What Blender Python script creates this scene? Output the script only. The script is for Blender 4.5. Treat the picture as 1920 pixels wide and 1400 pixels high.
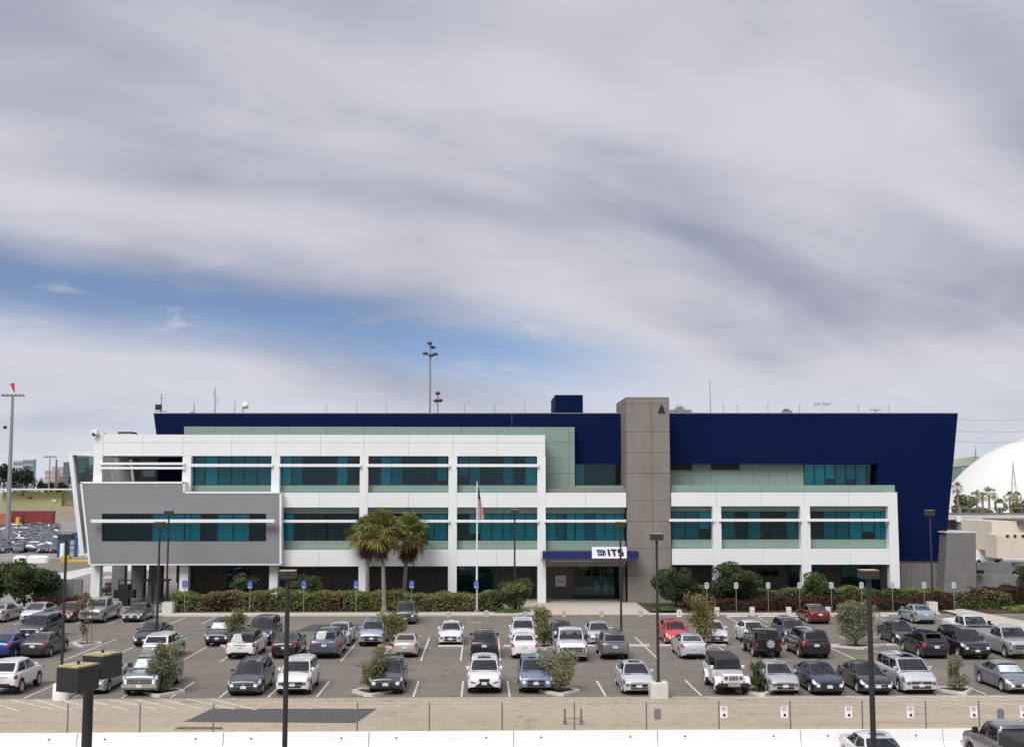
import bpy, bmesh, math, random
from mathutils import Vector, Matrix

# ------------------------------------------------------------------ camera, sky, sun, exposure
for o in list(bpy.data.objects):
    bpy.data.objects.remove(o)
scn = bpy.context.scene
COL = scn.collection
FPX, PITCH, YAW, HC = 2200.0, math.atan(220 / 2200.0), math.radians(1.35), 11.0
cam_d = bpy.data.cameras.new('camera')
cam_d.sensor_fit = 'HORIZONTAL'
cam_d.sensor_width = 36.0
cam_d.lens = 36.0 * FPX / 1920.0
cam_d.clip_start, cam_d.clip_end = 0.5, 20000.0
cam = bpy.data.objects.new('camera', cam_d)
COL.objects.link(cam)
cam.location = (0, 0, HC)
cam.rotation_euler = (math.radians(90) + PITCH, 0, -YAW)
scn.camera = cam
CAM_M = cam.rotation_euler.to_matrix()

SUN_EL, SUN_AZ = math.radians(46), math.radians(205)   # azimuth clockwise from +Y: behind the camera, a little to its left
world = bpy.data.worlds.new('World')
scn.world = world
world.use_nodes = True
sun_d = bpy.data.lights.new('sun', 'SUN')
sun_d.energy = 1.5
sun_d.angle = math.radians(32)
sun_d.color = (1.0, 0.97, 0.935)
sun = bpy.data.objects.new('sun', sun_d)
COL.objects.link(sun)
sdir = Vector((math.sin(SUN_AZ) * math.cos(SUN_EL), math.cos(SUN_AZ) * math.cos(SUN_EL), math.sin(SUN_EL)))
sun.rotation_euler = sdir.to_track_quat('Z', 'Y').to_euler()
sun.location = (0, -40, 80)
scn.view_settings.view_transform = 'Standard'
scn.view_settings.look = 'None'
scn.view_settings.gamma = 1.0
scn.view_settings.exposure = 0.92
scn.view_settings.use_curve_mapping = False
scn.cycles.use_denoising = True
scn.cycles.max_bounces = 6
scn.cycles.transparent_max_bounces = 12

SKY_STRENGTH = 0.05
CLOUD_LOC = (4.4, 9.2, 0)


def build_world():
    nt = world.node_tree
    nt.nodes.clear()
    N, Lk = nt.nodes.new, nt.links.new

    def val(sock, v):
        if isinstance(v, (int, float)):
            sock.default_value = v
        else:
            Lk(v, sock)

    def m(op, a, b=None, c=None, clamp=False):
        n = N('ShaderNodeMath')
        n.operation = op
        n.use_clamp = clamp
        val(n.inputs[0], a)
        if b is not None:
            val(n.inputs[1], b)
        if c is not None:
            val(n.inputs[2], c)
        return n.outputs[0]

    def noise(vec, scale, detail, rough=0.5, dist=0.0):
        n = N('ShaderNodeTexNoise')
        Lk(vec, n.inputs['Vector'])
        n.inputs['Scale'].default_value = scale
        n.inputs['Detail'].default_value = detail
        n.inputs['Roughness'].default_value = rough
        n.inputs['Distortion'].default_value = dist
        return n.outputs['Fac']

    def sstep(x, a, b):
        n = N('ShaderNodeMapRange')
        n.interpolation_type = 'SMOOTHSTEP'
        val(n.inputs['Value'], x)
        n.inputs['From Min'].default_value = a
        n.inputs['From Max'].default_value = b
        return n.outputs['Result']

    def mixc(f, a, b):
        n = N('ShaderNodeMix')
        n.data_type = 'RGBA'
        val(n.inputs['Factor'], f)
        for s, v in ((n.inputs['A'], a), (n.inputs['B'], b)):
            if isinstance(v, tuple):
                s.default_value = v + (1,)
            else:
                Lk(v, s)
        return n.outputs['Result']

    tc = N('ShaderNodeTexCoord')
    sep = N('ShaderNodeSeparateXYZ')
    Lk(tc.outputs['Generated'], sep.inputs[0])
    X, Y, Z = sep.outputs
    zc = m('MAXIMUM', Z, 0.0)
    # the cloud deck is a flat layer: direction / height gives a place on it
    den = m('ADD', zc, 0.15)
    u, v = m('DIVIDE', X, den), m('DIVIDE', Y, den)
    cmb = N('ShaderNodeCombineXYZ')
    Lk(u, cmb.inputs[0])
    Lk(v, cmb.inputs[1])
    plane = cmb.outputs[0]
    # softer, higher layer for the broad tones, drawn out along the wind
    den2 = m('ADD', zc, 0.33)
    cm2 = N('ShaderNodeCombineXYZ')
    Lk(m('DIVIDE', X, den2), cm2.inputs[0])
    Lk(m('DIVIDE', Y, den2), cm2.inputs[1])
    mr = N('ShaderNodeMapping')
    mr.inputs['Rotation'].default_value = (0, 0, math.radians(-27))
    Lk(cm2.outputs[0], mr.inputs['Vector'])
    mp = N('ShaderNodeMapping')
    mp.inputs['Scale'].default_value = (0.62, 1.35, 1)
    mp.inputs['Location'].default_value = CLOUD_LOC
    Lk(mr.outputs[0], mp.inputs['Vector'])
    streak = mp.outputs[0]
    big = noise(streak, 1.75, 2.0, 0.4, 0.35)
    mid = noise(streak, 4.2, 3, 0.5, 0.5)
    fine = noise(plane, 4.0, 5, 0.5, 0.5)
    # long gap between two cloud fronts
    w = noise(plane, 1.5, 5, 0.55, 0.4)
    line = m('SUBTRACT', v, m('ADD', m('MULTIPLY', u, 0.62), 3.40))
    line = m('ADD', line, m('MULTIPLY', m('SUBTRACT', w, 0.5), 0.55))
    gap = m('MULTIPLY', sstep(line, -0.34, 0.20), m('SUBTRACT', 1.0, sstep(line, 0.20, 1.10)))
    gap = m('MULTIPLY', gap, m('SUBTRACT', 1.0, m('MULTIPLY', sstep(fine, 0.56, 0.78), 0.8)))
    # the far end of the gap closes towards +u
    gap = m('MULTIPLY', gap, m('SUBTRACT', 1.0, sstep(u, 0.05, 0.85)))
    thin = sstep(big, 0.60, 0.80)
    open_ = m('MAXIMUM', gap, m('MULTIPLY', thin, 0.12))
    cover = m('SUBTRACT', 1.0, m('MULTIPLY', open_, 0.92))
    # grey undersides, pale edges
    tone = m('ADD', m('MULTIPLY', big, 0.68), m('MULTIPLY', mid, 0.25))
    tone = m('ADD', tone, m('MULTIPLY', fine, 0.07))
    t = sstep(tone, 0.26, 0.64)
    cloud = mixc(t, (0.140, 0.152, 0.212), (0.345, 0.345, 0.382))
    # overcast skies brighten from the horizon to the zenith
    lift = m('ADD', 1.0, m('MULTIPLY', sstep(zc, 0.40, 1.0), 0.75))
    # low haze over the horizon
    hz = m('SUBTRACT', 1.0, sstep(zc, 0.0, 0.14))
    sky = N('ShaderNodeTexSky')
    sky.sky_type = 'NISHITA'
    sky.sun_disc = False
    sky.sun_elevation = SUN_EL
    sky.sun_rotation = SUN_AZ
    sky.air_density = 0.7
    sky.altitude = 2600
    sky.dust_density = 0.0
    sky.ozone_density = 1.6
    sk = N('ShaderNodeVectorMath')
    sk.operation = 'SCALE'
    Lk(sky.outputs[0], sk.inputs[0])
    sk.inputs['Scale'].default_value = SKY_STRENGTH
    body = mixc(cover, sk.outputs[0], cloud)
    body = mixc(m('MULTIPLY', hz, 0.85), body, (0.352, 0.372, 0.418))
    fin = N('ShaderNodeVectorMath')
    fin.operation = 'SCALE'
    Lk(body, fin.inputs[0])
    Lk(lift, fin.inputs['Scale'])
    bg = N('ShaderNodeBackground')
    Lk(fin.outputs[0], bg.inputs['Color'])
    bg.inputs['Strength'].default_value = 1.0
    out = N('ShaderNodeOutputWorld')
    Lk(bg.outputs[0], out.inputs['Surface'])


build_world()


# ------------------------------------------------------------------ pixel -> place
def ray(px, py):
    return CAM_M @ Vector((px - 960.0, -(py - 700.0), -FPX))


def P(px, py, Y):
    """point of the vertical plane Y seen at that pixel"""
    d = ray(px, py)
    t = Y / d.y
    return Vector((d.x * t, Y, HC + d.z * t))


def G(px, py, z=0.0):
    d = ray(px, py)
    t = (z - HC) / d.z
    return Vector((d.x * t, d.y * t, z))


def XR(px, Y, py=900):
    return P(px, py, Y).x


def ZR(py, Y, px=960):
    return P(px, py, Y).z


# ------------------------------------------------------------------ materials
MATS = {}


def mat(name, col, rough=0.6, metal=0.0, spec=0.5, var=0.0, vscale=3.0, bump=0.0, bscale=60.0, coat=0.0, island=0.0, emit=None, trans=0.0, stretch=None, dirt=0.0):
    if name in MATS:
        return MATS[name]
    m = bpy.data.materials.new(name)
    MATS[name] = m
    m.use_nodes = True
    nt = m.node_tree
    b = nt.nodes['Principled BSDF']
    b.inputs['Base Color'].default_value = (*col, 1)
    b.inputs['Roughness'].default_value = rough
    b.inputs['Metallic'].default_value = metal
    b.inputs['Specular IOR Level'].default_value = spec
    if coat:
        b.inputs['Coat Weight'].default_value = coat
        b.inputs['Coat Roughness'].default_value = 0.04
    src = None
    tc = nt.nodes.new('ShaderNodeTexCoord')
    vec = tc.outputs['Object']
    if stretch:
        mp = nt.nodes.new('ShaderNodeMapping')
        mp.inputs['Scale'].default_value = stretch
        nt.links.new(vec, mp.inputs['Vector'])
        vec = mp.outputs[0]
    if var or dirt:
        n = nt.nodes.new('ShaderNodeTexNoise')
        n.inputs['Scale'].default_value = vscale
        n.inputs['Detail'].default_value = 7
        n.inputs['Roughness'].default_value = 0.62
        nt.links.new(vec, n.inputs['Vector'])
        r = nt.nodes.new('ShaderNodeMapRange')
        nt.links.new(n.outputs['Fac'], r.inputs['Value'])
        r.inputs['From Min'].default_value = 0.3
        r.inputs['From Max'].default_value = 0.7
        a = max(var, dirt)
        r.inputs['To Min'].default_value = 1 - a
        r.inputs['To Max'].default_value = 1 + (var if var else 0)
        src = r.outputs['Result']
    if island:
        g = nt.nodes.new('ShaderNodeNewGeometry')
        r = nt.nodes.new('ShaderNodeMapRange')
        nt.links.new(g.outputs['Random Per Island'], r.inputs['Value'])
        r.inputs['To Min'].default_value = 1 - island
        r.inputs['To Max'].default_value = 1 + island
        if src:
            mm = nt.nodes.new('ShaderNodeMath')
            mm.operation = 'MULTIPLY'
            nt.links.new(src, mm.inputs[0])
            nt.links.new(r.outputs['Result'], mm.inputs[1])
            src = mm.outputs[0]
        else:
            src = r.outputs['Result']
    if src:
        vm = nt.nodes.new('ShaderNodeVectorMath')
        vm.operation = 'SCALE'
        vm.inputs[0].default_value = col
        nt.links.new(src, vm.inputs['Scale'])
        nt.links.new(vm.outputs[0], b.inputs['Base Color'])
    if bump:
        n2 = nt.nodes.new('ShaderNodeTexNoise')
        n2.inputs['Scale'].default_value = bscale
        n2.inputs['Detail'].default_value = 4
        nt.links.new(vec, n2.inputs['Vector'])
        bp = nt.nodes.new('ShaderNodeBump')
        bp.inputs['Strength'].default_value = bump
        bp.inputs['Distance'].default_value = 0.02
        nt.links.new(n2.outputs['Fac'], bp.inputs['Height'])
        nt.links.new(bp.outputs[0], b.inputs['Normal'])
    if trans:
        tr = nt.nodes.new('ShaderNodeBsdfTranslucent')
        if src:
            nt.links.new(vm.outputs[0], tr.inputs['Color'])
        else:
            tr.inputs['Color'].default_value = (*col, 1)
        mx = nt.nodes.new('ShaderNodeMixShader')
        mx.inputs[0].default_value = trans
        nt.links.new(b.outputs[0], mx.inputs[1])
        nt.links.new(tr.outputs[0], mx.inputs[2])
        nt.links.new(mx.outputs[0], nt.nodes['Material Output'].inputs['Surface'])
    return m


def glass_mat(name, tint, refl=1.0):
    if name in MATS:
        return MATS[name]
    m = bpy.data.materials.new(name)
    MATS[name] = m
    m.use_nodes = True
    nt = m.node_tree
    nt.nodes.remove(nt.nodes['Principled BSDF'])
    t = nt.nodes.new('ShaderNodeBsdfTransparent')
    t.inputs[0].default_value = (*tint, 1)
    g = nt.nodes.new('ShaderNodeBsdfGlossy')
    g.inputs['Roughness'].default_value = 0.02
    g.inputs['Color'].default_value = (refl, refl, refl, 1)
    fr = nt.nodes.new('ShaderNodeFresnel')
    fr.inputs[0].default_value = 1.6
    mx = nt.nodes.new('ShaderNodeMixShader')
    nt.links.new(fr.outputs[0], mx.inputs[0])
    nt.links.new(t.outputs[0], mx.inputs[1])
    nt.links.new(g.outputs[0], mx.inputs[2])
    nt.links.new(mx.outputs[0], nt.nodes['Material Output'].inputs['Surface'])
    return m


# ------------------------------------------------------------------ mesh helper
class MB:
    def __init__(s):
        s.v, s.f = [], []

    def add(s, vs, fs):
        o = len(s.v)
        s.v += [tuple(p) for p in vs]
        s.f += [tuple(i + o for i in f) for f in fs]
        return s

    def box(s, x0, x1, y0, y1, z0, z1):
        x0, x1 = sorted((x0, x1)); y0, y1 = sorted((y0, y1)); z0, z1 = sorted((z0, z1))
        vs = [(x0, y0, z0), (x1, y0, z0), (x1, y1, z0), (x0, y1, z0), (x0, y0, z1), (x1, y0, z1), (x1, y1, z1), (x0, y1, z1)]
        return s.add(vs, [(0, 3, 2, 1), (4, 5, 6, 7), (0, 1, 5, 4), (1, 2, 6, 5), (2, 3, 7, 6), (3, 0, 4, 7)])

    def bbox(s, x0, x1, y0, y1, z0, z1, b=0.02):
        """box with chamfered vertical and top edges"""
        def ring(i, z):
            return [(x0 + i + b, y0 + i, z), (x1 - i - b, y0 + i, z), (x1 - i, y0 + i + b, z), (x1 - i, y1 - i - b, z),
                    (x1 - i - b, y1 - i, z), (x0 + i + b, y1 - i, z), (x0 + i, y1 - i - b, z), (x0 + i, y0 + i + b, z)]
        vs = ring(0, z0) + ring(0, z1 - b) + ring(b, z1)
        fs = [tuple(range(7, -1, -1)), tuple(range(16, 24))]
        for k in range(2):
            for i in range(8):
                j = (i + 1) % 8
                fs.append((k * 8 + i, k * 8 + j, k * 8 + 8 + j, k * 8 + 8 + i))
        return s.add(vs, fs)

    def prism(s, pts, d):
        """polygon (list of Vector) pushed along vector d"""
        n = len(pts)
        d = Vector(d)
        vs = [Vector(p) for p in pts] + [Vector(p) + d for p in pts]
        fs = [tuple(range(n)), tuple(range(2 * n - 1, n - 1, -1))]
        for i in range(n):
            j = (i + 1) % n
            fs.append((j, i, n + i, n + j))
        return s.add(vs, fs)

    def tube(s, a, b, r0, r1=None, n=8, cap=True):
        a, b = Vector(a), Vector(b)
        r1 = r0 if r1 is None else r1
        d = (b - a)
        if d.length < 1e-6:
            return s
        d.normalize()
        q = d.orthogonal().normalized()
        w = d.cross(q)
        vs = []
        for c, r in ((a, r0), (b, r1)):
            for i in range(n):
                t = 2 * math.pi * i / n
                vs.append(c + (q * math.cos(t) + w * math.sin(t)) * r)
        fs = [(i, (i + 1) % n, n + (i + 1) % n, n + i) for i in range(n)]
        if cap:
            fs += [tuple(range(n - 1, -1, -1)), tuple(range(n, 2 * n))]
        return s.add(vs, fs)

    def path(s, pts, rs, n=7):
        for i in range(len(pts) - 1):
            s.tube(pts[i], pts[i + 1], rs[i], rs[i + 1], n)
        return s

    def lathe(s, prof, n=16, c=(0, 0, 0), axis='z'):
        vs, fs = [], []
        for r, h in prof:
            for i in range(n):
                t = 2 * math.pi * i / n
                if axis == 'z':
                    vs.append((c[0] + r * math.cos(t), c[1] + r * math.sin(t), c[2] + h))
                else:
                    vs.append((c[0] + h, c[1] + r * math.cos(t), c[2] + r * math.sin(t)))
        for k in range(len(prof) - 1):
            for i in range(n):
                j = (i + 1) % n
                fs.append((k * n + i, k * n + j, (k + 1) * n + j, (k + 1) * n + i))
        fs.append(tuple(range(n - 1, -1, -1)))
        fs.append(tuple(range((len(prof) - 1) * n, len(prof) * n)))
        return s.add(vs, fs)

    def grid(s, rows):
        n = len(rows[0])
        vs = [p for r in rows for p in r]
        fs = []
        for i in range(len(rows) - 1):
            for j in range(n - 1):
                fs.append((i * n + j, i * n + j + 1, (i + 1) * n + j + 1, (i + 1) * n + j))
        return s.add(vs, fs)

    def ball(s, c, rx, ry, rz, nu=10, nv=6):
        rows = []
        for i in range(nv + 1):
            a = -math.pi / 2 + math.pi * i / nv
            rows.append([(c[0] + rx * math.cos(a) * math.cos(2 * math.pi * j / nu), c[1] + ry * math.cos(a) * math.sin(2 * math.pi * j / nu), c[2] + rz * math.sin(a)) for j in range(nu + 1)])
        return s.grid(rows)

    def mesh(s, name, smooth=False, angle=40, merge=False):
        me = bpy.data.meshes.new(name)
        me.from_pydata(s.v, [], s.f)
        if merge or smooth:
            bm = bmesh.new()
            bm.from_mesh(me)
            bmesh.ops.remove_doubles(bm, verts=bm.verts, dist=0.0005)
            bmesh.ops.recalc_face_normals(bm, faces=bm.faces)
            bm.to_mesh(me)
            bm.free()
        if smooth:
            me.shade_smooth()
            me.set_sharp_from_angle(angle=math.radians(angle))
        me.update()
        return me

    def obj(s, name, m, parent=None, smooth=False, angle=40, local=False):
        me = s.mesh(name, smooth, angle)
        me.materials.append(m)
        o = bpy.data.objects.new(name, me)
        COL.objects.link(o)
        if parent is not None:
            o.parent = parent
            if not local:
                w = Vector((0, 0, 0))
                p = parent
                while p is not None:
                    w += p.location
                    p = p.parent
                o.location = -w
        return o


def tag(o, label, cat, group=None, kind=None):
    if label:
        o['label'] = label
    if cat:
        o['category'] = cat
    if group:
        o['group'] = group
    if kind:
        o['kind'] = kind
    return o


def thing(name, label, cat, loc=(0, 0, 0), rz=0.0, group=None):
    o = bpy.data.objects.new(name, None)
    o.empty_display_size = 0.2
    COL.objects.link(o)
    o.location = loc
    o.rotation_euler = (0, 0, rz)
    return tag(o, label, cat, group)


def struct(o):
    o['kind'] = 'structure'
    return o


def lerp(a, b, t):
    return a + (b - a) * t


def interp(cp, x):
    if x <= cp[0][0]:
        return cp[0][1]
    for (a, b), (c, d) in zip(cp, cp[1:]):
        if x <= c:
            return b + (d - b) * (x - a) / (c - a)
    return cp[-1][1]

# ------------------------------------------------------------------ shared materials
M_WHITE = mat('white_wall_panel', (0.752, 0.765, 0.760), 0.55, spec=0.3, var=0.03, vscale=0.35, stretch=(1, 1, 0.25))
M_WHITE2 = mat('white_metal', (0.80, 0.80, 0.80), 0.4, spec=0.4)
M_BLUE = mat('navy_cladding', (0.0006, 0.0078, 0.047), 0.62, spec=0.09, var=0.05, vscale=0.3)
M_MINT = mat('sage_panel', (0.215, 0.30, 0.255), 0.5, spec=0.3, var=0.035, vscale=0.5)
M_GREYBOX = mat('grey_metal_panel', (0.225, 0.235, 0.24), 0.5, spec=0.35, var=0.04, vscale=0.3)
M_CONC = mat('tower_concrete', (0.215, 0.195, 0.172), 0.85, var=0.10, vscale=0.7, bump=0.15, bscale=14, stretch=(1, 1, 0.5))
M_CONC2 = mat('grey_concrete_block', (0.175, 0.168, 0.16), 0.85, var=0.08, vscale=0.8, bump=0.15, bscale=12)
M_JOINT = mat('joint', (0.045, 0.043, 0.04), 0.9)
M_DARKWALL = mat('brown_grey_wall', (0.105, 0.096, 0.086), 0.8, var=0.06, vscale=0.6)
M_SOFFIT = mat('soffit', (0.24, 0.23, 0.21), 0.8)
M_FRAME = mat('dark_window_frame', (0.012, 0.022, 0.025), 0.35)
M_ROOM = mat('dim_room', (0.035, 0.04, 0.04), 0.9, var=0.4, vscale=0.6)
M_BLIND = mat('pale_blind', (0.86, 0.87, 0.86), 0.8, var=0.05, vscale=2)
M_BLIND2 = mat('grey_blind', (0.46, 0.47, 0.48), 0.8, var=0.15, vscale=1)
M_GLASS = glass_mat('teal_window_glass', (0.18, 0.84, 0.90), 0.6)
M_GLASSD = glass_mat('clear_green_glass', (0.55, 0.72, 0.66), 0.8)
M_BLACKM = mat('black_metal', (0.012, 0.012, 0.013), 0.4)
M_GREYM = mat('galvanised_metal', (0.32, 0.33, 0.34), 0.45, metal=0.6)
M_ASPH = None


# ------------------------------------------------------------------ ground
def ground_mat(name, col, patch, crack=0.0, streak=True, scale=0.10, grain=0.10):
    m = bpy.data.materials.new(name)
    MATS[name] = m
    m.use_nodes = True
    nt = m.node_tree
    N, Lk = nt.nodes.new, nt.links.new
    b = nt.nodes['Principled BSDF']
    b.inputs['Roughness'].default_value = 0.9
    b.inputs['Specular IOR Level'].default_value = 0.25
    tc = N('ShaderNodeTexCoord')
    facs = []

    def nz(sc, det, lo, hi, st=None, rough=0.6, a=0.3, z=0.7):
        v = tc.outputs['Object']
        if st:
            mp = N('ShaderNodeMapping')
            mp.inputs['Scale'].default_value = st
            Lk(v, mp.inputs['Vector'])
            v = mp.outputs[0]
        n = N('ShaderNodeTexNoise')
        n.inputs['Scale'].default_value = sc
        n.inputs['Detail'].default_value = det
        n.inputs['Roughness'].default_value = rough
        Lk(v, n.inputs['Vector'])
        r = N('ShaderNodeMapRange')
        r.inputs['From Min'].default_value = a
        r.inputs['From Max'].default_value = z
        r.inputs['To Min'].default_value = lo
        r.inputs['To Max'].default_value = hi
        Lk(n.outputs['Fac'], r.inputs['Value'])
        facs.append(r.outputs['Result'])

    nz(scale, 5, 1 - patch, 1 + patch)
    nz(9.0, 6, 1 - grain, 1 + grain)
    nz(0.9, 6, 0.94, 1.06)
    if streak:   # tyre wear along the aisles, oil drips
        nz(0.35, 5, 0.90, 1.09, st=(0.12, 1.6, 1))
        nz(0.75, 3, 0.70, 1.0, a=0.28, z=0.42)
    if crack:
        vo = N('ShaderNodeTexVoronoi')
        vo.feature = 'DISTANCE_TO_EDGE'
        vo.inputs['Scale'].default_value = 0.12
        dn = N('ShaderNodeTexNoise')
        dn.inputs['Scale'].default_value = 0.8
        dn.inputs['Detail'].default_value = 4
        Lk(tc.outputs['Object'], dn.inputs['Vector'])
        ad = N('ShaderNodeVectorMath')
        ad.operation = 'MULTIPLY_ADD'
        Lk(dn.outputs['Color'], ad.inputs[0])
        ad.inputs[1].default_value = (2.5, 2.5, 0)
        Lk(tc.outputs['Object'], ad.inputs[2])
        Lk(ad.outputs[0], vo.inputs['Vector'])
        r = N('ShaderNodeMapRange')
        r.inputs['From Max'].default_value = 0.006
        r.inputs['To Min'].default_value = 1 - crack
        r.inputs['To Max'].default_value = 1
        Lk(vo.outputs['Distance'], r.inputs['Value'])
        facs.append(r.outputs['Result'])
    f = facs[0]
    for g in facs[1:]:
        mm = N('ShaderNodeMath')
        mm.operation = 'MULTIPLY'
        Lk(f, mm.inputs[0])
        Lk(g, mm.inputs[1])
        f = mm.outputs[0]
    vm = N('ShaderNodeVectorMath')
    vm.operation = 'SCALE'
    vm.inputs[0].default_value = col
    Lk(f, vm.inputs['Scale'])
    Lk(vm.outputs[0], b.inputs['Base Color'])
    n2 = N('ShaderNodeTexNoise')
    n2.inputs['Scale'].default_value = 40
    Lk(tc.outputs['Object'], n2.inputs['Vector'])
    bp = N('ShaderNodeBump')
    bp.inputs['Strength'].default_value = 0.3
    bp.inputs['Distance'].default_value = 0.01
    Lk(n2.outputs['Fac'], bp.inputs['Height'])
    Lk(bp.outputs[0], b.inputs['Normal'])
    return m


M_ASPH = ground_mat('worn_asphalt', (0.186, 0.166, 0.136), 0.10, crack=0.35)
M_PATCH = ground_mat('new_asphalt', (0.085, 0.085, 0.088), 0.06, streak=False)
M_GCONC = ground_mat('tan_concrete', (0.40, 0.335, 0.245), 0.07, crack=0.2, streak=True, grain=0.05)
M_YARD = ground_mat('yard_ground', (0.255, 0.238, 0.215), 0.15, streak=False, scale=0.03)
M_WALK = ground_mat('pale_pavement', (0.50, 0.45, 0.375), 0.06, streak=False, grain=0.05)
M_PALE = ground_mat('white_concrete', (0.56, 0.54, 0.50), 0.08, streak=False)
M_SOIL = ground_mat('planting_soil', (0.070, 0.052, 0.036), 0.3, streak=False, scale=1.5, grain=0.3)
M_KERB = mat('kerb_concrete', (0.58, 0.555, 0.50), 0.85, var=0.10, vscale=2.0)
M_REDKERB = mat('red_kerb', (0.30, 0.185, 0.145), 0.8, var=0.15, vscale=2.0)


def paint_mat(name, col, wear):
    m = mat(name, col, 0.7, var=0.08, vscale=1.5)
    nt = m.node_tree
    b = nt.nodes['Principled BSDF']
    tc = nt.nodes.new('ShaderNodeTexCoord')
    n = nt.nodes.new('ShaderNodeTexNoise')
    n.inputs['Scale'].default_value = 4.0
    n.inputs['Detail'].default_value = 8
    n.inputs['Roughness'].default_value = 0.75
    nt.links.new(tc.outputs['Object'], n.inputs['Vector'])
    r = nt.nodes.new('ShaderNodeMapRange')
    r.inputs['From Min'].default_value = wear - 0.07
    r.inputs['From Max'].default_value = wear + 0.07
    nt.links.new(n.outputs['Fac'], r.inputs['Value'])
    nt.links.new(r.outputs['Result'], b.inputs['Alpha'])
    return m


M_LINE = paint_mat('white_road_paint', (0.62, 0.59, 0.54), 0.36)
M_LINEW = paint_mat('worn_white_paint', (0.58, 0.52, 0.45), 0.47)
M_YLINE = paint_mat('worn_yellow_paint', (0.52, 0.40, 0.15), 0.48)


def sheet(name, pts, m, z):
    mb = MB()
    mb.add([(p[0], p[1], z) for p in pts], [tuple(range(len(pts)))])
    o = mb.obj(name, m)
    me = o.data
    if me.polygons[0].normal.z < 0:
        me.flip_normals()
    return struct(o)


sheet('ground', [(-3000, -400), (3000, -400), (3000, 6000), (-3000, 6000)], M_YARD, 0.0)
LOT_N, LOT_F = 64.3, 105.4
sheet('parking_lot', [(-80, LOT_N), (80, LOT_N), (80, LOT_F), (-80, LOT_F)], M_ASPH, 0.012)
sheet('concrete_strip', [(-80, 49.0), (80, 49.0), (80, LOT_N), (-80, LOT_N)], M_GCONC, 0.008)
sheet('near_road', [(-80, 5), (80, 5), (80, 49.0), (-80, 49.0)], M_ASPH, 0.004)
sheet('asphalt_patch', [G(345, 1353)[:2], G(398, 1328)[:2], G(707, 1328)[:2], G(668, 1355)[:2]], M_PATCH, 0.014)
sheet('asphalt_patch', [G(325, 1367)[:2], G(335, 1362.5)[:2], G(415, 1362.5)[:2], G(420, 1367)[:2]], M_PATCH, 0.014)
# darker resurfaced bands in the aisle
sheet('asphalt_patch', [G(553, 1184)[:2], G(585, 1170)[:2], G(690, 1170)[:2], G(668, 1184)[:2]], M_PATCH, 0.016)


def strip(name, a, b, w, m, z):
    a, b = Vector((a[0], a[1])), Vector((b[0], b[1]))
    d = (b - a).normalized()
    n = Vector((-d.y, d.x)) * w / 2
    return sheet(name, [a + n, a - n, b - n, b + n], m, z)


# stall lines; row A front, B/C double row, D along the hedges
STALL = 2.59
XL0 = G(867, 1290).x
for k in range(-14, 15):
    x = XL0 + k * STALL
    if abs(x) < 36:
        strip('stall_line', (x, 64.5), (x, 69.7), 0.11, M_LINE, 0.018)
XB0 = G(797, 1217).x
for k in range(-17, 18):
    x = XB0 + k * STALL
    if abs(x) < 44:
        strip('stall_line', (x, 77.9), (x, 90.0), 0.11, M_LINE, 0.018)
strip('stall_line', (-40, 84.1), (42, 84.1), 0.10, M_LINEW, 0.020)
XD0 = G(1380, 1165).x
for k in range(-1, 9):
    x = XD0 + k * STALL
    strip('stall_line', (x, 99.6), (x, 104.6), 0.11, M_LINE, 0.018)
for k in range(7):
    x = G(60, 1160).x + k * STALL
    strip('stall_line', (x, 99.8), (x, 104.8), 0.10, M_LINE, 0.018)
strip('stall_line', G(876, 1167), G(905, 1167), 0.5, M_LINEW, 0.019)
# hatching in the gutter
hv = G(109, 1326) - G(34, 1305)
random.seed(5)
for k in range(-3, 46):
    x0 = G(34, 1305).x + k * 1.31
    if x0 < 36:
        s = Vector((x0 + random.uniform(-.08, .08), 64.15))
        e = Vector((x0 + hv.x * random.uniform(.85, 1.0), 64.15 + hv.y * random.uniform(.85, 1.0)))
        strip('hatch_line', s, e, 0.13, M_LINE if (k < 9 or k > 33) else M_LINEW, 0.016)
strip('gutter_line', (-34, 64.22), (36, 64.22), 0.12, M_LINEW, 0.019)
strip('gutter_line', (12, 63.95), (36, 63.95), 0.55, mat('pale_gutter', (0.46, 0.40, 0.33), 0.9, var=0.2, vscale=1.2), 0.0125)
strip('yellow_line', (-40, 56.9), (40, 56.9), 0.16, M_YLINE, 0.016)
strip('yellow_line', (-40, 56.35), (40, 56.35), 0.12, paint_mat('very_worn_yellow_paint', (0.46, 0.36, 0.17), 0.56), 0.017)

# kerbs, pavements, planting beds
PLX0, PLX1 = G(972, 1155).x, G(1231, 1160).x


def slab(name, x0, x1, y0, y1, z0, z1, m, bev=0.02):
    return struct(MB().bbox(x0, x1, y0, y1, z0, z1, bev).obj(name, m))


slab('pavement', G(300, 1150).x, PLX0, 105.4, 107.6, 0, 0.14, M_WALK)
slab('planting_bed', G(318, 1140).x, PLX0 - 1.2, 107.6, 117, 0, 0.10, M_SOIL)
slab('plaza', PLX0, PLX1, 105.0, 121, 0, 0.15, M_WALK)
slab('red_kerb', PLX0, PLX1 + 0.3, 104.85, 105.0, 0, 0.15, M_REDKERB)
slab('planting_bed', PLX1, 75, 106.2, 116.5, 0, 0.12, M_SOIL)
slab('kerb', PLX1, G(1760, 1150).x, 106.0, 106.2, 0, 0.15, M_KERB)
slab('pavement', -60, G(300, 1150).x, 105.4, 107.0, 0, 0.13, M_WALK)
slab('planting_bed', -70, G(160, 1125).x, 107.0, 111.5, 0, 0.10, M_SOIL)
# pale path sweeping up on the right, grass behind it
sheet('path', [G(1755, 1143)[:2], G(1800, 1143)[:2], G(1960, 1175)[:2], G(1960, 1192)[:2], G(1880, 1178)[:2]], M_WALK, 0.16)
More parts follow.
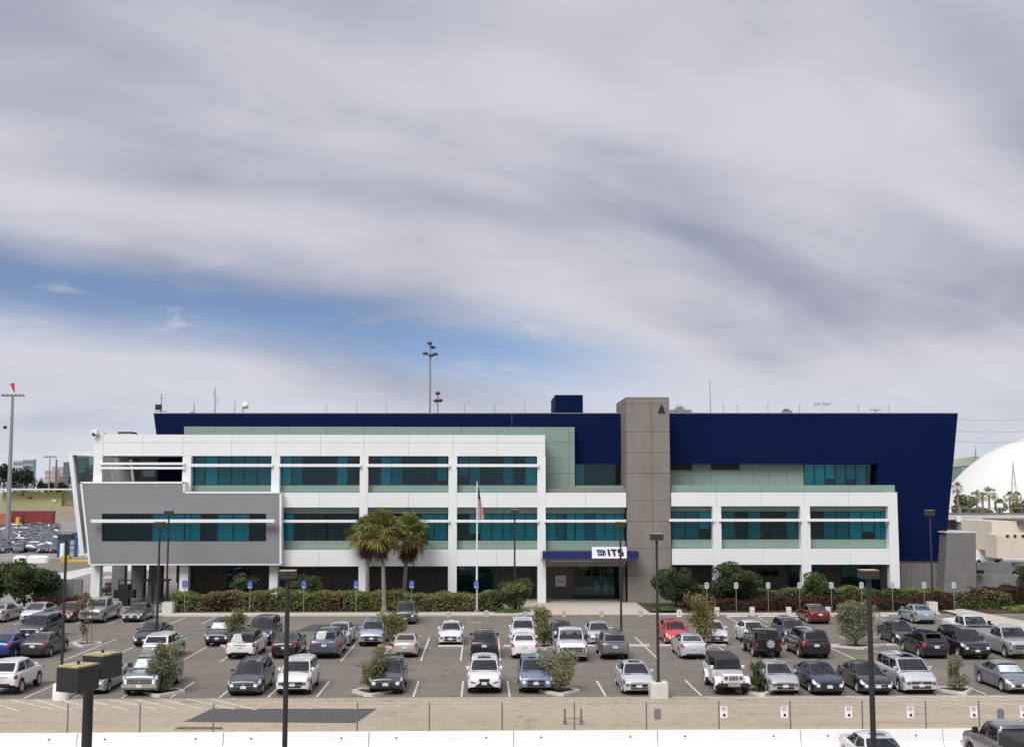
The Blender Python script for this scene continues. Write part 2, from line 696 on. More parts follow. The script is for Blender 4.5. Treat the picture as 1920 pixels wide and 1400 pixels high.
# driveway and yard behind the passage on the left
sheet('driveway', [G(-60, 1052)[:2], G(175, 1046)[:2], G(420, 1060)[:2], G(420, 1082)[:2], G(160, 1064)[:2], G(60, 1078)[:2], G(-60, 1082)[:2]], M_ASPH, 0.01)
sheet('path', [G(60, 1090)[:2], G(100, 1077)[:2], G(176, 1062)[:2], G(300, 1056)[:2], G(300, 1068)[:2], G(176, 1073)[:2], G(130, 1086)[:2]], M_PALE, 0.016)
sheet('yard', [G(1700, 1062)[:2], G(2000, 1056)[:2], G(2060, 985)[:2], G(1760, 985)[:2]], M_PALE, 0.02)

# ------------------------------------------------------------------ office building
YF = 116.0          # white frame plane
YB = 120.7          # navy upper mass plane
BLD = thing('office_building', 'three-storey white, navy and sage office building with concrete tower and teal windows', 'building', (XR(960, YF), YF, 0))


def frect(name, x0, y0, x1, y1, Y, depth, m, parent=BLD, ref=900, gap=0.0):
    """box whose front face covers that pixel rectangle on plane Y"""
    xa, xb = XR(x0, Y, ref) + gap, XR(x1, Y, ref) - gap
    za, zb = ZR(y1, Y) + gap, ZR(y0, Y) - gap
    return MB().box(xa, xb, Y, Y + depth, za, zb).obj(name, m, parent)


def fpoly(name, pts, Y, depth, m, parent=BLD):
    return MB().prism([P(x, y, Y) for x, y in pts], (0, depth, 0)).obj(name, m, parent)


cols_l = [(341.5, 357.5), (508.5, 524), (674.5, 690), (841, 857), (1007.5, 1023)]
cols_r = [(1335, 1351), (1499.5, 1517), (1663.5, 1681)]
GAP = 0.012
# solid cores behind the panels, so that joints are dark and nothing shines through
frect('frame_core', 193, 818, 1020, 853, YF + .06, 0.5, M_JOINT)
frect('frame_core', 526, 926, 1176, 948, YF + .06, 0.6, M_JOINT)
frect('frame_core', 526, 1033, 1022, 1058, YF + .06, 0.6, M_JOINT)
frect('frame_core', 1260, 925, 1677, 946, YF + .06, 0.6, M_JOINT)
frect('frame_core', 1260, 1032, 1677, 1056, YF + .06, 0.6, M_JOINT)


def white_band(x0, x1, y0, y1, splits, name='wall_panel'):
    xs = [x0] + splits + [x1]
    for a, b in zip(xs, xs[1:]):
        frect(name, a, y0, b, y1, YF, 0.6, M_WHITE, gap=GAP)


bs = [191, 265, 341.5, 433, 516, 600, 682, 766, 849, 932]
white_band(bs[0], 1022.5, 815, 830, bs[1:])
white_band(bs[0], 1022.5, 830, 855, bs[1:])
white_band(524, 1007.5, 923, 951, [600, 674.5, 690, 766, 841, 857, 932])
white_band(1023, 1174, 923, 951, [1098])
white_band(524, 1007.5, 1030, 1061, [600, 674.5, 690, 766, 841, 857, 932])
white_band(1258, 1663.5, 922.5, 949, [1343, 1427, 1508, 1590])
white_band(1258, 1663.5, 1029, 1059, [1335, 1351, 1427, 1499.5, 1517, 1590])


def column(x0, x1, y0, ybase=None, Y=YF, d=0.85, name='column'):
    xa, xb = XR(x0, Y), XR(x1, Y)
    za = 0.1 if ybase is None else ZR(ybase, Y)
    return MB().box(xa, xb, Y - 0.03, Y + d, za, ZR(y0, Y)).obj(name, M_WHITE, BLD)


for x0, x1 in cols_l:
    column(x0, x1, 855)
for x0, x1 in cols_r[:2]:
    column(x0, x1, 949)
column(1663.5, 1681, 922.5)
column(174.5, 191, 812, 905)
for x0, x1 in ((170.5, 187.5), (337, 353), (505, 521)):
    xa, xb = P(x0, 1060, YF).x, P(x1, 1060, YF).x
    MB().box(xa, xb, YF + .05, YF + 0.95, 0.05, ZR(1059, YF)).obj('column', M_WHITE, BLD)


def window(x0, y0, x1, y1, Y, n, pattern, sill=None, head=None, parent=BLD, seed=0, mull=0.06, room=3.0, ref=900):
    """glazing set into an opening: dark frame (the part), panes and blinds as its pieces.
    pattern: one of d (open room), g (grey blind), w (pale blind) per pane"""
    rnd = random.Random(seed + int(x0) * 7 + int(y0))
    xa, xb = XR(x0, Y, ref), XR(x1, Y, ref)
    za, zb = ZR(y1, Y), ZR(y0, Y)
    mb = MB()
    t = 0.07
    mb.box(xa, xb, Y, Y + .12, zb - t, zb)
    mb.box(xa, xb, Y, Y + .12, za, za + t)
    mb.box(xa, xa + t, Y, Y + .12, za + t, zb - t)
    mb.box(xb - t, xb, Y, Y + .12, za + t, zb - t)
    w = (xb - xa - 2 * t) / n
    for k in range(1, n):
        x = xa + t + k * w
        mb.box(x - mull / 2, x + mull / 2, Y + .002, Y + .118, za + t, zb - t)
    fr = mb.obj('window', M_FRAME, parent)
    for k in range(n):
        a, b = xa + t + k * w + mull / 2, xa + t + (k + 1) * w - mull / 2
        MB().box(a, b, Y + .05, Y + .056, za + t, zb - t).obj('pane', M_GLASS, fr)
        c = pattern[k % len(pattern)]
        if c != 'd':
            lo = za + t
            if rnd.random() < .15:
                lo += (zb - za) * rnd.uniform(.1, .35)
            x = a + .02
            bl = MB()
            # vertical-fold blind: a shallow zig-zag sheet
            nn = 14
            rows = [[(lerp(a + .02, b - .02, i / nn), Y + .16 + (.03 if i % 2 else 0), z) for i in range(nn + 1)] for z in (lo, zb - t)]
            bl.grid(rows)
            bl.obj('blind', M_BLIND if c == 'w' else M_BLIND2, fr)
    # the room behind
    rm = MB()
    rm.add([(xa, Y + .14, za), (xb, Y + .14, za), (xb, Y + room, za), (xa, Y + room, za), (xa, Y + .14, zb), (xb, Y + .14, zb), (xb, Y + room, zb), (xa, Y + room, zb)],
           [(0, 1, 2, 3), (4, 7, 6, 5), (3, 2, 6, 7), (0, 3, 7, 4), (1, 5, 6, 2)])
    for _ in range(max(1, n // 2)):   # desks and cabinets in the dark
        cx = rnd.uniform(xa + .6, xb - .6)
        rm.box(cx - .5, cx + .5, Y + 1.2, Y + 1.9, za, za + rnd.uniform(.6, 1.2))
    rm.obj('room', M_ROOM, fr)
    return fr


def sunshade(x0, x1, y0, y1, Y, ref=970, brackets=()):
    xa, xb = XR(x0, Y, ref), XR(x1, Y, ref)
    z0, z1 = ZR(y1, Y), ZR(y0, Y)
    mb = MB().box(xa, xb, Y, Y + .42, z0, z1)
    o = mb.obj('sunshade', M_WHITE2, BLD)
    for bx in brackets:
        x = XR(bx, Y, ref)
        MB().box(x - .05, x + .05, Y + .42, YF + .9, (z0 + z1) / 2 - .06, (z0 + z1) / 2 + .06).obj('bracket', M_GREYM, o)
    return o


YG = YF + 0.85
pat3 = {358: 'gwgggg', 524.5: 'wgdddwd', 690.5: 'dwgdddg', 857.5: 'ggddgdw'}
for x0, x1 in ((358, 508), (524.5, 674), (690.5, 840.5), (857.5, 1007)):
    window(x0, 855, x1, 909.5, YG, len(pat3[x0]), pat3[x0], seed=3)
    frect('sill_panel', x0, 909.5, x1, 923, YG - .05, .3, M_MINT)
    sunshade(x0 - 3, x1 + 3, 869.5, 875, YF - .30, ref=872, brackets=(x0 + 1, x1 - 1))
pat2 = {528: 'wddddd', 690.5: 'gddgww', 857.5: 'dwwwwww', 1023.5: 'wgwwgwww'}
for x0, x1 in ((528, 674), (690.5, 840.5), (857.5, 1007), (1023.5, 1171)):
    frect('head_panel', x0, 951, x1, 962, YG - .04, .3, M_MINT)
    window(x0, 962, x1, 1013, YG, len(pat2[x0]), pat2[x0], seed=2)
    frect('sill_panel', x0, 1013, x1, 1031, YG - .05, .3, M_MINT)
    sunshade(x0 - 3, min(x1 + 3, 1178), 974, 979, YF - .30, brackets=(x0 + 1, x1 - 1))
patr = {1258: 'ggw', 1351.5: 'gdgddg', 1517.5: 'dggwww'}
for x0, x1 in ((1258, 1335), (1351.5, 1499), (1517.5, 1663)):
    frect('head_panel', x0, 949, x1, 958, YG - .04, .3, M_MINT)
    window(x0, 958, x1, 1011.5, YG, len(patr[x0]), patr[x0], seed=5)
    frect('sill_panel', x0, 1011.5, x1, 1029.5, YG - .05, .3, M_MINT)
    sunshade(x0 - 3, x1 + 4, 972.5, 977.5, YF - .30, brackets=(x0 + 1, x1 - 1))
# floor slabs tie the frame back to the upper mass
frect('floor_slab', 360, 850, 1020, 855, YF + .62, 5, M_SOFFIT)
frect('floor_slab', 360, 915, 1174, 951, YF + 1.2, 14, M_SOFFIT)
frect('floor_slab', 360, 1034, 1174, 1060, YF + .62, 8, M_SOFFIT)
frect('floor_slab', 1258, 915, 1676, 949, YF + 1.2, 14, M_SOFFIT)
frect('floor_slab', 1258, 1034, 1676, 1059, YF + .62, 8, M_SOFFIT)
frect('roof_slab', 360, 816, 1020, 822, YF + .62, 5, M_SOFFIT)

# navy upper mass
fpoly('navy_wall', [(288, 775), (1796, 775), (1771, 1050), (1640, 1050), (1646, 869), (300, 869)], YB, 1.2, M_BLUE)
navy = fpoly('navy_block', [(300, 777), (1780, 777), (1776, 868), (306, 868)], YB + 1.25, 26, M_BLUE)
fpoly('parapet_cap', [(287, 773.6), (1797, 773.6), (1797, 775), (287, 775)], YB - .04, 1.3, M_GREYM)
frect('cladding_seam', 959.5, 775.5, 960.2, 800, YB - .012, .02, mat('seam_grey', (.10, .11, .16), .6), ref=787)
frect('stair_penthouse', 1041, 740, 1093, 776, YB + 6, 8, M_BLUE, ref=760)

# sage panels framing the white grid
YM = 119.2
frect('sage_backing', 342, 801, 1077, 853, YM + .05, 1.3, M_JOINT)
frect('sage_backing', 1021, 802, 1077, 921, YM + .06, 1.3, M_JOINT)
xs = [342.5, 400, 470, 540, 610, 680, 740, 800, 865, 930, 1000, 1067]
for a, b in zip(xs, xs[1:]):
    frect('sage_panel', a, 800, b, 828.6, YM, .1, M_MINT, gap=.012)
for y0, y1 in ((828.6, 857.7), (857.7, 886.5), (886.5, 923)):
    frect('sage_panel', 1010, y0, 1067, y1, YM, .1, M_MINT, gap=.012)
for y0, y1 in ((800, 828.6), (828.6, 857.7), (857.7, 886.5), (886.5, 923)):
    frect('sage_panel', 1067, y0, 1078, y1, YM, .1, M_MINT, gap=.012)
window(1078, 868, 1167, 909.5, YB + .3, 5, 'gdddd', seed=9)
for a, b in ((1078, 1122), (1122, 1176)):
    frect('sill_panel', a, 909.5, b, 923, YM + .1, .4, M_MINT, gap=.01)
# right upper storey: recessed sage wall with three windows
YU = YB + 1.0
frect('sage_backing', 1256, 868, 1509, 912, YU + .08, .6, M_JOINT)
for a, b, y0 in ((1257, 1298, 881), (1298, 1333, 869), (1333, 1387, 880.5), (1387, 1413, 869), (1413, 1442, 869), (1442, 1475, 869), (1475, 1507, 869)):
    frect('sage_panel', a, y0, b, 910, YU, .12, M_MINT, gap=.012)
window(1257, 869, 1298, 881, YU + .05, 2, 'g', seed=4, room=.5)
window(1333, 869, 1387, 880.5, YU + .05, 2, 'd', seed=4, room=.5)
window(1507, 869, 1646, 909.5, YU + .05, 7, 'wwwgggd', seed=6)
xs = [1258, 1340, 1425, 1508, 1592, 1677.5]
for a, b in zip(xs, xs[1:]):
    frect('ledge_panel', a, 909, b, 923, YF + .9, .5, M_MINT, gap=.008)

# concrete tower of big panels
TY = YF - .02
tw = 8.7
xa, xb = P(1174.5, 800, TY).x, P(1255.3, 800, TY).x
ztop = ZR(746, TY)
tower = MB().box(xa + .03, xb - .03, TY + .03, TY + tw - .03, 0.1, ztop - .03).obj('tower', M_JOINT, BLD)
xm = P(1221.5, 800, TY).x
zs = [ztop] + [ZR(y, TY) for y in (756, 809, 848, 886.5, 938, 977, 1028, 1078)] + [0.1]
for z1, z0 in zip(zs, zs[1:]):
    for a, b in ((xa, xm), (xm, xb)):
        g = .016
        MB().box(a + (g if a == xm else 0), b - (g if b == xm else 0), TY, TY + .2, z0 + g, z1 - g).obj('concrete_panel', M_CONC, tower)
    for a, b in ((TY + .2, TY + 4.4), (TY + 4.4, TY + tw)):
        MB().box(xa, xa + .14, a + .02, b - .02, z0 + .016, z1 - .016).obj('concrete_panel', M_CONC, tower)
        MB().box(xb - .14, xb, a + .02, b - .02, z0 + .016, z1 - .016).obj('concrete_panel', M_CONC, tower)
MB().box(xa, xb, TY, TY + tw, ztop, ztop + .12).obj('coping', M_CONC, tower)
# dark triangular wall lamp near its top
cx, cz = P(1240, 758, TY).x, P(1240, 758, TY).z
s = 1 / 19.0
tri = [(0, 0), (3.5, -6), (6.3, -15), (5, -16), (3.6, -14.2), (-3, -14.2), (-5, -16), (-6.2, -15), (-3.5, -7)]
MB().prism([Vector((cx + x * s, TY - .16, cz + z * s)) for x, z in tri], (0, .17, 0)).obj('wall_lamp', M_BLACKM, tower)

# end wall on the right: block wall, projecting mass
YR = YB + .25
frect('joint_core', 1640, 1050, 1776, 1130, YR + .05, 1, M_JOINT, ref=1090)
zt, zm_ = ZR(1050, YR), ZR(1087, YR)
xs = [1640, 1686, 1709, 1733, 1757, 1776]
for a, b in zip(xs, xs[1:]):
    for z1, z0 in ((zt - .02, zm_), (zm_, 0.05)):
        xa_, xb_ = P(a, 1090, YR).x, P(b, 1090, YR).x
        MB().box(xa_ + .012, xb_ - .012, YR, YR + .3, z0 + .012, z1 - .012).obj('block_panel', M_CONC2, BLD)
YW = 118.6
core = fpoly('end_wall', [(1776.5, 1000), (1829, 999), (1831, 1120), (1770.5, 1120)], YW + .05, 9, M_CONC2)
ys = [998, 1022, 1046, 1070, 1087, 1128]
for y0, y1 in zip(ys, ys[1:]):
    t0, t1 = (y0 - 998) / 122., (y1 - 998) / 122.
    for u0, u1 in ((0, .33), (.33, .66), (.66, 1)):
        q = []
        for t, u in ((t0, u0), (t0, u1), (t1, u1), (t1, u0)):
            l, r = 1775.5 - 6.5 * t, 1829.5 + 2 * t
            q.append(P(lerp(l, r, u), 998 + t * 122, YW))
        if y1 == ys[-1]:
            q[2].z = q[3].z = 0.05
        c = sum(q, Vector()) / 4
        q = [c + (p - c) * 0.994 for p in q]
        MB().prism(q, (0, .25, 0)).obj('block_panel', M_CONC2, core)
fpoly('coping', [(1774, 996.5), (1830.5, 996.5), (1830.5, 999), (1774, 999)], YW - .05, 9.2, M_PALE, core)

# ground floor, set back in shade under the frame
YS = 120.9
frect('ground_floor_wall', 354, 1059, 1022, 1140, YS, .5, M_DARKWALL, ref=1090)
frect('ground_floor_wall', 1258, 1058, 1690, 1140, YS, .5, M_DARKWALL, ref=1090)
for i, x in enumerate(range(360, 1020, 24)):
    if not 1000 < x < 1030:
        frect('wall_joint', x, 1060, x + .6, 1118, YS - .012, .02, M_JOINT, ref=1090)
window(1413, 1070, 1460, 1080.5, YS - .13, 3, 'd', ref=1090, room=.1)
window(1480, 1061, 1500, 1112, YS - .13, 1, 'w', ref=1090, room=.25)
window(1577, 1061, 1651, 1112, YS - .13, 4, 'd', ref=1090, room=.25)
window(1521, 1062, 1543, 1085, YS - .13, 1, 'g', ref=1090, room=.25)
window(425, 1062, 470, 1112, YS - .13, 3, 'd', ref=1090, room=.25)
window(857, 1062, 925, 1112, YS - .13, 4, 'd', ref=1090, room=.25)
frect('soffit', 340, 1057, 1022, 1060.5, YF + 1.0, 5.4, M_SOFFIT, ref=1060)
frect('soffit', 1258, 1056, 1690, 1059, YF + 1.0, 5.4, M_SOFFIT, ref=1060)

# entrance: recess, glass doors, canopy, sign
ex0, ex1 = P(1025, 1100, YF).x, P(1174, 1100, YF).x
zh = ZR(1061.5, YF)
MB().box(ex0 - .9, ex0 + 3.0, YF + 4.4, YF + 4.6, 0.15, zh).obj('entrance_wall', M_DARKWALL, BLD)
MB().box(ex1 - .25, ex1 - .02, YF + .3, YF + 4.6, 0.15, zh).obj('entrance_wall', M_DARKWALL, BLD)
MB().box(ex0, ex1, YF + .05, YF + .55, zh, ZR(1031, YF)).obj('lintel', M_SOFFIT, BLD)
MB().box(ex0, ex1, YF + .56, YF + 4.6, zh + .05, zh + .2).obj('soffit', M_SOFFIT, BLD)
dfr = MB()
x0d, x1d = ex0 + 3.0, ex1 - .25
nd = 5
for k in range(nd + 1):
    x = lerp(x0d, x1d, k / nd)
    dfr.box(x - .05, x + .05, YF + 4.3, YF + 4.42, .15, zh)
for z in (2.35, zh - .05, .2):
    dfr.box(x0d, x1d, YF + 4.303, YF + 4.417, z - .05, z + .05)
doors = dfr.obj('entrance_glazing', M_FRAME, BLD)
for k in range(nd):
    a, b = lerp(x0d, x1d, k / nd) + .05, lerp(x0d, x1d, (k + 1) / nd) - .05
    MB().box(a, b, YF + 4.35, YF + 4.36, .25, 2.3).obj('pane', M_GLASS, doors)
    MB().box(a, b, YF + 4.35, YF + 4.36, 2.4, zh - .1).obj('pane', M_GLASS, doors)
    if k in (2, 3):
        MB().box(a + .25, b - .25, YF + 4.5, YF + 4.52, .95, 1.9).obj('notice', M_BLIND2, doors)
        MB().box(b - .16, b - .12, YF + 4.24, YF + 4.28, 1.0, 1.6).obj('handle', M_GREYM, doors)
MB().box(x0d, x1d, YF + 7.5, YF + 7.6, .15, zh).obj('lobby_wall', M_ROOM, doors)
# canopy slab
YC = 113.6
cx0, cx1 = P(1017, 1040, YC).x, P(1198, 1040, YC).x
cz0, cz1 = ZR(1047, YC), ZR(1034, YC)
can = MB().box(cx0, cx1, YC, YF + .02, cz0, cz1).obj('canopy', mat('canopy_blue', (0.010, 0.018, 0.105), 0.35), BLD)
MB().prism([Vector((cx0, YC + .3, cz0)), Vector((cx1 - .2, YC + .3, cz0)), Vector((cx1 - 1.4, YC + .3, cz0 - .32)), Vector((cx0 + .9, YC + .3, cz0 - .32))], (0, 2.0, 0)).obj('canopy_soffit', M_SOFFIT, can)
MB().box(cx0 - .12, cx0, YC + .1, YF, cz0 + .02, cz1 - .02).obj('canopy_end', M_WHITE2, can)

# company sign: white board, blue striped mark, black letters
sgn = thing('entrance_sign', 'white board sign lettered ITS with a blue mark, standing on the blue canopy', 'sign', (P(1142, 1046, YC - .2).x, YC - .25, ZR(1046.5, YC - .2)))
sx0, sx1 = P(1110, 1036, YC - .2).x, P(1175, 1036, YC - .2).x
sz0, sz1 = ZR(1046.5, YC - .2), ZR(1025, YC - .2)
M_SIGNW = mat('sign_white', (0.86, 0.86, 0.90), 0.4)
MB().box(sx0, sx1, YC - .25, YC - .02, sz0, sz1).obj('board', M_SIGNW, sgn)
sw, sh = sx1 - sx0, sz1 - sz0
M_SBLUE = mat('sign_blue', (0.016, 0.028, 0.19), 0.4)
M_SBLACK = mat('sign_black', (0.010, 0.010, 0.014), 0.4)


def spoly(name, pts, m):
    MB().prism([Vector((sx0 + u * sw, YC - .27, sz0 + v * sh)) for u, v in pts], (0, .03, 0)).obj(name, m, sgn)


# mark: a slanted shield cut by white lines, then a small gabled block
for i in range(3):
    u0, u1 = .125 + .066 * i, .125 + .066 * i + .055
    spoly('mark_bar', [(u0, .78), (u1, .78), (u1 + .03, .48), (u0 + .03, .48)], M_SBLUE)
    spoly('mark_bar', [(u0 + .034, .44), (u1 + .034, .44), (u1 + .05, .22), (u0 + .05, .22)], M_SBLUE)
spoly('mark_bar', [(.33, .60), (.36, .78), (.385, .66), (.40, .22), (.375, .22), (.368, .44), (.345, .44), (.35, .22), (.325, .22)], M_SBLUE)


def letter(polys):
    for p in polys:
        spoly('letter', [(u + (0.5 - v) * 0.06, v) for u, v in p], M_SBLACK)


letter([[(.455, .20), (.515, .20), (.515, .80), (.455, .80)]])
letter([[(.55, .64), (.72, .64), (.72, .80), (.55, .80)], [(.605, .20), (.665, .20), (.665, .64), (.605, .64)]])
letter([[(.765, .67), (.90, .67), (.90, .80), (.765, .80)], [(.745, .50), (.80, .50), (.80, .80), (.745, .80)], [(.745, .445), (.905, .445), (.905, .57), (.745, .57)], [(.85, .20), (.905, .20), (.905, .50), (.85, .50)], [(.745, .20), (.88, .20), (.88, .33), (.745, .33)]])
# poster on the entrance wall, notice at the foot
pst = thing('poster', 'pale square notice board mounted on the dark entrance wall', 'sign', (P(1051, 1099, YF + 4.3).x, YF + 4.36, ZR(1099, YF + 4.3)))
x0, x1, z0, z1 = P(1041.5, 1090, YF + 4.3).x, P(1061, 1090, YF + 4.3).x, ZR(1099, YF + 4.3), ZR(1079, YF + 4.3)
MB().box(x0, x1, YF + 4.3, YF + 4.38, z0, z1).obj('board', mat('poster_grey', (0.55, 0.55, 0.54), 0.6), pst)
MB().box(x0 + .15, x1 - .2, YF + 4.28, YF + 4.3, lerp(z0, z1, .44), lerp(z0, z1, .52)).obj('print_bar', M_SBLACK, pst)

# grey leaning box volume on the left
YX = 114.9
gmb = MB()
for q in ([(153, 905.5), (344, 905.5), (344, 924), (344, 962.5), (159.5, 962.5)], [(344, 924), (525, 924), (525, 962.5), (344, 962.5)], [(159.5, 962.5), (191, 962.5), (191, 1014.5), (165.3, 1014.5)],
          [(499, 962.5), (525, 962.5), (525, 1014.5), (499, 1014.5)], [(165.3, 1014.5), (525, 1014.5), (525, 1057), (170, 1057)]):
    gmb.prism([P(x, y, YX) for x, y in q], (0, 1.0, 0))
gb = gmb.obj('grey_volume', M_GREYBOX, BLD)


def trim(pts, w=.09):
    for (a, b) in zip(pts, pts[1:]):
        p, q = P(*a, YX), P(*b, YX)
        d = (q - p).normalized()
        n = Vector((-d.z, 0, d.x)) * w
        MB().prism([p - n, p + n, q + n, q - n], (0, 1.3, 0)).obj('edge_trim', M_WHITE2, gb).location.y -= .05


trim([(168.5, 1058), (152, 904.5)])
trim([(150.5, 904.5), (346, 904.5)])
trim([(345, 903), (345, 924)])
trim([(344, 923), (527, 923)])
trim([(526, 922), (526, 1058)])
trim([(169, 1058), (527, 1058)], .05)
window(191, 962.5, 499, 1014.5, YX + .12, 10, 'dddwwwdwwd', parent=BLD, seed=11, room=.85, ref=990)
sunshade(170.5, 515, 973, 979, YX - 1.0, brackets=(200, 300, 400, 490))
# body behind the grey front, over the passage
fpoly('grey_body', [(178, 914), (344, 906), (344, 1052), (186, 1052)], YX + 1.0, 9, M_GREYBOX)
fpoly('grey_body', [(344, 924), (520, 924), (520, 1052), (344, 1052)], YX + 1.0, 1.2, M_GREYBOX)
frect('terrace_floor', 160, 906, 344, 914, YX + 1.0, 10, M_SOFFIT, ref=900)
for x in (222, 258, 291):     # rear columns of the passage
    p = P(x, 1066, YX + 9)
    MB().box(p.x - .65, p.x + .65, p.y, p.y + 1.0, 0, ZR(1052, YX + 9)).obj('rear_column', M_CONC2, BLD)
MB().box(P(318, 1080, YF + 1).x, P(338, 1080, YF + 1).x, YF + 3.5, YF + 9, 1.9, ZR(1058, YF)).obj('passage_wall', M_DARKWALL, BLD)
MB().box(P(320, 1080, YF + 1).x, P(338, 1080, YF + 1).x, YF + 3.6, YF + 8.9, 0, 1.88).obj('passage_wall', M_CONC2, BLD)
# roof terrace behind the white frame: rails, leaning posts, back wall
YT = YF + 5.5
for a, b, m_ in ((191, 214, M_CONC2), (214, 250, M_GREYBOX), (250, 262, M_DARKWALL), (262, 296, M_CONC2), (296, 345, M_BLUE)):
    frect('terrace_wall', a, 853, b, 905, YT, .4, m_, ref=880)
frect('terrace_ceiling', 192, 852, 345, 856, YF + .7, 5.5, M_SOFFIT, ref=880)
for y in (869.3, 877.3):
    sunshade(186, 346, y - 2.2, y + 2.2, YF - .3, ref=875)
for x0, x1 in ((207, 213), (245, 250)):
    p, q = P(x0, 862, YF + 2), P(x1, 903, YF + 2)
    MB().tube(p, q, .14, .14, 8).obj('leaning_post', M_WHITE2, BLD)
gl = P(279, 880, YF + 2.5)
MB().box(gl.x - .6, gl.x + .6, gl.y, gl.y + .03, ZR(893, YF + 2.5), ZR(866, YF + 2.5)).obj('glass_screen', glass_mat('pale_glass', (.75, .85, .85)), BLD)
# leaning end frame that sticks out to the left
YE = YF + 7
pts = [(127, 846), (176, 846), (176, 855), (136, 852.5), (158, 1041), (150, 1041)]
ef = fpoly('end_frame', pts, YE, 1.2, M_WHITE)
fpoly('end_frame_glass', [(136, 853), (175, 855), (190, 906), (142, 906)], YE + .6, .03, glass_mat('grey_green_glass', (.42, .56, .52)), ef)
fpoly('end_louvre', [(139, 948), (175, 948), (175, 1038), (157, 1038)], YE + 1.3, .4, mat('dark_louvre', (.06, .062, .06), .6, var=.1), ef)
fpoly('end_frame_foot', [(148, 1037), (170, 1037), (170, 1043), (148, 1043)], YE + .1, 1.6, M_WHITE, ef)
# the building's own body, seen only from aside
frect('rear_body', 360, 820, 1650, 1140, YF + 14, 18, M_DARKWALL, ref=960)

# ------------------------------------------------------------------ roof-top things
YRF = YB + 1.2


def roof_z():
    return ZR(775, YB)


def rod(px, ytop, Y=YB + 3, r=.035, label=None):
    z0, z1 = ZR(774.5, Y) - .6, ZR(ytop, Y)
    x = P(px, 770, Y).x
    o = MB().tube((x, Y, z0), (x, Y, z1), r, r * .6, 6).tube((x, Y, z0), (x, Y, z0 + .1), .12, .1, 6).tube((x - .14, Y, z1 - .12), (x + .14, Y, z1 - .12), .022, .022, 5).obj('lightning_rod', M_GREYM)
    return o


for k, px in enumerate((612, 669, 724, 871, 927.5, 984, 1270, 1356, 1382.5, 1440, 1499, 1610, 1667)):
    tag(rod(px, 756), ['leftmost', 'second', 'third', 'fourth', 'fifth', 'sixth', 'seventh', 'eighth', 'ninth', 'tenth', 'eleventh', 'twelfth', 'rightmost'][k] + ' thin grey lightning rod from the left along the navy roof edge', 'antenna', 'lightning rods along the roof edge')
tag(rod(440, 753, r=.05), 'short rod antenna between the whip mast and the white radome', 'antenna')
tag(rod(1332, 712, r=.05), 'tall thin whip antenna on the roof right of the concrete tower', 'antenna')


def mast(px, ytop, Y, label, arms):
    z0, z1 = ZR(775, Y) - .6, ZR(ytop, Y)
    x = P(px, 770, Y).x
    t = thing('roof_antenna', label, 'antenna', (x, Y, z0))
    MB().tube((x, Y, z0), (x, Y, z1), .07, .04, 7).obj('mast', M_GREYM, t)
    for f, w, kind in arms:
        z = lerp(z0, z1, f)
        if kind == 'bar':
            MB().tube((x - w, Y, z), (x + w, Y, z), .04, .04, 6).obj('crossarm', M_GREYM, t)
        elif kind == 'box':
            MB().bbox(x - w, x + w * .2, Y - .3, Y - .05, z, z + w, .03).obj('camera_box', M_BLACKM, t)
        else:
            MB().tube((x + w, Y, z), (x + w, Y, z + .7), .03, .02, 5).tube((x, Y, z), (x + w, Y, z), .02, .02, 5).obj('whip', M_GREYM, t)
    return t


mast(403, 727, YB + 3, 'slim whip mast on the roof with two side whips', [(.5, .22, 'whip'), (.72, -.2, 'whip')])
mast(302, 739, YB + 2, 'camera mast at the left roof corner of the navy wall', [(.35, .55, 'box'), (.30, .6, 'bar'), (.82, .15, 'bar')])
mast(364, 756, YB + 2, 'stubby equipment box and rod near the left roof corner', [(.2, .35, 'box')])
t = thing('white_radome', 'white ball radome on a short post on the left roof', 'radome', (P(460, 773, YB + 3).x, YB + 3, ZR(775, YB + 3) - .5))
c = P(460, 760, YB + 3)
MB().tube((c.x - .25, c.y, c.z - 1.3), (c.x - .25, c.y, c.z), .06, .06, 6).obj('post', M_GREYM, t)
MB().ball(c, .36, .36, .36, 14, 9).obj('ball', M_WHITE2, t, smooth=True)
# antenna array right of the centre, rotating radar bar, duct work
t = thing('antenna_array', 'dark cluster of small antenna elements on a pale stand on the right roof', 'antenna', (P(1541, 775, YB + 4).x, YB + 4, ZR(775, YB + 4) - .5))
c = P(1541, 757, YB + 4)
MB().tube((c.x, c.y, c.z - 1.6), (c.x, c.y, c.z), .05, .05, 6).tube((c.x - .8, c.y, c.z), (c.x + .8, c.y, c.z), .04, .04, 6).obj('stand', mat('pale_metal', (.62, .62, .62), .5), t)
for i, dx in enumerate((-.75, -.5, -.3, .1, .35, .55, .8)):
    MB().tube((c.x + dx - .08, c.y, c.z - .15 + .06 * (i % 2)), (c.x + dx + .1, c.y, c.z + .14), .045, .03, 5).obj('element', M_BLACKM, t)
t = thing('radar_bar', 'low radar bar on a pivot at the right end of the roof', 'radar', (P(1641, 775, YB + 4).x, YB + 4, ZR(775, YB + 4) - .5))
c = P(1641, 769, YB + 4)
MB().tube((c.x, c.y, c.z - .8), (c.x, c.y, c.z), .09, .06, 7).obj('pivot', M_GREYM, t)
MB().bbox(c.x - .6, c.x + .6, c.y - .06, c.y + .06, c.z, c.z + .1, .03).obj('bar', M_GREYM, t)
t = thing('roof_vent', 'grey hooded ventilator with dark top on the right roof', 'ventilator', (P(1477, 775, YB + 4).x, YB + 4, ZR(775, YB + 4) - .5))
c = P(1477, 775, YB + 4)
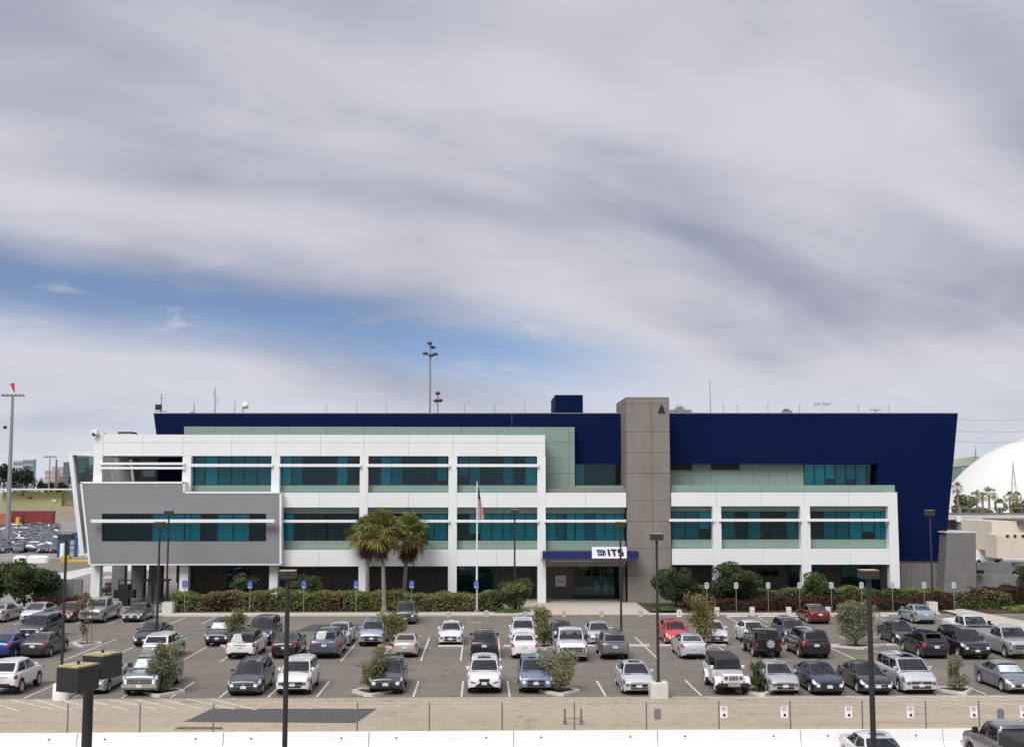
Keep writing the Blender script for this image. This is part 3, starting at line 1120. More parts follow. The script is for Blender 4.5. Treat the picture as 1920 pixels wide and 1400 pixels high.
MB().prism([Vector((c.x - .75, c.y, c.z - .3)), Vector((c.x + .75, c.y, c.z - .3)), Vector((c.x + .4, c.y, c.z + .35)), Vector((c.x - .35, c.y, c.z + .35))], (0, 1.2, 0)).obj('hood', M_GREYM, t)
MB().bbox(c.x - .3, c.x + .2, c.y + .2, c.y + .8, c.z + .35, c.z + .5, .05).obj('cap', M_BLACKM, t)
t = thing('air_handler', 'grey rooftop ducts and air unit beside the concrete tower', 'air unit', (P(1290, 775, YB + 7).x, YB + 7, ZR(775, YB + 7) - .5))
a, b = P(1258, 767, YB + 7), P(1312, 775, YB + 7)
MB().bbox(a.x, b.x - .9, a.y, a.y + 2, b.z - .8, a.z, .08).obj('duct', M_GREYM, t)
MB().tube((a.x + 1, a.y - .3, a.z - .1), (a.x + 1, a.y + 1.5, a.z - .1), .45, .45, 14).obj('duct_elbow', M_GREYM, t)
MB().bbox(b.x - .85, b.x + .2, a.y + .2, a.y + 2, b.z - .6, b.z + .32, .05).obj('pale_unit', mat('pale_metal', (.62, .62, .62), .5), t)
t = thing('hvac_unit', 'dark flat roof unit above the upper left white fascia', 'air unit', (P(232, 812, YF + 6).x, YF + 6, ZR(815, YF + 6)))
a, b = P(221, 809, YF + 6), P(246, 813.5, YF + 6)
MB().box(a.x, b.x, a.y, a.y + 2, b.z, a.z).obj('louvre_box', mat('dark_louvre', (.06, .062, .06), .6, var=.1), t)
MB().box(a.x - .5, b.x + .5, a.y - .3, a.y + 2.4, b.z - .35, b.z - .01).obj('curb_base', M_WHITE2, t)
t = thing('security_camera', 'white security camera on top of the upper left white column', 'camera', (P(181, 815, YF).x, YF - .3, ZR(815, YF)))
c = P(179, 812, YF - .3)
MB().bbox(c.x - .3, c.x + .25, c.y - .25, c.y + .25, c.z - .1, c.z + .32, .05).obj('housing', M_WHITE2, t)
MB().ball((c.x - .12, c.y - .2, c.z - .12), .16, .16, .18).obj('lens_dome', M_BLACKM, t)
MB().box(c.x + .1, c.x + .2, c.y, YF, c.z - .05, c.z + .05).obj('bracket', M_GREYM, t)

# ------------------------------------------------------------------ cars
M_CGLASS = mat('car_glass', (0.022, 0.030, 0.033), 0.03, spec=1.0)
M_CTINT = mat('tinted_car_glass', (0.006, 0.007, 0.008), 0.06, spec=0.6)
M_WSCR = glass_mat('tinted_windscreen', (0.50, 0.57, 0.56), 1.0)
M_SIDEG = glass_mat('tinted_side_glass', (0.36, 0.40, 0.40), 1.0)
M_PRIV = glass_mat('privacy_glass', (0.10, 0.11, 0.11), 1.0)
M_SEAT = mat('dark_seat', (0.035, 0.035, 0.037), 0.8)
M_SEAT2 = mat('beige_seat', (0.20, 0.175, 0.14), 0.8)
M_CCLEAR = glass_mat('clear_windscreen', (0.84, 0.88, 0.87), 0.9)
M_TYRE = mat('tyre_rubber', (0.014, 0.014, 0.014), 0.85)
M_RIM = mat('alloy_rim', (0.50, 0.51, 0.52), 0.4, metal=0.4)
M_UNDER = mat('underbody', (0.006, 0.006, 0.006), 0.9)
M_TRIM = mat('black_plastic', (0.014, 0.014, 0.015), 0.5)
M_CHROME = mat('chrome', (0.62, 0.63, 0.64), 0.15, metal=1.0)
M_HEAD = mat('headlight', (0.80, 0.82, 0.85), 0.08, spec=0.9)
M_HEADD = mat('smoked_headlight', (0.10, 0.11, 0.12), 0.06, spec=0.9)
M_TAIL = mat('taillight', (0.46, 0.010, 0.014), 0.12, spec=0.8)
M_PLATE = mat('plate', (0.60, 0.62, 0.64), 0.5, var=0.25, vscale=9)
M_SHADE = mat('silver_sunshade', (0.78, 0.80, 0.80), 0.35, metal=0.0, var=0.22, vscale=3.0)
M_AMBER = mat('amber_lens', (0.55, 0.20, 0.02), 0.2)

TYPES = {
    # zt/w/zb: top line, half width and sill against the fraction of the length (0 nose, 1 tail); cab: cowl, roof front, roof rear, rear base
    'sedan': dict(L=4.72, W=1.82, r=.33, wf=.195, wr=.79, zt=[(0, .64), (.012, .70), (.05, .78), (.15, .89), (.27, .97), (.40, .985), (.80, 1.05), (.86, 1.07), (.96, 1.05), (.985, .99), (1, .88)],
                  cab=[(.26, .96), (.44, 1.42), (.68, 1.43), (.87, 1.06)], side=[(.05, .46), (.50, .90)], nose=.62),
    'old_sedan': dict(L=4.55, W=1.74, r=.31, wf=.195, wr=.79, zt=[(0, .60), (.012, .68), (.05, .76), (.15, .85), (.28, .93), (.40, .95), (.80, 1.0), (.86, 1.01), (.96, .99), (.985, .93), (1, .82)],
                      cab=[(.275, .93), (.43, 1.37), (.66, 1.38), (.83, 1.0)], side=[(.05, .47), (.51, .90)], nose=.58),
    'compact': dict(L=4.55, W=1.78, r=.32, wf=.19, wr=.79, zt=[(0, .68), (.012, .74), (.05, .82), (.15, .93), (.25, 1.0), (.40, 1.01), (.80, 1.06), (.88, 1.09), (.965, 1.07), (.985, .99), (1, .88)],
                    cab=[(.235, .99), (.42, 1.45), (.68, 1.46), (.88, 1.09)], side=[(.05, .46), (.50, .90)], nose=.64),
    'sports_sedan': dict(L=4.75, W=1.82, r=.345, wf=.185, wr=.79, zt=[(0, .60), (.012, .67), (.05, .76), (.15, .88), (.29, .95), (.40, .97), (.80, 1.03), (.88, 1.05), (.965, 1.03), (.985, .96), (1, .84)],
                         cab=[(.285, .95), (.46, 1.37), (.66, 1.38), (.86, 1.04)], side=[(.06, .47), (.50, .89)], nose=.60),
    'hatch': dict(L=4.35, W=1.78, r=.33, wf=.19, wr=.80, zt=[(0, .68), (.012, .75), (.05, .84), (.15, .95), (.25, 1.02), (.40, 1.03), (.90, 1.08), (.975, 1.04), (1, .92)],
                  cab=[(.24, 1.01), (.42, 1.48), (.84, 1.46), (.975, 1.06)], side=[(.05, .42), (.45, .76), (.79, .93)], nose=.66),
    'liftback': dict(L=4.5, W=1.76, r=.32, wf=.19, wr=.79, zt=[(0, .66), (.012, .74), (.05, .83), (.15, .97), (.22, 1.02), (.40, 1.03), (.90, 1.10), (.975, 1.06), (1, .92)],
                     cab=[(.20, 1.01), (.44, 1.49), (.66, 1.48), (.965, 1.12)], side=[(.07, .42), (.45, .78), (.80, .93)], nose=.64),
    'crossover': dict(L=4.62, W=1.86, r=.37, wf=.19, wr=.79, zt=[(0, .78), (.012, .86), (.05, .95), (.15, 1.04), (.25, 1.11), (.40, 1.12), (.92, 1.17), (.98, 1.12), (1, 1.0)],
                      cab=[(.235, 1.10), (.39, 1.64), (.88, 1.64), (.98, 1.14)], side=[(.05, .38), (.41, .72), (.75, .94)], nose=.78),
    'wagon': dict(L=4.78, W=1.82, r=.35, wf=.19, wr=.79, zt=[(0, .72), (.012, .80), (.05, .88), (.15, .99), (.26, 1.06), (.40, 1.07), (.92, 1.12), (.98, 1.06), (1, .94)],
                  cab=[(.245, 1.05), (.41, 1.58), (.87, 1.57), (.98, 1.08)], side=[(.05, .38), (.41, .72), (.75, .94)], nose=.70),
    'big_suv': dict(L=5.0, W=1.97, r=.39, wf=.185, wr=.785, zt=[(0, .90), (.012, 1.0), (.05, 1.08), (.15, 1.13), (.25, 1.18), (.40, 1.19), (.94, 1.22), (.985, 1.18), (1, 1.05)],
                    cab=[(.24, 1.17), (.37, 1.76), (.91, 1.77), (.985, 1.2)], side=[(.04, .36), (.39, .68), (.71, .95)], nose=.86),
    'boxy_wagon': dict(L=5.0, W=1.92, r=.37, wf=.18, wr=.79, zt=[(0, .86), (.012, .95), (.05, 1.02), (.15, 1.07), (.25, 1.10), (.40, 1.10), (.95, 1.12), (.987, 1.08), (1, .98)],
                       cab=[(.25, 1.09), (.36, 1.66), (.94, 1.66), (.985, 1.1)], side=[(.04, .34), (.37, .66), (.69, .96)], nose=.84),
    'old_suv': dict(L=4.5, W=1.80, r=.36, wf=.19, wr=.78, zt=[(0, .86), (.012, .96), (.05, 1.02), (.15, 1.07), (.26, 1.10), (.40, 1.11), (.95, 1.12), (.985, 1.08), (1, .98)],
                    cab=[(.265, 1.09), (.37, 1.66), (.90, 1.68), (.985, 1.1)], side=[(.04, .36), (.39, .68), (.71, .95)], nose=.84),
    'lifted_suv': dict(L=4.3, W=1.80, r=.40, wf=.20, wr=.79, zt=[(0, .92), (.012, 1.02), (.05, 1.10), (.15, 1.16), (.28, 1.20), (.40, 1.21), (.90, 1.20), (.98, 1.14), (1, 1.02)],
                       cab=[(.28, 1.19), (.45, 1.72), (.82, 1.74), (.97, 1.18)], side=[(.05, .50), (.55, .90)], nose=.90, zlift=.16),
    'minivan': dict(L=5.1, W=1.99, r=.35, wf=.19, wr=.79, zt=[(0, .74), (.012, .82), (.05, .92), (.14, 1.06), (.20, 1.13), (.40, 1.14), (.94, 1.18), (.985, 1.12), (1, .98)],
                    cab=[(.185, 1.12), (.36, 1.70), (.92, 1.70), (.985, 1.14)], side=[(.06, .34), (.37, .66), (.69, .95)], nose=.74),
    'pickup': dict(L=5.75, W=2.0, r=.40, wf=.17, wr=.775, zt=[(0, .98), (.010, 1.08), (.04, 1.16), (.15, 1.22), (.25, 1.27), (.40, 1.28), (.985, 1.34), (1, 1.28)],
                   cab=[(.25, 1.26), (.35, 1.88), (.56, 1.90), (.60, 1.3)], side=[(.05, .46), (.51, .93)], nose=.94, bed=(.615, .98, .85)),
    'jeep': dict(L=4.5, W=1.72, r=.42, wf=.155, wr=.80, zt=[(0, 1.06), (.02, 1.13), (.10, 1.15), (.27, 1.18), (.40, 1.19), (.985, 1.2), (1, 1.2)],
                 cab=[(.30, 1.17), (.355, 1.72), (.965, 1.80), (.995, 1.19)], side=[(.03, .36), (.40, .68), (.72, .95)], nose=1.0, boxy=True, zlift=.12),
}
W_CP = [(0, .76), (.012, .86), (.03, .925), (.07, .97), (.16, 1.0), (.84, 1.0), (.93, .975), (.97, .93), (.988, .87), (1, .78)]
W_BOX = [(0, .62), (.02, .66), (.30, .80), (.36, .98), (.99, .98), (1, .96)]
W_VAN = [(0, .80), (.012, .90), (.03, .955), (.07, .98), (.16, 1.0), (.90, 1.0), (.97, .975), (.99, .94), (1, .88)]


class CarShape:
    def __init__(s, T):
        s.T = T
        s.L, s.hw, s.r = T['L'], T['W'] / 2, T['r']
        s.wcp = W_BOX if T.get('boxy') else (W_VAN if T['cab'][3][0] > .95 or 'bed' in T else W_CP)
        s.base = .20 + T.get('zlift', 0) + (.10 if T['r'] > .36 else .0)

    def y(s, f):
        return s.L * (.5 - f)

    def zbot(s, f):
        b = s.base + (.10 * (1 - f / .03) if f < .03 else 0) + (.12 * (f - .96) / .04 if f > .96 else 0)
        for wc in (s.T['wf'], s.T['wr']):
            d = abs(f - wc) * s.L
            R = s.r + .065
            if d < R:
                b = max(b, s.r + math.sqrt(R * R - d * d))
        return b

    def section(s, f):
        T = s.T
        w = s.hw * interp(s.wcp, f)
        zt = interp(T['zt'], f)
        zb = min(s.zbot(f), zt - .12)
        h = zt - zb
        cr = .035 if .2 < f < .9 else .05
        if 'bed' in T and T['bed'][0] < f < T['bed'][1]:
            fl = T['bed'][2]
            return [(w * .97, zb), (w, zb + h * .3), (w, zb + h * .62), (w * .985, zt - .06), (w * .95, zt), (w * .86, zt - .02), (w * .85, fl), (w * .4, fl), (0, fl)]
        if T.get('boxy'):
            return [(w * .98, zb), (w, zb + h * .3), (w, zb + h * .62), (w, zt - .06), (w * .975, zt - .01), (w * .9, zt), (w * .6, zt + .01), (w * .3, zt + .012), (0, zt + .015)]
        return [(w * .95, zb), (w * .995, zb + h * .28), (w, zb + h * .55), (w * .975, zb + h * .84), (w * .93, zt - h * .045), (w * .86, zt), (w * .6, zt + cr * .55), (w * .3, zt + cr * .9), (0, zt + cr)]

    def pt(s, f, t, side=1):
        sec = s.section(f)
        k = min(int(t), len(sec) - 2)
        u = t - k
        x, z = lerp(sec[k][0], sec[k + 1][0], u), lerp(sec[k][1], sec[k + 1][1], u)
        return Vector((side * x, s.y(f), z))

    def patch(s, f0, f1, t0, t1, side, off, nf=4, ntt=3, skew=0.0):
        rows = []
        for i in range(nf + 1):
            row = []
            for j in range(ntt + 1):
                t = lerp(t0, t1, j / ntt)
                f = lerp(f0, f1, i / nf) + skew * (j / ntt)
                p = s.pt(f, t, side)
                e = .004
                a = s.pt(min(f + e, 1), t, side) - s.pt(max(f - e, 0), t, side)
                b = s.pt(f, t + .15, side) - s.pt(f, max(t - .15, 0), side)
                n = a.cross(b)
                n.normalize()
                if n.x * side < 0:
                    n = -n
                row.append(p + n * off)
            rows.append(row)
        return rows

    def body(s):
        T = s.T
        fs = set(i / 40 for i in range(41))
        for cp in (T['zt'], s.wcp):
            fs |= set(a for a, _ in cp)
        for wc in (T['wf'], T['wr']):
            R = (s.r + .065) / s.L
            for k in (1.0, .985, .93, .82, .64, .4, .15):
                fs |= {wc - R * k, wc + R * k}
        if 'bed' in T:
            b0, b1, _ = T['bed']
            fs |= {b0 - .001, b0 + .001, b1 - .001, b1 + .001}
        fs = sorted(f for f in fs if 0 <= f <= 1)
        mb = MB()
        rows = []
        for f in fs:
            sec = s.section(f)
            pts = [(-x, s.y(f), z) for x, z in sec] + [(x, s.y(f), z) for x, z in sec[-2::-1]]
            rows.append(pts)
        n = len(rows[0])
        c0, c1 = T['cab'][0][0] + .012, T['cab'][3][0] - .012
        vs = [p for r in rows for p in r]
        qs = []
        for i in range(len(rows) - 1):
            for j in range(n - 1):
                if 5 <= j <= 10 and fs[i] > c0 and fs[i + 1] < c1:
                    continue          # open under the cabin
                qs.append((i * n + j, i * n + j + 1, (i + 1) * n + j + 1, (i + 1) * n + j))
        mb.add(vs, qs)
        mb.f.append(tuple(range(n)))
        o = (len(rows) - 1) * n
        mb.f.append(tuple(range(o + n - 1, o - 1, -1)))
        return mb

    # cabin ------------------------------------------------------
    def cab_lines(s, v):
        c, rf, rr, rb = s.T['cab']
        e = v ** .92
        yf = lerp(s.y(c[0]), s.y(rf[0]), e)
        zf = lerp(c[1], rf[1], v)
        yr = lerp(s.y(rb[0]), s.y(rr[0]), e)
        zr = lerp(rb[1], rr[1], v)
        if s.T.get('boxy'):
            w = s.hw * lerp(.90, .84, v)
        elif s.T['cab'][3][0] > .95 or 'bed' in s.T:
            w = s.hw * (lerp(.90, .76, v) + .03 * math.sin(math.pi * v))
        else:
            w = s.hw * (lerp(.885, .66, v) + .035 * math.sin(math.pi * v))
        return yf, zf, yr, zr, w

    def side_pt(s, u, v, side, off=0.0):
        yf, zf, yr, zr, w = s.cab_lines(v)
        k = 1 - .07 * (2 * u - 1) ** 2
        z = lerp(zf, zr, u)
        if v > .6:
            z += .03 * math.sin(math.pi * u) * (v - .6) / .4
        return Vector((side * (w * k + off), lerp(yf, yr, u), z))

    def front_pt(s, q, v, off=0.0, rear=False):
        yf, zf, yr, zr, w = s.cab_lines(v)
        w *= .93
        bul = 0.03 if s.T.get('boxy') else .13
        if rear:
            return Vector((q * w, yr - (bul * .8) * (1 - q * q) - off, zr + off * .5 + .02 * (1 - q * q)))
        return Vector((q * w, yf + bul * (1 - q * q) + off, zf + off * .5 + .02 * (1 - q * q)))

    def roof_pt(s, u, q, off=0.0):
        p = s.side_pt(u, 1.0, 1)
        f, r = s.front_pt(q, 1.0), s.front_pt(q, 1.0, rear=True)
        y = lerp(f.y, r.y, u)
        z = p.z + .045 * (1 - q * q) * (1 if not s.T.get('boxy') else .3) + off
        return Vector((q * p.x, y, z))

    def cabin(s):
        """pillars, roof and rails: the shell with its window openings left out"""
        mb = MB()

        def frame(us, vs, pt, hole):
            for i in range(len(us) - 1):
                for j in range(len(vs) - 1):
                    if hole((us[i] + us[i + 1]) / 2, (vs[j] + vs[j + 1]) / 2):
                        continue
                    mb.add([pt(us[i], vs[j]), pt(us[i + 1], vs[j]), pt(us[i + 1], vs[j + 1]), pt(us[i], vs[j + 1])], [(0, 1, 2, 3)])
        wins = s.T['side']
        us = sorted(set([0, 1] + [x for w in wins for x in w] + [lerp(w[0], w[1], k / 4) for w in wins for k in (1, 2, 3)]))
        vs = [0, .08, .28, .48, .68, .86, .93, 1]
        for sd in (-1, 1):
            frame(us, vs, lambda u, v: s.side_pt(u, v, sd), lambda u, v: .08 < v < .86 and any(a + .02 < u < b - .02 for a, b in wins))
        fq = [-1, -.93] + [lerp(-.93, .93, k / 8) for k in range(1, 8)] + [.93, 1]
        frame(fq, [0, .07, .3, .5, .7, .94, 1], lambda q, v: s.front_pt(q, v), lambda q, v: .07 < v < .94 and abs(q) < .93)
        rq = [-1, -.86] + [lerp(-.86, .86, k / 8) for k in range(1, 8)] + [.86, 1]
        frame(rq, [0, .16, .35, .5, .7, .86, 1], lambda q, v: s.front_pt(q, v, rear=True), lambda q, v: .16 < v < .86 and abs(q) < .86)
        nu, nq = 12, 8
        mb.grid([[s.roof_pt(i / nu, -1 + 2 * j / nq) for j in range(nq + 1)] for i in range(nu + 1)])
        return mb


def rrect(mb, x0, x1, z0, z1, y, d):
    c = min(x1 - x0, z1 - z0) * .2
    pts = [(x0 + c, z0), (x1 - c, z0), (x1, z0 + c), (x1, z1 - c), (x1 - c, z1), (x0 + c, z1), (x0, z1 - c), (x0, z0 + c)]
    return mb.prism([Vector((x, y, z)) for x, z in pts], (0, d, 0))


def wheel_meshes(r, w):
    t = MB().lathe([(r * .06, -w / 2 + .06), (r * .64, -w / 2 + .06), (r * .66, -w / 2 + .005), (r * .9, -w / 2 - .0), (r * .97, -w / 2 + .02), (r, -w / 2 + .05), (r, w / 2 - .05), (r * .97, w / 2 - .02), (r * .9, w / 2), (r * .66, w / 2 - .005), (r * .64, w / 2 - .06), (r * .06, w / 2 - .06)], 22, axis='x').mesh('tyre', True, 50)
    m = MB()
    m.lathe([(r * .63, -.06), (r * .64, .0), (r * .60, .005), (r * .57, -.03)], 20, c=(w / 2 - .005, 0, 0), axis='x')
    for k in range(6):
        a = 2 * math.pi * k / 6
        for da, rr in ((0, r * .57),):
            c, sn = math.cos(a), math.sin(a)
            c2, s2 = math.cos(a + .22), math.sin(a + .22)
            c3, s3 = math.cos(a - .22), math.sin(a - .22)
            x = w / 2 - .012
            m.add([(x, c2 * rr, s2 * rr), (x, c3 * rr, s3 * rr), (x + .012, c3 * r * .12, s3 * r * .12), (x + .012, c2 * r * .12, s2 * r * .12)], [(0, 1, 2, 3)])
    m.lathe([(r * .16, 0), (r * .15, .02), (r * .05, .025)], 10, c=(w / 2 - .01, 0, 0), axis='x')
    rm = m.mesh('rim', True, 40)
    for me in (t, rm):
        me.materials.append(None)
    return t, rm


CAR_T = {}


def template(kind, face):
    """list of (part name, mesh, material role, location, rz, children)"""
    key = (kind, face)
    if key in CAR_T:
        return CAR_T[key]
    T = TYPES[kind]
    S = CarShape(T)
    L, hw = S.L, S.hw
    parts = []

    def add(name, mb, role, smooth=True, angle=38, loc=(0, 0, 0), rz=0, kids=()):
        me = mb if isinstance(mb, bpy.types.Mesh) else mb.mesh(name, smooth, angle)
        if not len(me.materials):
            me.materials.append(None)
        parts.append((name, me, role, loc, rz, list(kids)))
        return parts[-1]

    def kid(name, mb, role, smooth=True):
        me = mb.mesh(name, smooth, 38)
        me.materials.append(None)
        return (name, me, role, (0, 0, 0), 0, [])

    add('body', S.body(), 'paint')
    add('cabin_shell', S.cabin(), 'roof')
    # underbody
    ub = MB().box(-hw + .24, hw - .24, -L / 2 + .14, L / 2 - .14, S.base - .03, .75)
    ub.box(-hw + .07, hw - .07, S.y(T['wr']) + S.r + .08, S.y(T['wf']) - S.r - .08, S.base - .02, .7)
    add('underbody', ub, 'under', False)
    # glass
    nq = 8
    wl, wh = (.07, .94)
    ws = MB().grid([[S.front_pt(lerp(-.93, .93, i / nq), lerp(wl, wh, j / 4), .008) for i in range(nq + 1)] for j in range(5)])
    add('windscreen', ws, 'windscreen')
    rlo, rhi = (.16, .86)
    add('rear_window', MB().grid([[S.front_pt(lerp(-.86, .86, i / nq), lerp(rlo, rhi, j / 4), .008, True) for i in range(nq + 1)] for j in range(5)]), 'rearglass')
    for sd in (-1, 1):
        for k, (u0, u1) in enumerate(T['side']):
            rows = []
            for j in range(5):
                v = lerp(.08, .86, j / 4)
                sk0 = (.03 * (j / 4) if k == 0 else 0)
                sk1 = (-.05 * (j / 4) if k == len(T['side']) - 1 else 0)
                rows.append([S.side_pt(lerp(u0 + sk0, u1 + sk1, i / 6), v, sd, .008) for i in range(7)])
            add('side_window', MB().grid(rows), 'rearglass' if k else 'glass')
    # interior: dashboard, front and rear seats
    cz = T['cab'][0][1]
    yd = S.y(T['cab'][0][0])
    fl = .45
    add('dashboard', MB().bbox(-hw * .82, hw * .82, yd - .75, yd - .02, fl, cz + .02, .08), 'dash')
    yr_ = S.y(T['cab'][3][0])
    fy = yd - 1.45
    rows_ = [fy] + ([fy - .95] if fy - .95 > yr_ + .35 else []) + ([fy - 1.8] if fy - 1.8 > yr_ + .35 and S.r > .36 else [])
    for ky, sy in enumerate(rows_):
        for sx in (-.37, .37):
            st = MB().bbox(sx - .24, sx + .24, sy - .12, sy + .10, fl, cz + .16, .06)
            st.bbox(sx - .13, sx + .13, sy - .10, sy + .02, cz + .17, cz + .34, .04)
            st.bbox(sx - .24, sx + .24, sy + .10, sy + .55, fl, fl + .22, .05)
            add('seat', st, 'seat')
    add('steering_wheel', MB().lathe([(.19, 0), (.20, .015), (.17, .03)], 14, axis='x'), 'dash', loc=(-.37, yd - .80, cz - .04), rz=math.pi / 2)
    # doors with handles
    c0 = T['cab'][0][0] + .045
    c1 = T['cab'][3][0]
    fr_end = T['wf'] + (S.r + .09) / L
    re_start = T['wr'] - (S.r + .09) / L
    d0, d1 = max(c0, fr_end), min(re_start + (.03 if 'bed' not in T else 0), c1 - .02)
    if 'bed' in T:
        d1 = min(d1, .575)
    ndoor = 1 if kind == 'lifted_suv' else 2
    for sd in (-1, 1):
        for k in range(ndoor):
            a, b = lerp(d0, d1, k / ndoor) + .002, lerp(d0, d1, (k + 1) / ndoor) - .002
            rows = S.patch(a, b, .25, 4.2, sd, .007, 5, 5)
            hp = S.pt(b - .02, 3.0, sd)
            h = MB().bbox(min(hp.x, hp.x + sd * .035), max(hp.x, hp.x + sd * .035), hp.y, hp.y + .2, hp.z, hp.z + .03, .006)
            add('door', MB().grid(rows), 'paint', kids=[kid('handle', h, 'handle')])
        mp = S.side_pt(.07, .10, sd)
        w = .20 if 'bed' not in T else .24
        mx0, mx1 = mp.x + sd * .03, mp.x + sd * (.03 + w)
        mm = MB().bbox(min(mx0, mx1), max(mx0, mx1), mp.y - .05, mp.y + .09, mp.z + .02, mp.z + .02 + (.15 if 'bed' not in T else .24), .035)
        add('mirror', mm, 'mirror')
    if not T.get('boxy'):
        cw = T['cab'][0][0]
        sm = MB()
        for sd in (-1, 1):
            sm.grid(S.patch(.03, cw - .005, 4.93, 5.05, sd, .004, 10, 1))
        add('hood_seam', sm, 'dark')
        cs = MB()
        for sd in (-1, 1):
            cs.grid([[S.pt(cw + df, t, sd) + Vector((0, 0, .012)) for t in (5.2, 6, 7, 8)] for df in (-.028, -.004)])
        add('cowl_panel', cs, 'dark')
    # lamps
    nz, big = T['nose'], S.r > .355
    yn, yt = L / 2, -L / 2
    zt0 = interp(T['zt'], 0)
    if T.get('boxy'):
        for sd in (-1, 1):
            add('headlight', MB().lathe([(.11, 0), (.115, .02), (.09, .045)], 16, c=(0, 0, 0), axis='x'), 'head', loc=(sd * .40, yn - .01, .93), rz=math.pi / 2)
            add('taillight', MB().bbox(min(sd * (hw - .16), sd * (hw + .0)), max(sd * (hw - .16), sd * hw), yt - .05, yt + .02, .78, 1.0, .02), 'tail')
        sl = MB()
        for k in range(7):
            x = -.21 + .07 * k
            rrect(sl, x - .022, x + .022, .80, 1.04, yn - .01, .03)
        add('grille', sl, 'dark')
        add('front_bumper', rrect(MB(), -hw - .0, hw + .0, .48, .66, yn - .1, .28), 'dark')
        add('winch_cover', rrect(MB(), -.33, .33, .50, .74, yn + .18, .02), 'bumperplate')
        add('rear_bumper', rrect(MB(), -hw, hw, .50, .66, yt - .16, .2), 'dark')
        for sd in (-1, 1):
            for wc, nm in ((T['wf'], 'fender'), (T['wr'], 'fender')):
                mb = MB()
                pts = []
                R0, R1 = S.r + .05, S.r + .11
                rows0, n = [], 10
                for i in range(n + 1):
                    a = math.radians(lerp(12, 168, i / n))
                    yc = S.y(wc)
                    xi = sd * (hw * (.64 if wc < .5 else .95))
                    xo = sd * (hw + .10)
                    cy, cz = math.cos(a), math.sin(a)
                    rows0.append([(xi, yc + R1 * cy, S.r + R1 * cz), (xo, yc + R1 * cy, S.r + R1 * cz), (xo, yc + R0 * cy, S.r + R0 * cz), (xi, yc + R0 * cy, S.r + R0 * cz)])
                mb.grid(rows0)
                add('fender', mb, 'flare')
        if face == 'spare':
            t, rm = wheel_meshes(.40, .25)
            add('spare_wheel', t, 'tyre', loc=(.08, yt - .16, .98), rz=-math.pi / 2, kids=[('rim', rm, 'rim', (0, 0, 0), 0, [])])
    else:
        h0, h1 = (2.75, 4.25) if big else (2.5, 4.2)
        lf = .075 if 'bed' not in T else .03
        slant = face in ('hourglass', 'slim')
        for sd in (-1, 1):
            if slant:
                hm = MB().grid(S.patch(.001, .085, 3.1, 4.15, sd, .008, 5, 2, skew=.012))
                q = [(.80, -.15), (.80, -.06), (.62, -.10), (.46, -.19), (.60, -.19)]
            else:
                hm = MB().grid(S.patch(.001, lf, h0, h1, sd, .008, 5, 3, skew=.012))
                q = [(.79, -.21), (.79, -.05), (.66, -.03), (.58, -.08), (.60, -.20)] if 'bed' not in T else [(.82, -.30), (.82, -.05), (.68, -.05), (.68, -.30)]
            hm.prism([Vector((sd * hw * a, yn + .004, zt0 + b)) for a, b in q], (0, .012, 0))
            add('headlight', hm, 'head')
            if 'bed' in T:
                add('taillight', MB().bbox(min(sd * hw * .80, sd * hw * .90), max(sd * hw * .80, sd * hw * .90), yt - .02, yt + .04, .86, 1.24, .015), 'tail')
            elif T['cab'][3][0] > .95:
                add('taillight', MB().grid(S.patch(.945, .999, 2.3, 4.2, sd, .010, 4, 3)), 'tail')
            else:
                add('taillight', MB().grid(S.patch(.94, .999, 2.6, 4.25, sd, .010, 4, 3)), 'tail')
        # front: grille, intake, plate
        gw = hw * {'wide': .60, 'truck': .64, 'truck2': .64, 'hourglass': .60, 'plain': .50, 'bold': .52, 'slim': .46, 'chrome': .50, 'vshape': .36, 'band': .56}.get(face, .45)
        zc = zt0
        gz = {'truck': (.30, .02), 'truck2': (.30, .02), 'hourglass': (.44, -.02), 'bold': (.24, .02), 'wide': (.22, .01), 'chrome': (.19, .0), 'band': (.19, 0.0)}.get(face, (.15, .01))
        z1g, z0g = zc - gz[1] - .01, zc - gz[1] - gz[0]
        g = MB()
        if face == 'hourglass':
            zt_, zb_ = z1g + .05, S.base + .08
            zm2 = lerp(zb_, zt_, .55)
            pts = [(-gw * .55, zt_), (gw * .55, zt_), (gw * .42, zm2), (gw * 1.05, zb_), (-gw * 1.05, zb_), (-gw * .42, zm2)]
            g.prism([Vector((x, yn - .01, z)) for x, z in pts], (0, .03, 0))
            add('grille', g, 'dark', False)
        else:
            add('grille', rrect(g, -gw, gw, z0g, z1g, yn - .01, .03), 'grille', False)
            if face in ('truck', 'truck2', 'chrome', 'bold', 'wide', 'band'):
                c = MB()
                if face == 'truck2':      # crosshair grille
                    c.box(-gw, gw, yn + .02, yn + .035, (z0g + z1g) / 2 - .03, (z0g + z1g) / 2 + .03)
                    c.box(-.05, .05, yn + .02, yn + .036, z0g, z1g)
                    c.box(-gw - .03, gw + .03, yn + .02, yn + .034, z1g - .03, z1g + .02)
                else:
                    for zz in ((z0g + .02, z1g - .02) if face != 'truck' else (z0g + .03, (z0g + z1g) / 2, z1g - .03)):
                        c.box(-gw, gw, yn + .02, yn + .03, zz - .018, zz + .018)
                add('grille_bar', c, 'chrome', False)
            if face == 'vshape':
                c = MB()
                c.prism([Vector((x, yn + .02, z)) for x, z in ((-.26, z1g + .01), (-.20, z1g + .01), (-.10, z0g), (.10, z0g), (.20, z1g + .01), (.26, z1g + .01), (.13, z0g - .05), (-.13, z0g - .05))], (0, .015, 0))
                add('grille_bar', c, 'chrome', False)
            add('emblem', MB().lathe([(.055, 0), (.055, .015), (.03, .02)], 12, axis='x'), 'chrome', loc=(0, yn + .02, (z0g + z1g) / 2), rz=math.pi / 2)
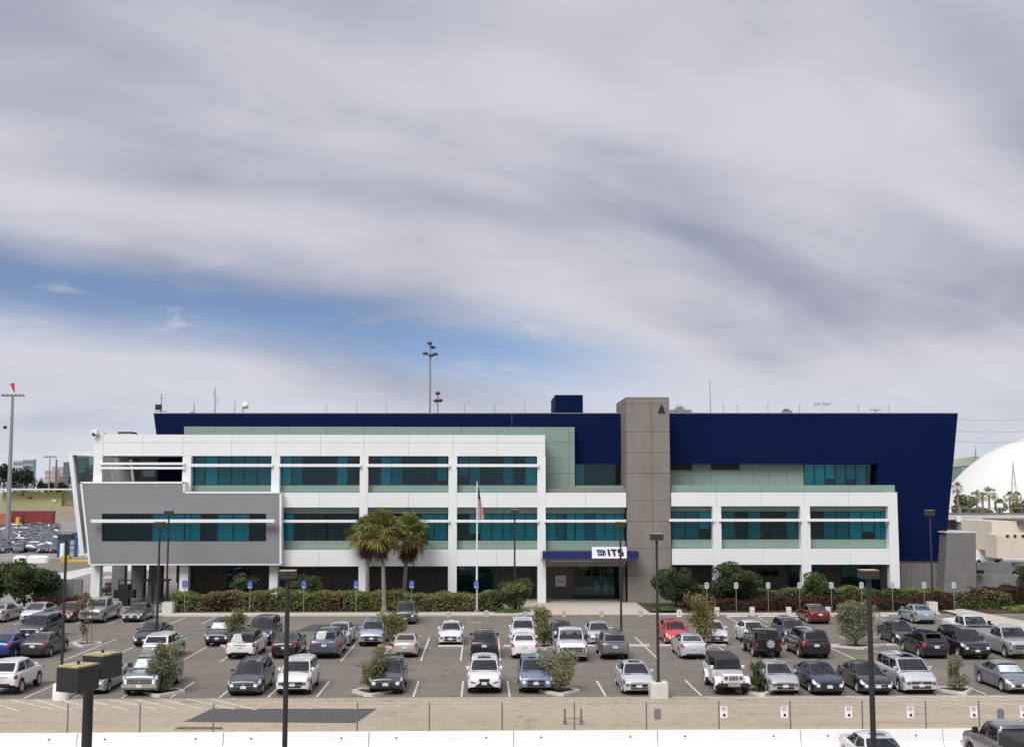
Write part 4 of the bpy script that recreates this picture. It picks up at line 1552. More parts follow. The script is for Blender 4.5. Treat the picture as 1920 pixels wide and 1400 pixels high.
        zi = S.base + .10
        if 'bed' in T:
            add('front_bumper', rrect(MB(), -hw * .95, hw * .95, .50, .70, yn - .25, .33), 'bumper')
            add('rear_bumper', rrect(MB(), -hw * .93, hw * .93, .48, .66, yt - .12, .3), 'bumper')
        elif face != 'hourglass':
            add('lower_intake', rrect(MB(), -hw * .52, hw * .52, zi + .03, zi + .17, yn - .02, .03), 'dark', False)
        py = .58 if 'bed' in T else zi + .20
        add('front_plate', MB().box(-.15, .15, yn + (.085 if 'bed' in T else .025), yn + (.10 if 'bed' in T else .04), py - .075, py + .075), 'plate', False)
        # tail: plate, garnish, bumper strip
        zr = interp(T['zt'], 1)
        pz = {'sedan': .80}.get(kind, zr - .14)
        if 'bed' in T:
            pz = .58
        add('rear_plate', MB().box(-.16, .16, yt - (.145 if 'bed' in T else .03), yt - .005, pz - .08, pz + .08), 'plate', False)
        if 'bed' not in T:
            add('rear_bumper_trim', rrect(MB(), -hw * .62, hw * .62, S.base + .08, S.base + .20, yt - .012, .02), 'dark', False)
            if T['cab'][3][0] > .95:
                add('tail_garnish', MB().box(-.42, .42, yt - .02, yt + .01, zr - .05, zr - .01), 'garnish', False)
    # wheels
    tw = .215 if S.r < .38 else .26
    t, rm = wheel_meshes(S.r, tw)
    for wc in (T['wf'], T['wr']):
        for sd in (-1, 1):
            x = sd * (hw - tw / 2 - (.015 if not T.get('boxy') else -.03))
            add('wheel', t, 'tyre', loc=(x, S.y(wc), S.r), rz=0 if sd > 0 else math.pi, kids=[('rim', rm, 'rim', (0, 0, 0), 0, [])])
    CAR_T[key] = (parts, S)
    return CAR_T[key]


def paint(name, col, metal=.35, rough=.32):
    return mat('paint_' + name, col, rough, metal=metal, spec=.5, coat=.9, dirt=.10, vscale=2.0)


PAINTS = {
    'white': paint('white', (.72, .72, .72), 0, .35), 'silver': paint('silver', (.46, .47, .48), .35), 'lightsilver': paint('lightsilver', (.58, .60, .62), .3),
    'grey': paint('grey', (.16, .165, .17), .4), 'slate': paint('slate', (.045, .050, .060), .4), 'charcoal': paint('charcoal', (.030, .031, .034), .4),
    'black': paint('black', (.010, .010, .012), .2), 'navy': paint('navy', (.020, .028, .060), .4), 'blue': paint('blue', (.012, .035, .20), .3),
    'steelblue': paint('steelblue', (.17, .21, .31), .4), 'bluegrey': paint('bluegrey', (.085, .095, .14), .4), 'teal': paint('darkteal', (.035, .05, .052), .4),
    'red': paint('red', (.55, .014, .016), .0), 'darkred': paint('darkred', (.14, .010, .014), .2), 'maroon': paint('maroon', (.15, .03, .035), .2),
    'beige': paint('beige', (.47, .43, .38), .3), 'paleblue': paint('paleblue', (.30, .40, .45), .35), 'palegreen': paint('palegreen', (.36, .43, .38), .3),
    'darkgreen': paint('darkgreen', (.09, .105, .095), .3), 'brown': paint('brown', (.16, .15, .14), .3),
    'bluesilver': paint('bluesilver', (.40, .44, .52), .35), 'steel': paint('steel', (.20, .22, .25), .4),
}


def instance(part, parent, roles, lift=0.0):
    name, me, role, loc, rz, kids = part
    o = bpy.data.objects.new(name, me)
    COL.objects.link(o)
    o.parent = parent
    o.location = loc
    o.rotation_euler = (0, 0, rz)
    sl = o.material_slots[0]
    sl.link = 'OBJECT'
    sl.material = roles[role]
    for k in kids:
        instance(k, o, roles)
    return o


def car(px, py, facing, kind, colour, label, cat='car', face='plain', group=None, roof=None, tint=False, shade=False, sunroof=False, rack=False, rz=0.0, extra=None, light=False, name=None, loc=None, rimc=None):
    parts, S = template(kind, face)
    L = S.L
    pnt = PAINTS[colour]
    if loc is None:
        g = G(px, py)
        # py is where the nearer tyres touch the ground
        over = S.T['wf'] * L - .02 if facing == 'F' else (1 - S.T['wr']) * L - .02
        near = g.y - over
        loc = (g.x, near + L / 2, .014)
    ang = (math.pi if facing == 'F' else 0.0) + rz
    root = thing(name or {'pickup': 'pickup_truck', 'minivan': 'minivan', 'sedan': 'sedan', 'jeep': 'off_road_car'}.get(kind, 'parked_car'), label, cat, loc, ang, group)
    rf = PAINTS[roof] if roof in PAINTS else (M_TRIM if roof == 'soft' else pnt)
    gl = M_PRIV if tint else M_SIDEG
    wsg, sdg = M_WSCR, M_SIDEG
    if light:
        gl = wsg = sdg = M_CGLASS
    roles = dict(paint=pnt, roof=rf, under=M_UNDER, glass=sdg, windscreen=wsg, rearglass=gl, dash=M_TRIM, seat=M_SEAT2 if colour in ('beige', 'paleblue', 'maroon', 'lightsilver', 'darkgreen') else M_SEAT, handle=M_CHROME if colour in ('black', 'grey') else pnt, mirror=pnt if 'bed' not in S.T else M_TRIM,
                 dark=M_TRIM, grille=M_TRIM, chrome=M_CHROME, head=M_HEADD if colour in ('white', 'lightsilver', 'silver', 'bluesilver') else M_HEAD, tail=M_TAIL, plate=M_PLATE, tyre=M_TYRE, rim=rimc or M_RIM, bumper=M_CHROME, garnish=M_CHROME, flare=pnt if colour == 'white' else M_TRIM, bumperplate=M_CHROME)
    if shade:
        roles['windscreen'] = M_CCLEAR
    skip = ()
    if light:
        skip = ('dashboard', 'seat', 'steering_wheel', 'hood_seam', 'cowl_panel', 'door', 'emblem', 'grille_bar', 'lower_intake', 'rear_bumper_trim', 'tail_garnish', 'mirror', 'front_plate')
    for p in parts:
        if p[0] in skip:
            continue
        if facing == 'F' and p[0] in ('rear_plate', 'tail_garnish', 'rear_bumper_trim'):
            continue
        if facing == 'R' and p[0] in ('front_plate', 'grille_bar', 'emblem', 'lower_intake', 'winch_cover'):
            continue
        instance(p, root, roles)

    def own(nm, mb, m):
        me = mb.mesh(nm, True)
        me.materials.append(m)
        o = bpy.data.objects.new(nm, me)
        COL.objects.link(o)
        o.parent = root
        return o
    if shade:
        own('sun_shade', MB().grid([[S.front_pt(lerp(-.88, .88, i / 8), lerp(.10, .80, j / 4), .004) for i in range(9)] for j in range(5)]), M_SHADE)
    if sunroof:
        own('sunroof', MB().grid([[S.roof_pt(lerp(.08, .42, i / 4), lerp(-.52, .52, j / 4), .006) for j in range(5)] for i in range(5)]), M_CTINT)
    if rack:
        for sd in (-1, 1):
            a, b = S.roof_pt(.08, .86 * sd), S.roof_pt(.9, .86 * sd)
            own('roof_rail', MB().tube(a + Vector((0, 0, .06)), b + Vector((0, 0, .06)), .022, .022, 6).tube(a, a + Vector((0, 0, .06)), .02, .02, 5).tube(b, b + Vector((0, 0, .06)), .02, .02, 5), M_TRIM if rack == 'dark' else M_CHROME)
    if extra == 'tonneau':
        b0, b1, fl = S.T['bed']
        own('bed_cover', MB().box(-S.hw * .93, S.hw * .93, S.y(b1), S.y(b0), 1.30, 1.36), M_TRIM)
    if extra == 'blackhood':
        own('hood_cover', MB().grid([[S.pt(lerp(.02, .245, i / 8), lerp(4.6, 8, j / 6), sd) + Vector((0, 0, .010)) for j in range(7)] for i in range(9) for sd in (1,)]), M_TRIM)
        own('hood_cover', MB().grid([[S.pt(lerp(.02, .245, i / 8), lerp(4.6, 8, j / 6), -1) + Vector((0, 0, .010)) for j in range(7)] for i in range(9)]), M_TRIM)
    if extra == 'canopy':
        b0, b1, fl = S.T['bed']
        own('bed_cover', MB().bbox(-S.hw * .92, S.hw * .92, S.y(b1), S.y(b0) , 1.30, 1.80, .08), M_TRIM)
    if extra == 'spoiler':
        own('spoiler', MB().bbox(-.55, .55, S.y(.955), S.y(.92), interp(S.T['zt'], .94) + .06, interp(S.T['zt'], .94) + .12, .01), pnt)
    if extra == 'roofspoiler':
        p = S.roof_pt(1, 0)
        own('spoiler', MB().bbox(-.5, .5, p.y - .28, p.y + .05, p.z - .02, p.z + .03, .01), pnt)
    return root


LOTG = 'cars parked in the lot'
# front row, nearest the camera side
car(10, 1300, 'R', 'lifted_suv', 'white', 'white lifted SUV with big tyres at the left edge, nearest row', face='wide', group=LOTG, tint=True)
car(174, 1298, 'F', 'sports_sedan', 'silver', 'silver low sports sedan half hidden behind the twin-headed lamp post', face='slim', group=LOTG)
car(270, 1301, 'F', 'pickup', 'steel', 'blue-grey pickup with silver windscreen shade beside the bushy planter', 'truck', face='truck', group=LOTG, shade=True)
car(462, 1301, 'F', 'wagon', 'slate', 'dark slate wagon with chrome grille and bright headlights, front row', face='chrome', group=LOTG, rack='dark')
car(552, 1300, 'F', 'crossover', 'white', 'white crossover with wide chrome grille behind the single lamp post', face='wide', group=LOTG)
car(725, 1299, 'F', 'crossover', 'teal', 'dark green-grey crossover with V-shaped chrome grille beside a planter tree', face='vshape', group=LOTG, rack='chrome')
car(908, 1297, 'F', 'crossover', 'white', 'white crossover with large black hourglass grille and sunroof', face='hourglass', group=LOTG, sunroof=True)
car(1004, 1297, 'F', 'crossover', 'steelblue', 'steel-blue crossover beside the central planter in the front row', face='plain', group=LOTG, sunroof=True)
car(1195, 1299, 'F', 'compact', 'lightsilver', 'pale silver sedan with dark sunroof beside the square lamp base', face='bold', group=LOTG, sunroof=True)
car(1371, 1300, 'F', 'jeep', 'white', 'white boxy off-road car with slotted grille and black soft top', face='jeep', group=LOTG, roof='soft')
car(1466, 1299, 'F', 'compact', 'silver', 'silver sedan behind the small planter sapling in the front row', face='band', group=LOTG)
car(1548, 1300, 'F', 'compact', 'navy', 'dark blue compact sedan between a silver sedan and a black sedan', face='plain', group=LOTG)
car(1637, 1299, 'F', 'sedan', 'black', 'black sedan behind the right-hand near lamp post, front row', face='chrome', group=LOTG)
car(1717, 1297, 'F', 'minivan', 'lightsilver', 'silver minivan with roof glass at the right of the front row', face='band', group=LOTG, sunroof=True)
car(1908, 1297, 'F', 'sports_sedan', 'steel', 'grey saloon with reflective windscreen shade at the far right edge', face='bold', group=LOTG, shade=True)
# second row, mostly tails towards the camera
car(4, 1232, 'R', 'compact', 'blue', 'bright blue sedan cut by the left edge, second row', group=LOTG, extra='spoiler')
car(70, 1231, 'R', 'sedan', 'charcoal', 'charcoal sedan seen from behind beside the blue sedan', group=LOTG)
car(297, 1238, 'R', 'crossover', 'palegreen', 'pale green-white SUV tail behind the blue-grey pickup', group=LOTG, roof='white', tint=True)
car(455, 1233, 'R', 'boxy_wagon', 'white', 'white boxy wagon with black roof and black rear glass', group=LOTG, roof='black', tint=True)
car(536, 1232, 'R', 'compact', 'black', 'black compact sedan with red tail lamps behind the single lamp post', group=LOTG)
car(611, 1232, 'R', 'big_suv', 'bluegrey', 'blue-grey SUV seen from behind in the second row', group=LOTG, tint=True, rack='dark')
car(760, 1230, 'R', 'old_sedan', 'beige', 'pale champagne old sedan seen from behind by a planter shrub', group=LOTG)
car(908, 1232, 'R', 'crossover', 'black', 'black crossover tail with bright red lamps, straight ahead', group=LOTG)
car(983, 1232, 'R', 'sedan', 'white', 'white sedan tail with a slim red lamp band and round badge', group=LOTG, extra=None)
car(1072, 1238, 'F', 'pickup', 'white', 'white pickup with chrome crosshair grille facing the camera', 'truck', face='truck2', group=LOTG)
car(1151, 1234, 'R', 'crossover', 'grey', 'dark grey crossover seen from behind beside the white pickup', group=LOTG, tint=True)
car(1298, 1233, 'R', 'sedan', 'lightsilver', 'light silver saloon seen from behind in front of the red hatchback', group=LOTG)
car(1436, 1231, 'R', 'jeep', 'black', 'black boxy off-road car with spare wheel on its tail', face='spare', group=LOTG, tint=True)
car(1524, 1232, 'R', 'big_suv', 'black', 'large black SUV tail beside the black off-road car', group=LOTG, tint=True)
car(1747, 1232, 'R', 'wagon', 'black', 'black wagon with roof spoiler and chrome strip above its plate', group=LOTG, extra='roofspoiler')
car(1823, 1234, 'F', 'big_suv', 'black', 'black SUV with seven-slot chrome grille facing the camera on the right', face='bold', group=LOTG)
car(1911, 1233, 'F', 'pickup', 'silver', 'silver-grey pickup at the right edge, second row', 'truck', face='truck2', group=LOTG)
# third row, noses towards the camera
car(60, 1202, 'F', 'big_suv', 'charcoal', 'dark charcoal SUV behind the blue and charcoal sedans', face='plain', group=LOTG)
car(277, 1210, 'F', 'sedan', 'navy', 'dark navy sedan behind the pale green-white SUV', face='plain', group=LOTG)
car(411, 1210, 'F', 'crossover', 'slate', 'dark grey crossover with a white windscreen shade', face='chrome', group=LOTG, shade=True)
car(487, 1209, 'F', 'big_suv', 'navy', 'tall navy SUV with a large windscreen behind the white boxy wagon', face='bold', group=LOTG)
car(634, 1210, 'F', 'compact', 'lightsilver', 'silver-white sedan behind the blue-grey SUV', group=LOTG)
car(698, 1210, 'F', 'crossover', 'bluesilver', 'light blue-silver crossover beside the leafy shrub, third row', face='band', group=LOTG)
car(845, 1208, 'F', 'compact', 'white', 'white compact sedan with black lower grille standing alone', face='plain', group=LOTG)
car(981, 1208, 'F', 'crossover', 'white', 'white SUV front half hidden behind the white sedan tail', group=LOTG)
car(1055, 1208, 'F', 'sedan', 'charcoal', 'dark sedan roof showing just behind the white pickup', group=LOTG)
car(1125, 1208, 'F', 'sedan', 'lightsilver', 'silver-white sedan behind the dark grey crossover', group=LOTG)
car(1269, 1207, 'F', 'hatch', 'red', 'bright red hatchback facing the camera', group=LOTG)
car(1341, 1207, 'F', 'hatch', 'white', 'white hatchback half hidden by the golden planter shrub', face='band', group=LOTG)
car(1418, 1207, 'F', 'compact', 'white', 'white sedan behind the black off-road car with spare wheel', group=LOTG)
car(1492, 1208, 'F', 'crossover', 'bluegrey', 'slate blue SUV behind the large black SUV', group=LOTG)
car(1698, 1208, 'F', 'sedan', 'black', 'black sedan with bright mirrors behind the right-hand near lamp post', face='chrome', group=LOTG)
car(1838, 1207, 'F', 'pickup', 'white', 'white crew pickup with black hood behind the black SUV', 'truck', face='truck', group=LOTG, extra='blackhood')
# far row along the hedges
car(-6, 1166, 'R', 'sedan', 'silver', 'grey-silver sedan cut by the left edge beneath the big green tree', group=LOTG)
car(61, 1166, 'F', 'liftback', 'lightsilver', 'pale silver liftback under the green tree, far row', face='slim', group=LOTG)
car(120, 1166, 'F', 'hatch', 'maroon', 'dark red hatchback behind the leftmost lot lamp post', group=LOTG)
car(175, 1167, 'F', 'pickup', 'silver', 'silver pickup with black grille before the gate passage', 'truck', face='truck', group=LOTG)
car(251, 1165, 'F', 'old_sedan', 'darkgreen', 'dark grey-green sedan before the turnstiles, far row', face='chrome', group=LOTG)
car(760, 1169, 'F', 'old_suv', 'darkgreen', 'grey-green old SUV parked below the palms at the kerb', face='wide', group=LOTG)
car(1533, 1168, 'R', 'sedan', 'darkred', 'dark red sedan backed out from the burgundy hedge', group=LOTG)
car(1730, 1168, 'R', 'sedan', 'paleblue', 'pale blue sedan seen from behind by the right hedge', group=LOTG)
# this side of the barrier
car(0, 0, 'F', 'sedan', 'white', 'white sedan with dark sunroof in front of the white barrier', group=LOTG, sunroof=True, loc=(P(1652, 1390, 46.5).x, 47.0, .014), face='plain')
car(0, 0, 'R', 'pickup', 'brown', 'grey-brown pickup in front of the barrier at the lower right corner', 'truck', group=LOTG, loc=(P(1893, 1390, 47).x, 46.6, .014), tint=True, extra='canopy')

# ------------------------------------------------------------------ vegetation
def leaf_mat(name, col, var=.40, trans=.30):
    return mat(name, col, .6, spec=.25, island=var, trans=trans)


L_GREEN = leaf_mat('leaf_green', (.092, .125, .044))
L_DEEP = leaf_mat('leaf_deep_green', (.056, .080, .034))
L_BRIGHT = leaf_mat('leaf_bright_green', (.125, .185, .048))
L_OLIVE = leaf_mat('leaf_olive', (0.212, 0.212, 0.091))
L_GREYOL = leaf_mat('leaf_grey_olive', (0.231, 0.238, 0.137))
L_GOLD = leaf_mat('leaf_golden', (0.237, 0.206, 0.075))
L_BURG = leaf_mat('leaf_burgundy', (0.079, 0.034, 0.026))
L_BROWN = leaf_mat('leaf_brown', (0.239, 0.164, 0.096))
L_GRASS = leaf_mat('leaf_grass', (.20, .235, .07))
L_PALM = leaf_mat('palm_leaf', (.175, .185, .050), .3)
L_DEAD = leaf_mat('dead_palm_leaf', (.085, .048, .030), .3, .1)
M_BARK = mat('bark', (.13, .105, .08), .9, var=.3, vscale=4, bump=.4, bscale=20)
M_PBARK = mat('palm_bark', (.22, .195, .165), .9, var=.25, vscale=3, bump=.5, bscale=12, stretch=(1, 1, 5))
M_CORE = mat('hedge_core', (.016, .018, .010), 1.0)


def leaf(mb, p, s, rnd, up=.3, asp=1.7):
    n = Vector((rnd.gauss(0, 1), rnd.gauss(0, 1), rnd.gauss(0, 1) + up))
    if n.length < 1e-3:
        n = Vector((0, 0, 1))
    n.normalize()
    a = n.orthogonal().normalized()
    b = n.cross(a)
    t = rnd.uniform(0, 6.28)
    d = a * math.cos(t) + b * math.sin(t)
    e = n.cross(d)
    s *= rnd.uniform(.7, 1.3)
    o = len(mb.v)
    mb.v += [tuple(p - d * s * asp * .5), tuple(p + e * s * .5 + n * s * .1), tuple(p + d * s * asp * .5), tuple(p - e * s * .5 + n * s * .1)]
    mb.f.append((o, o + 1, o + 2, o + 3))


def crown(rnd, blobs, n, size, shell=.55, up=.3):
    """leaves spread through clumps: blobs = [(centre, rx, ry, rz)]"""
    mb = MB()
    tot = sum(b[1] * b[2] * b[3] for b in blobs) or 1
    for c, rx, ry, rz in blobs:
        k = max(8, int(n * rx * ry * rz / tot))
        for _ in range(k):
            while True:
                v = Vector((rnd.uniform(-1, 1), rnd.uniform(-1, 1), rnd.uniform(-1, 1)))
                l = v.length
                if 1e-3 < l < 1 and rnd.random() < (l ** 2 * (1 - shell) + shell * (l > .72)) + .12:
                    break
            leaf(mb, Vector(c) + Vector((v.x * rx, v.y * ry, v.z * rz)), size, rnd, up)
    return mb


def rand_blobs(rnd, c, rx, ry, rz, k, f=.45):
    out = []
    for _ in range(k):
        while True:
            v = Vector((rnd.uniform(-1, 1), rnd.uniform(-1, 1), rnd.uniform(-1, 1)))
            if v.length < 1:
                break
        s = rnd.uniform(.7, 1.25) * f
        out.append((Vector(c) + Vector((v.x * rx * (1 - s * .55), v.y * ry * (1 - s * .55), v.z * rz * (1 - s * .55))), rx * s, ry * s, rz * s))
    return out


def bush(px, ybase, w_px, ytop, Y, label, m, n=3500, size=.11, seed=0, cat='shrub', name='shrub', trunk=True, ry=None, group=None, m2=None):
    rnd = random.Random(seed + int(px))
    b = P(px, ybase, Y)
    base = Vector((b.x, Y, .1))
    top = ZR(ytop, Y)
    sc = abs(P(px + 50, 1000, Y).x - P(px - 50, 1000, Y).x) / 100
    rx = w_px * sc / 2
    z0 = max(.25, b.z)
    cz, rz = (top + z0) / 2, (top - z0) / 2
    t = thing(name, label, cat, base, 0, group)
    if trunk:
        mb = MB()
        for k in range(4):
            a = rnd.uniform(0, 6.28)
            p1 = Vector((base.x + .15 * math.cos(a), Y + .15 * math.sin(a), z0 + rz * .5))
            p2 = Vector((base.x + rx * .6 * math.cos(a), Y + rx * .5 * math.sin(a), cz + rz * .4))
            mb.path([base, p1, p2], [.10, .07, .02], 6)
        mb.obj('trunk', M_BARK, t)
    bl = rand_blobs(rnd, (base.x, Y, cz), rx, ry or rx * .9, rz, 22, .34)
    bl += [(Vector((base.x, Y, cz)), rx * .6, (ry or rx * .9) * .6, rz * .62)]
    crown(rnd, bl, n, size).obj('crown', m, t)
    if m2:
        crown(rnd, rand_blobs(rnd, (base.x, Y - rx * .2, cz + rz * .2), rx * .9, (ry or rx * .9) * .9, rz * .85, 7, .3), n // 4, size).obj('crown', m2, t)
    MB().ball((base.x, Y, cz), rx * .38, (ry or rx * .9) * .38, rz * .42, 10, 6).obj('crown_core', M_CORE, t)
    return t


bush(46, 1128, 118, 1046, 110.5, 'large dark green tree at the left edge above parked cars', L_DEEP, 9000, .15, 1, 'tree', 'broadleaf_tree', m2=L_GREEN)
bush(-12, 1135, 70, 1062, 111.5, 'dense green shrub cut by the left edge beside the large tree', L_DEEP, 3000, .15, 2)
bush(455, 1112, 54, 1072, 114.0, 'loose green shrub behind the hedge under the grey volume', L_GREEN, 3000, .11, 3, m2=L_BRIGHT)
bush(570, 1120, 68, 1075, 113.5, 'green shrub behind the hedge near the second blue sign', L_GREEN, 3800, .11, 4)
bush(967, 1156, 90, 1081, 109.6, 'round green shrub at the left of the entrance plaza', L_GREEN, 5500, .11, 5, m2=L_OLIVE)
bush(965, 1166, 76, 1146, 107.5, 'low bright green ground shrub at the plaza corner', L_BRIGHT, 1600, .11, 6, trunk=False)
bush(1268, 1140, 92, 1060, 111.2, 'large round dark green tree right of the concrete tower', L_DEEP, 8000, .12, 7, 'tree', 'broadleaf_tree', m2=L_GREEN)
bush(1248, 1164, 60, 1138, 107.6, 'low bright green shrub beneath the round tree by the tower', L_BRIGHT, 1500, .12, 8, trunk=False)
bush(1378, 1132, 106, 1052, 112.0, 'widest green tree before the right wing windows', L_DEEP, 8500, .12, 9, 'tree', 'broadleaf_tree', m2=L_GREEN)
bush(1531, 1126, 58, 1073, 112.5, 'compact round green shrub before the right wing column', L_GREEN, 4200, .11, 10, m2=L_BRIGHT)
bush(1932, 1110, 50, 1055, 113.0, 'green shrub cut by the right edge beside the retaining wall', L_GREEN, 2500, .12, 12)
bush(748, 1140, 40, 1118, 109.0, 'small leafy shrub at the foot of the middle palm', L_OLIVE, 900, .1, 13, trunk=False)


def hedge(px0, px1, ytop, Y0, Y1, label, mats, seed, dens=480, lump=.24):
    rnd = random.Random(seed)
    x0, x1 = P(px0, 1120, Y0).x, P(px1, 1120, Y0).x
    h = ZR(ytop, (Y0 + Y1) / 2)
    t = thing('hedge', label, 'hedge', ((x0 + x1) / 2, (Y0 + Y1) / 2, .1))
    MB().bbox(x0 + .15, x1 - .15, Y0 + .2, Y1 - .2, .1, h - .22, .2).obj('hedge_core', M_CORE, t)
    L = x1 - x0
    mbs = [MB() for _ in mats]
    ph = [rnd.uniform(0, 6.28) for _ in range(6)]
    n = int(dens * L)
    for _ in range(n):
        x = rnd.uniform(x0, x1)
        hh = h + lump * (math.sin(x * 1.3 + ph[0]) * .5 + math.sin(x * 3.1 + ph[1]) * .35 + math.sin(x * .45 + ph[2]) * .5)
        yy = lump * .8 * (math.sin(x * 1.7 + ph[3]) + .5 * math.sin(x * 4.1 + ph[4]))
        if rnd.random() < .55:
            p = Vector((x, rnd.uniform(Y0, Y1), hh + rnd.gauss(0, .07)))
        else:
            z = rnd.uniform(.12, hh)
            p = Vector((x, Y0 + yy * .5 + rnd.gauss(0, .08) + .15 * (z / h) ** 3, z))
        # patches of other foliage along the hedge
        sel = math.sin(x * .55 + ph[5]) + .6 * math.sin(x * 1.27 + ph[2]) + rnd.gauss(0, .45)
        if p.z > h * .72:
            sel += .8
        k = 0 if sel > .1 else (1 if len(mats) < 3 or sel > -.9 else 2)
        leaf(mbs[min(k, len(mats) - 1)], p, .125, rnd, .6)
    for mb, m in zip(mbs, mats):
        mb.obj('foliage', m, t)


L_HEDGE = leaf_mat('hedge_green', (0.192, 0.223, 0.070))
hedge(318, 640, 1110, 109.2, 112.2, 'mixed green and brown clipped hedge left of the palms', [L_HEDGE, L_BROWN, L_BURG], 21)
hedge(642, 945, 1112, 109.2, 112.2, 'green and brown clipped hedge between the palms and the plaza', [L_HEDGE, L_OLIVE, L_BROWN], 22)
hedge(1318, 1770, 1106, 112.2, 114.4, 'olive green hedge against the right wing wall', [L_HEDGE, L_GREEN], 23)
hedge(1290, 1790, 1124, 108.2, 111.8, 'dark burgundy hedge in front of the olive green hedge', [L_BURG, L_BURG, L_DEEP], 24)
hedge(1775, 1900, 1116, 109.2, 113.0, 'burgundy hedge below the grey end wall on the right', [L_BURG, L_HEDGE, L_DEEP], 25)
hedge(1840, 1990, 1103, 111.5, 115.0, 'dark red hedge along the stepped retaining wall', [L_BURG, L_BROWN], 26)
hedge(62, 160, 1122, 108.2, 110.0, 'low reddish hedge along the grey yard wall', [L_BURG, L_BROWN, L_DEEP], 27)
# grass bank, right
rnd = random.Random(31)
mb = MB()
a, b = G(1862, 1140), G(1985, 1160)
for _ in range(5000):
    x = rnd.uniform(a.x, b.x + 3)
    y = rnd.uniform(104, 110.5)
    if (x - a.x) < (107 - y) * 1.2:
        continue
    leaf(mb, Vector((x, y, .14 + rnd.random() * .22)), .13, rnd, -.2, 2.5)
go = mb.obj('grass', L_GRASS)
tag(go, 'pale yellow-green grass bank at the right edge', 'grass', kind='stuff')


def planter(px, py, w_px, kind, label, seed, top, wid, m, stakes=False, n=1500, size=.07, depth=2.4):
    """diamond kerb in the lot with soil and a young tree; the tree is a thing of its own"""
    rnd = random.Random(seed)
    g = G(px, py)
    sc = (G(px + 50, py).x - G(px - 50, py).x) / 100
    hw, hd = w_px * sc / 2, depth / 2
    cy = g.y
    pl = thing('planter_kerb', label[0], 'planter', (g.x, cy, 0))
    pts = [(-hw, 0.15), (-hw * .12, -hd), (hw * .12, -hd), (hw, 0.15), (hw * .55, hd * .75), (-hw * .55, hd * .75)]
    inn = [(x * .80, y * .76) for x, y in pts]
    nn = len(pts)
    mb = MB()
    vs = [(g.x + x, cy + y, .0) for x, y in pts] + [(g.x + x, cy + y, .17) for x, y in pts] + [(g.x + x, cy + y, .17) for x, y in inn] + [(g.x + x, cy + y, .0) for x, y in inn]
    fs = []
    for r in range(3):
        for i in range(nn):
            j = (i + 1) % nn
            fs.append((r * nn + i, r * nn + j, (r + 1) * nn + j, (r + 1) * nn + i))
    mb.add(vs, fs)
    mb.obj('kerb_ring', M_KERB, pl)
    MB().add([(g.x + x, cy + y, .11) for x, y in inn], [tuple(range(nn))]).obj('soil', M_SOIL, pl)
    # plant
    t = thing('young_tree' if kind == 'tree' else 'planter_shrub', label[1], 'tree' if kind == 'tree' else 'shrub', (g.x, cy, .1))
    base = Vector((g.x, cy, .1))
    ztop = ZR(top, cy)
    H = ztop - .1
    sx = wid * sc / 2
    mb = MB()
    tips = []
    stems = 1 if kind == 'tree' else 5
    for s_ in range(stems):
        lean = Vector((rnd.uniform(-.25, .25), rnd.uniform(-.2, .2), 0)) * (1 if stems == 1 else 2.2)
        p = base.copy()
        pts_, rs = [p.copy()], [.055 if stems == 1 else .035]
        for k in range(1, 5):
            p = base + Vector((lean.x * k / 4 * sx, lean.y * k / 4 * sx, H * .8 * k / 4)) + Vector((rnd.gauss(0, .04), rnd.gauss(0, .04), 0))
            pts_.append(p.copy())
            rs.append(rs[0] * (1 - k * .18))
        mb.path(pts_, rs, 6)
        for k in range(6 if stems == 1 else 4):
            q = pts_[rnd.randint(1, 4)]
            a = rnd.uniform(0, 6.28)
            e = q + Vector((math.cos(a) * sx * rnd.uniform(.4, .85), math.sin(a) * sx * .8, H * rnd.uniform(.05, .25)))
            e.z = min(e.z, ztop - .1)
            mb.tube(q, e, .016, .006, 5)
            tips.append((q, e))
    mb.obj('trunk', M_BARK, t)
    bl = []
    for q, e in tips:
        for f in (.45, .75, 1.0):
            c = q.lerp(e, f)
            r = sx * rnd.uniform(.22, .38)
            bl.append((c, r, r, r * rnd.uniform(.8, 1.4)))
    if kind != 'tree':
        bl += rand_blobs(rnd, base + Vector((0, 0, H * .55)), sx, sx, H * .45, 10, .4)
    crown(rnd, bl, n, size, .3).obj('crown', m, t)
    if stakes:
        sm = mat('stake_wood', (.22, .13, .08), .8)
        for dx in (-.35, .3):
            MB().tube((g.x + dx, cy + .1, .1), (g.x + dx * .75, cy + .1, min(ztop, 2.1)), .03, .03, 6).obj('stake', sm, t)


planter(306, 1300, 78, 'shrub', ('diamond concrete planter kerb beside the blue-grey pickup', 'tall bushy grey-olive shrub in the planter beside the blue-grey pickup'), 41, 1208, 62, L_GREYOL, n=5200, size=.085)
planter(698, 1299, 78, 'shrub', ('diamond concrete planter kerb beside the dark green-grey crossover', 'thin upright olive shrub in the planter beside the dark green-grey crossover'), 42, 1212, 52, L_OLIVE, n=2400, size=.075)
planter(1049, 1298, 78, 'shrub', ('diamond concrete planter kerb beside the steel-blue crossover', 'spreading grey-olive shrub in the planter beside the steel-blue crossover'), 43, 1226, 70, L_GREYOL, n=2800, size=.085)
planter(1419, 1298, 78, 'tree', ('diamond concrete planter kerb between the white off-road car and silver sedan', 'small staked sapling with green base leaves beside the white off-road car'), 44, 1232, 36, L_GREEN, True, n=700, size=.08)
planter(1791, 1296, 74, 'tree', ('diamond concrete planter kerb beside the silver minivan', 'thin staked young tree beside the silver minivan'), 45, 1226, 66, L_GREYOL, True, n=1700, size=.075)
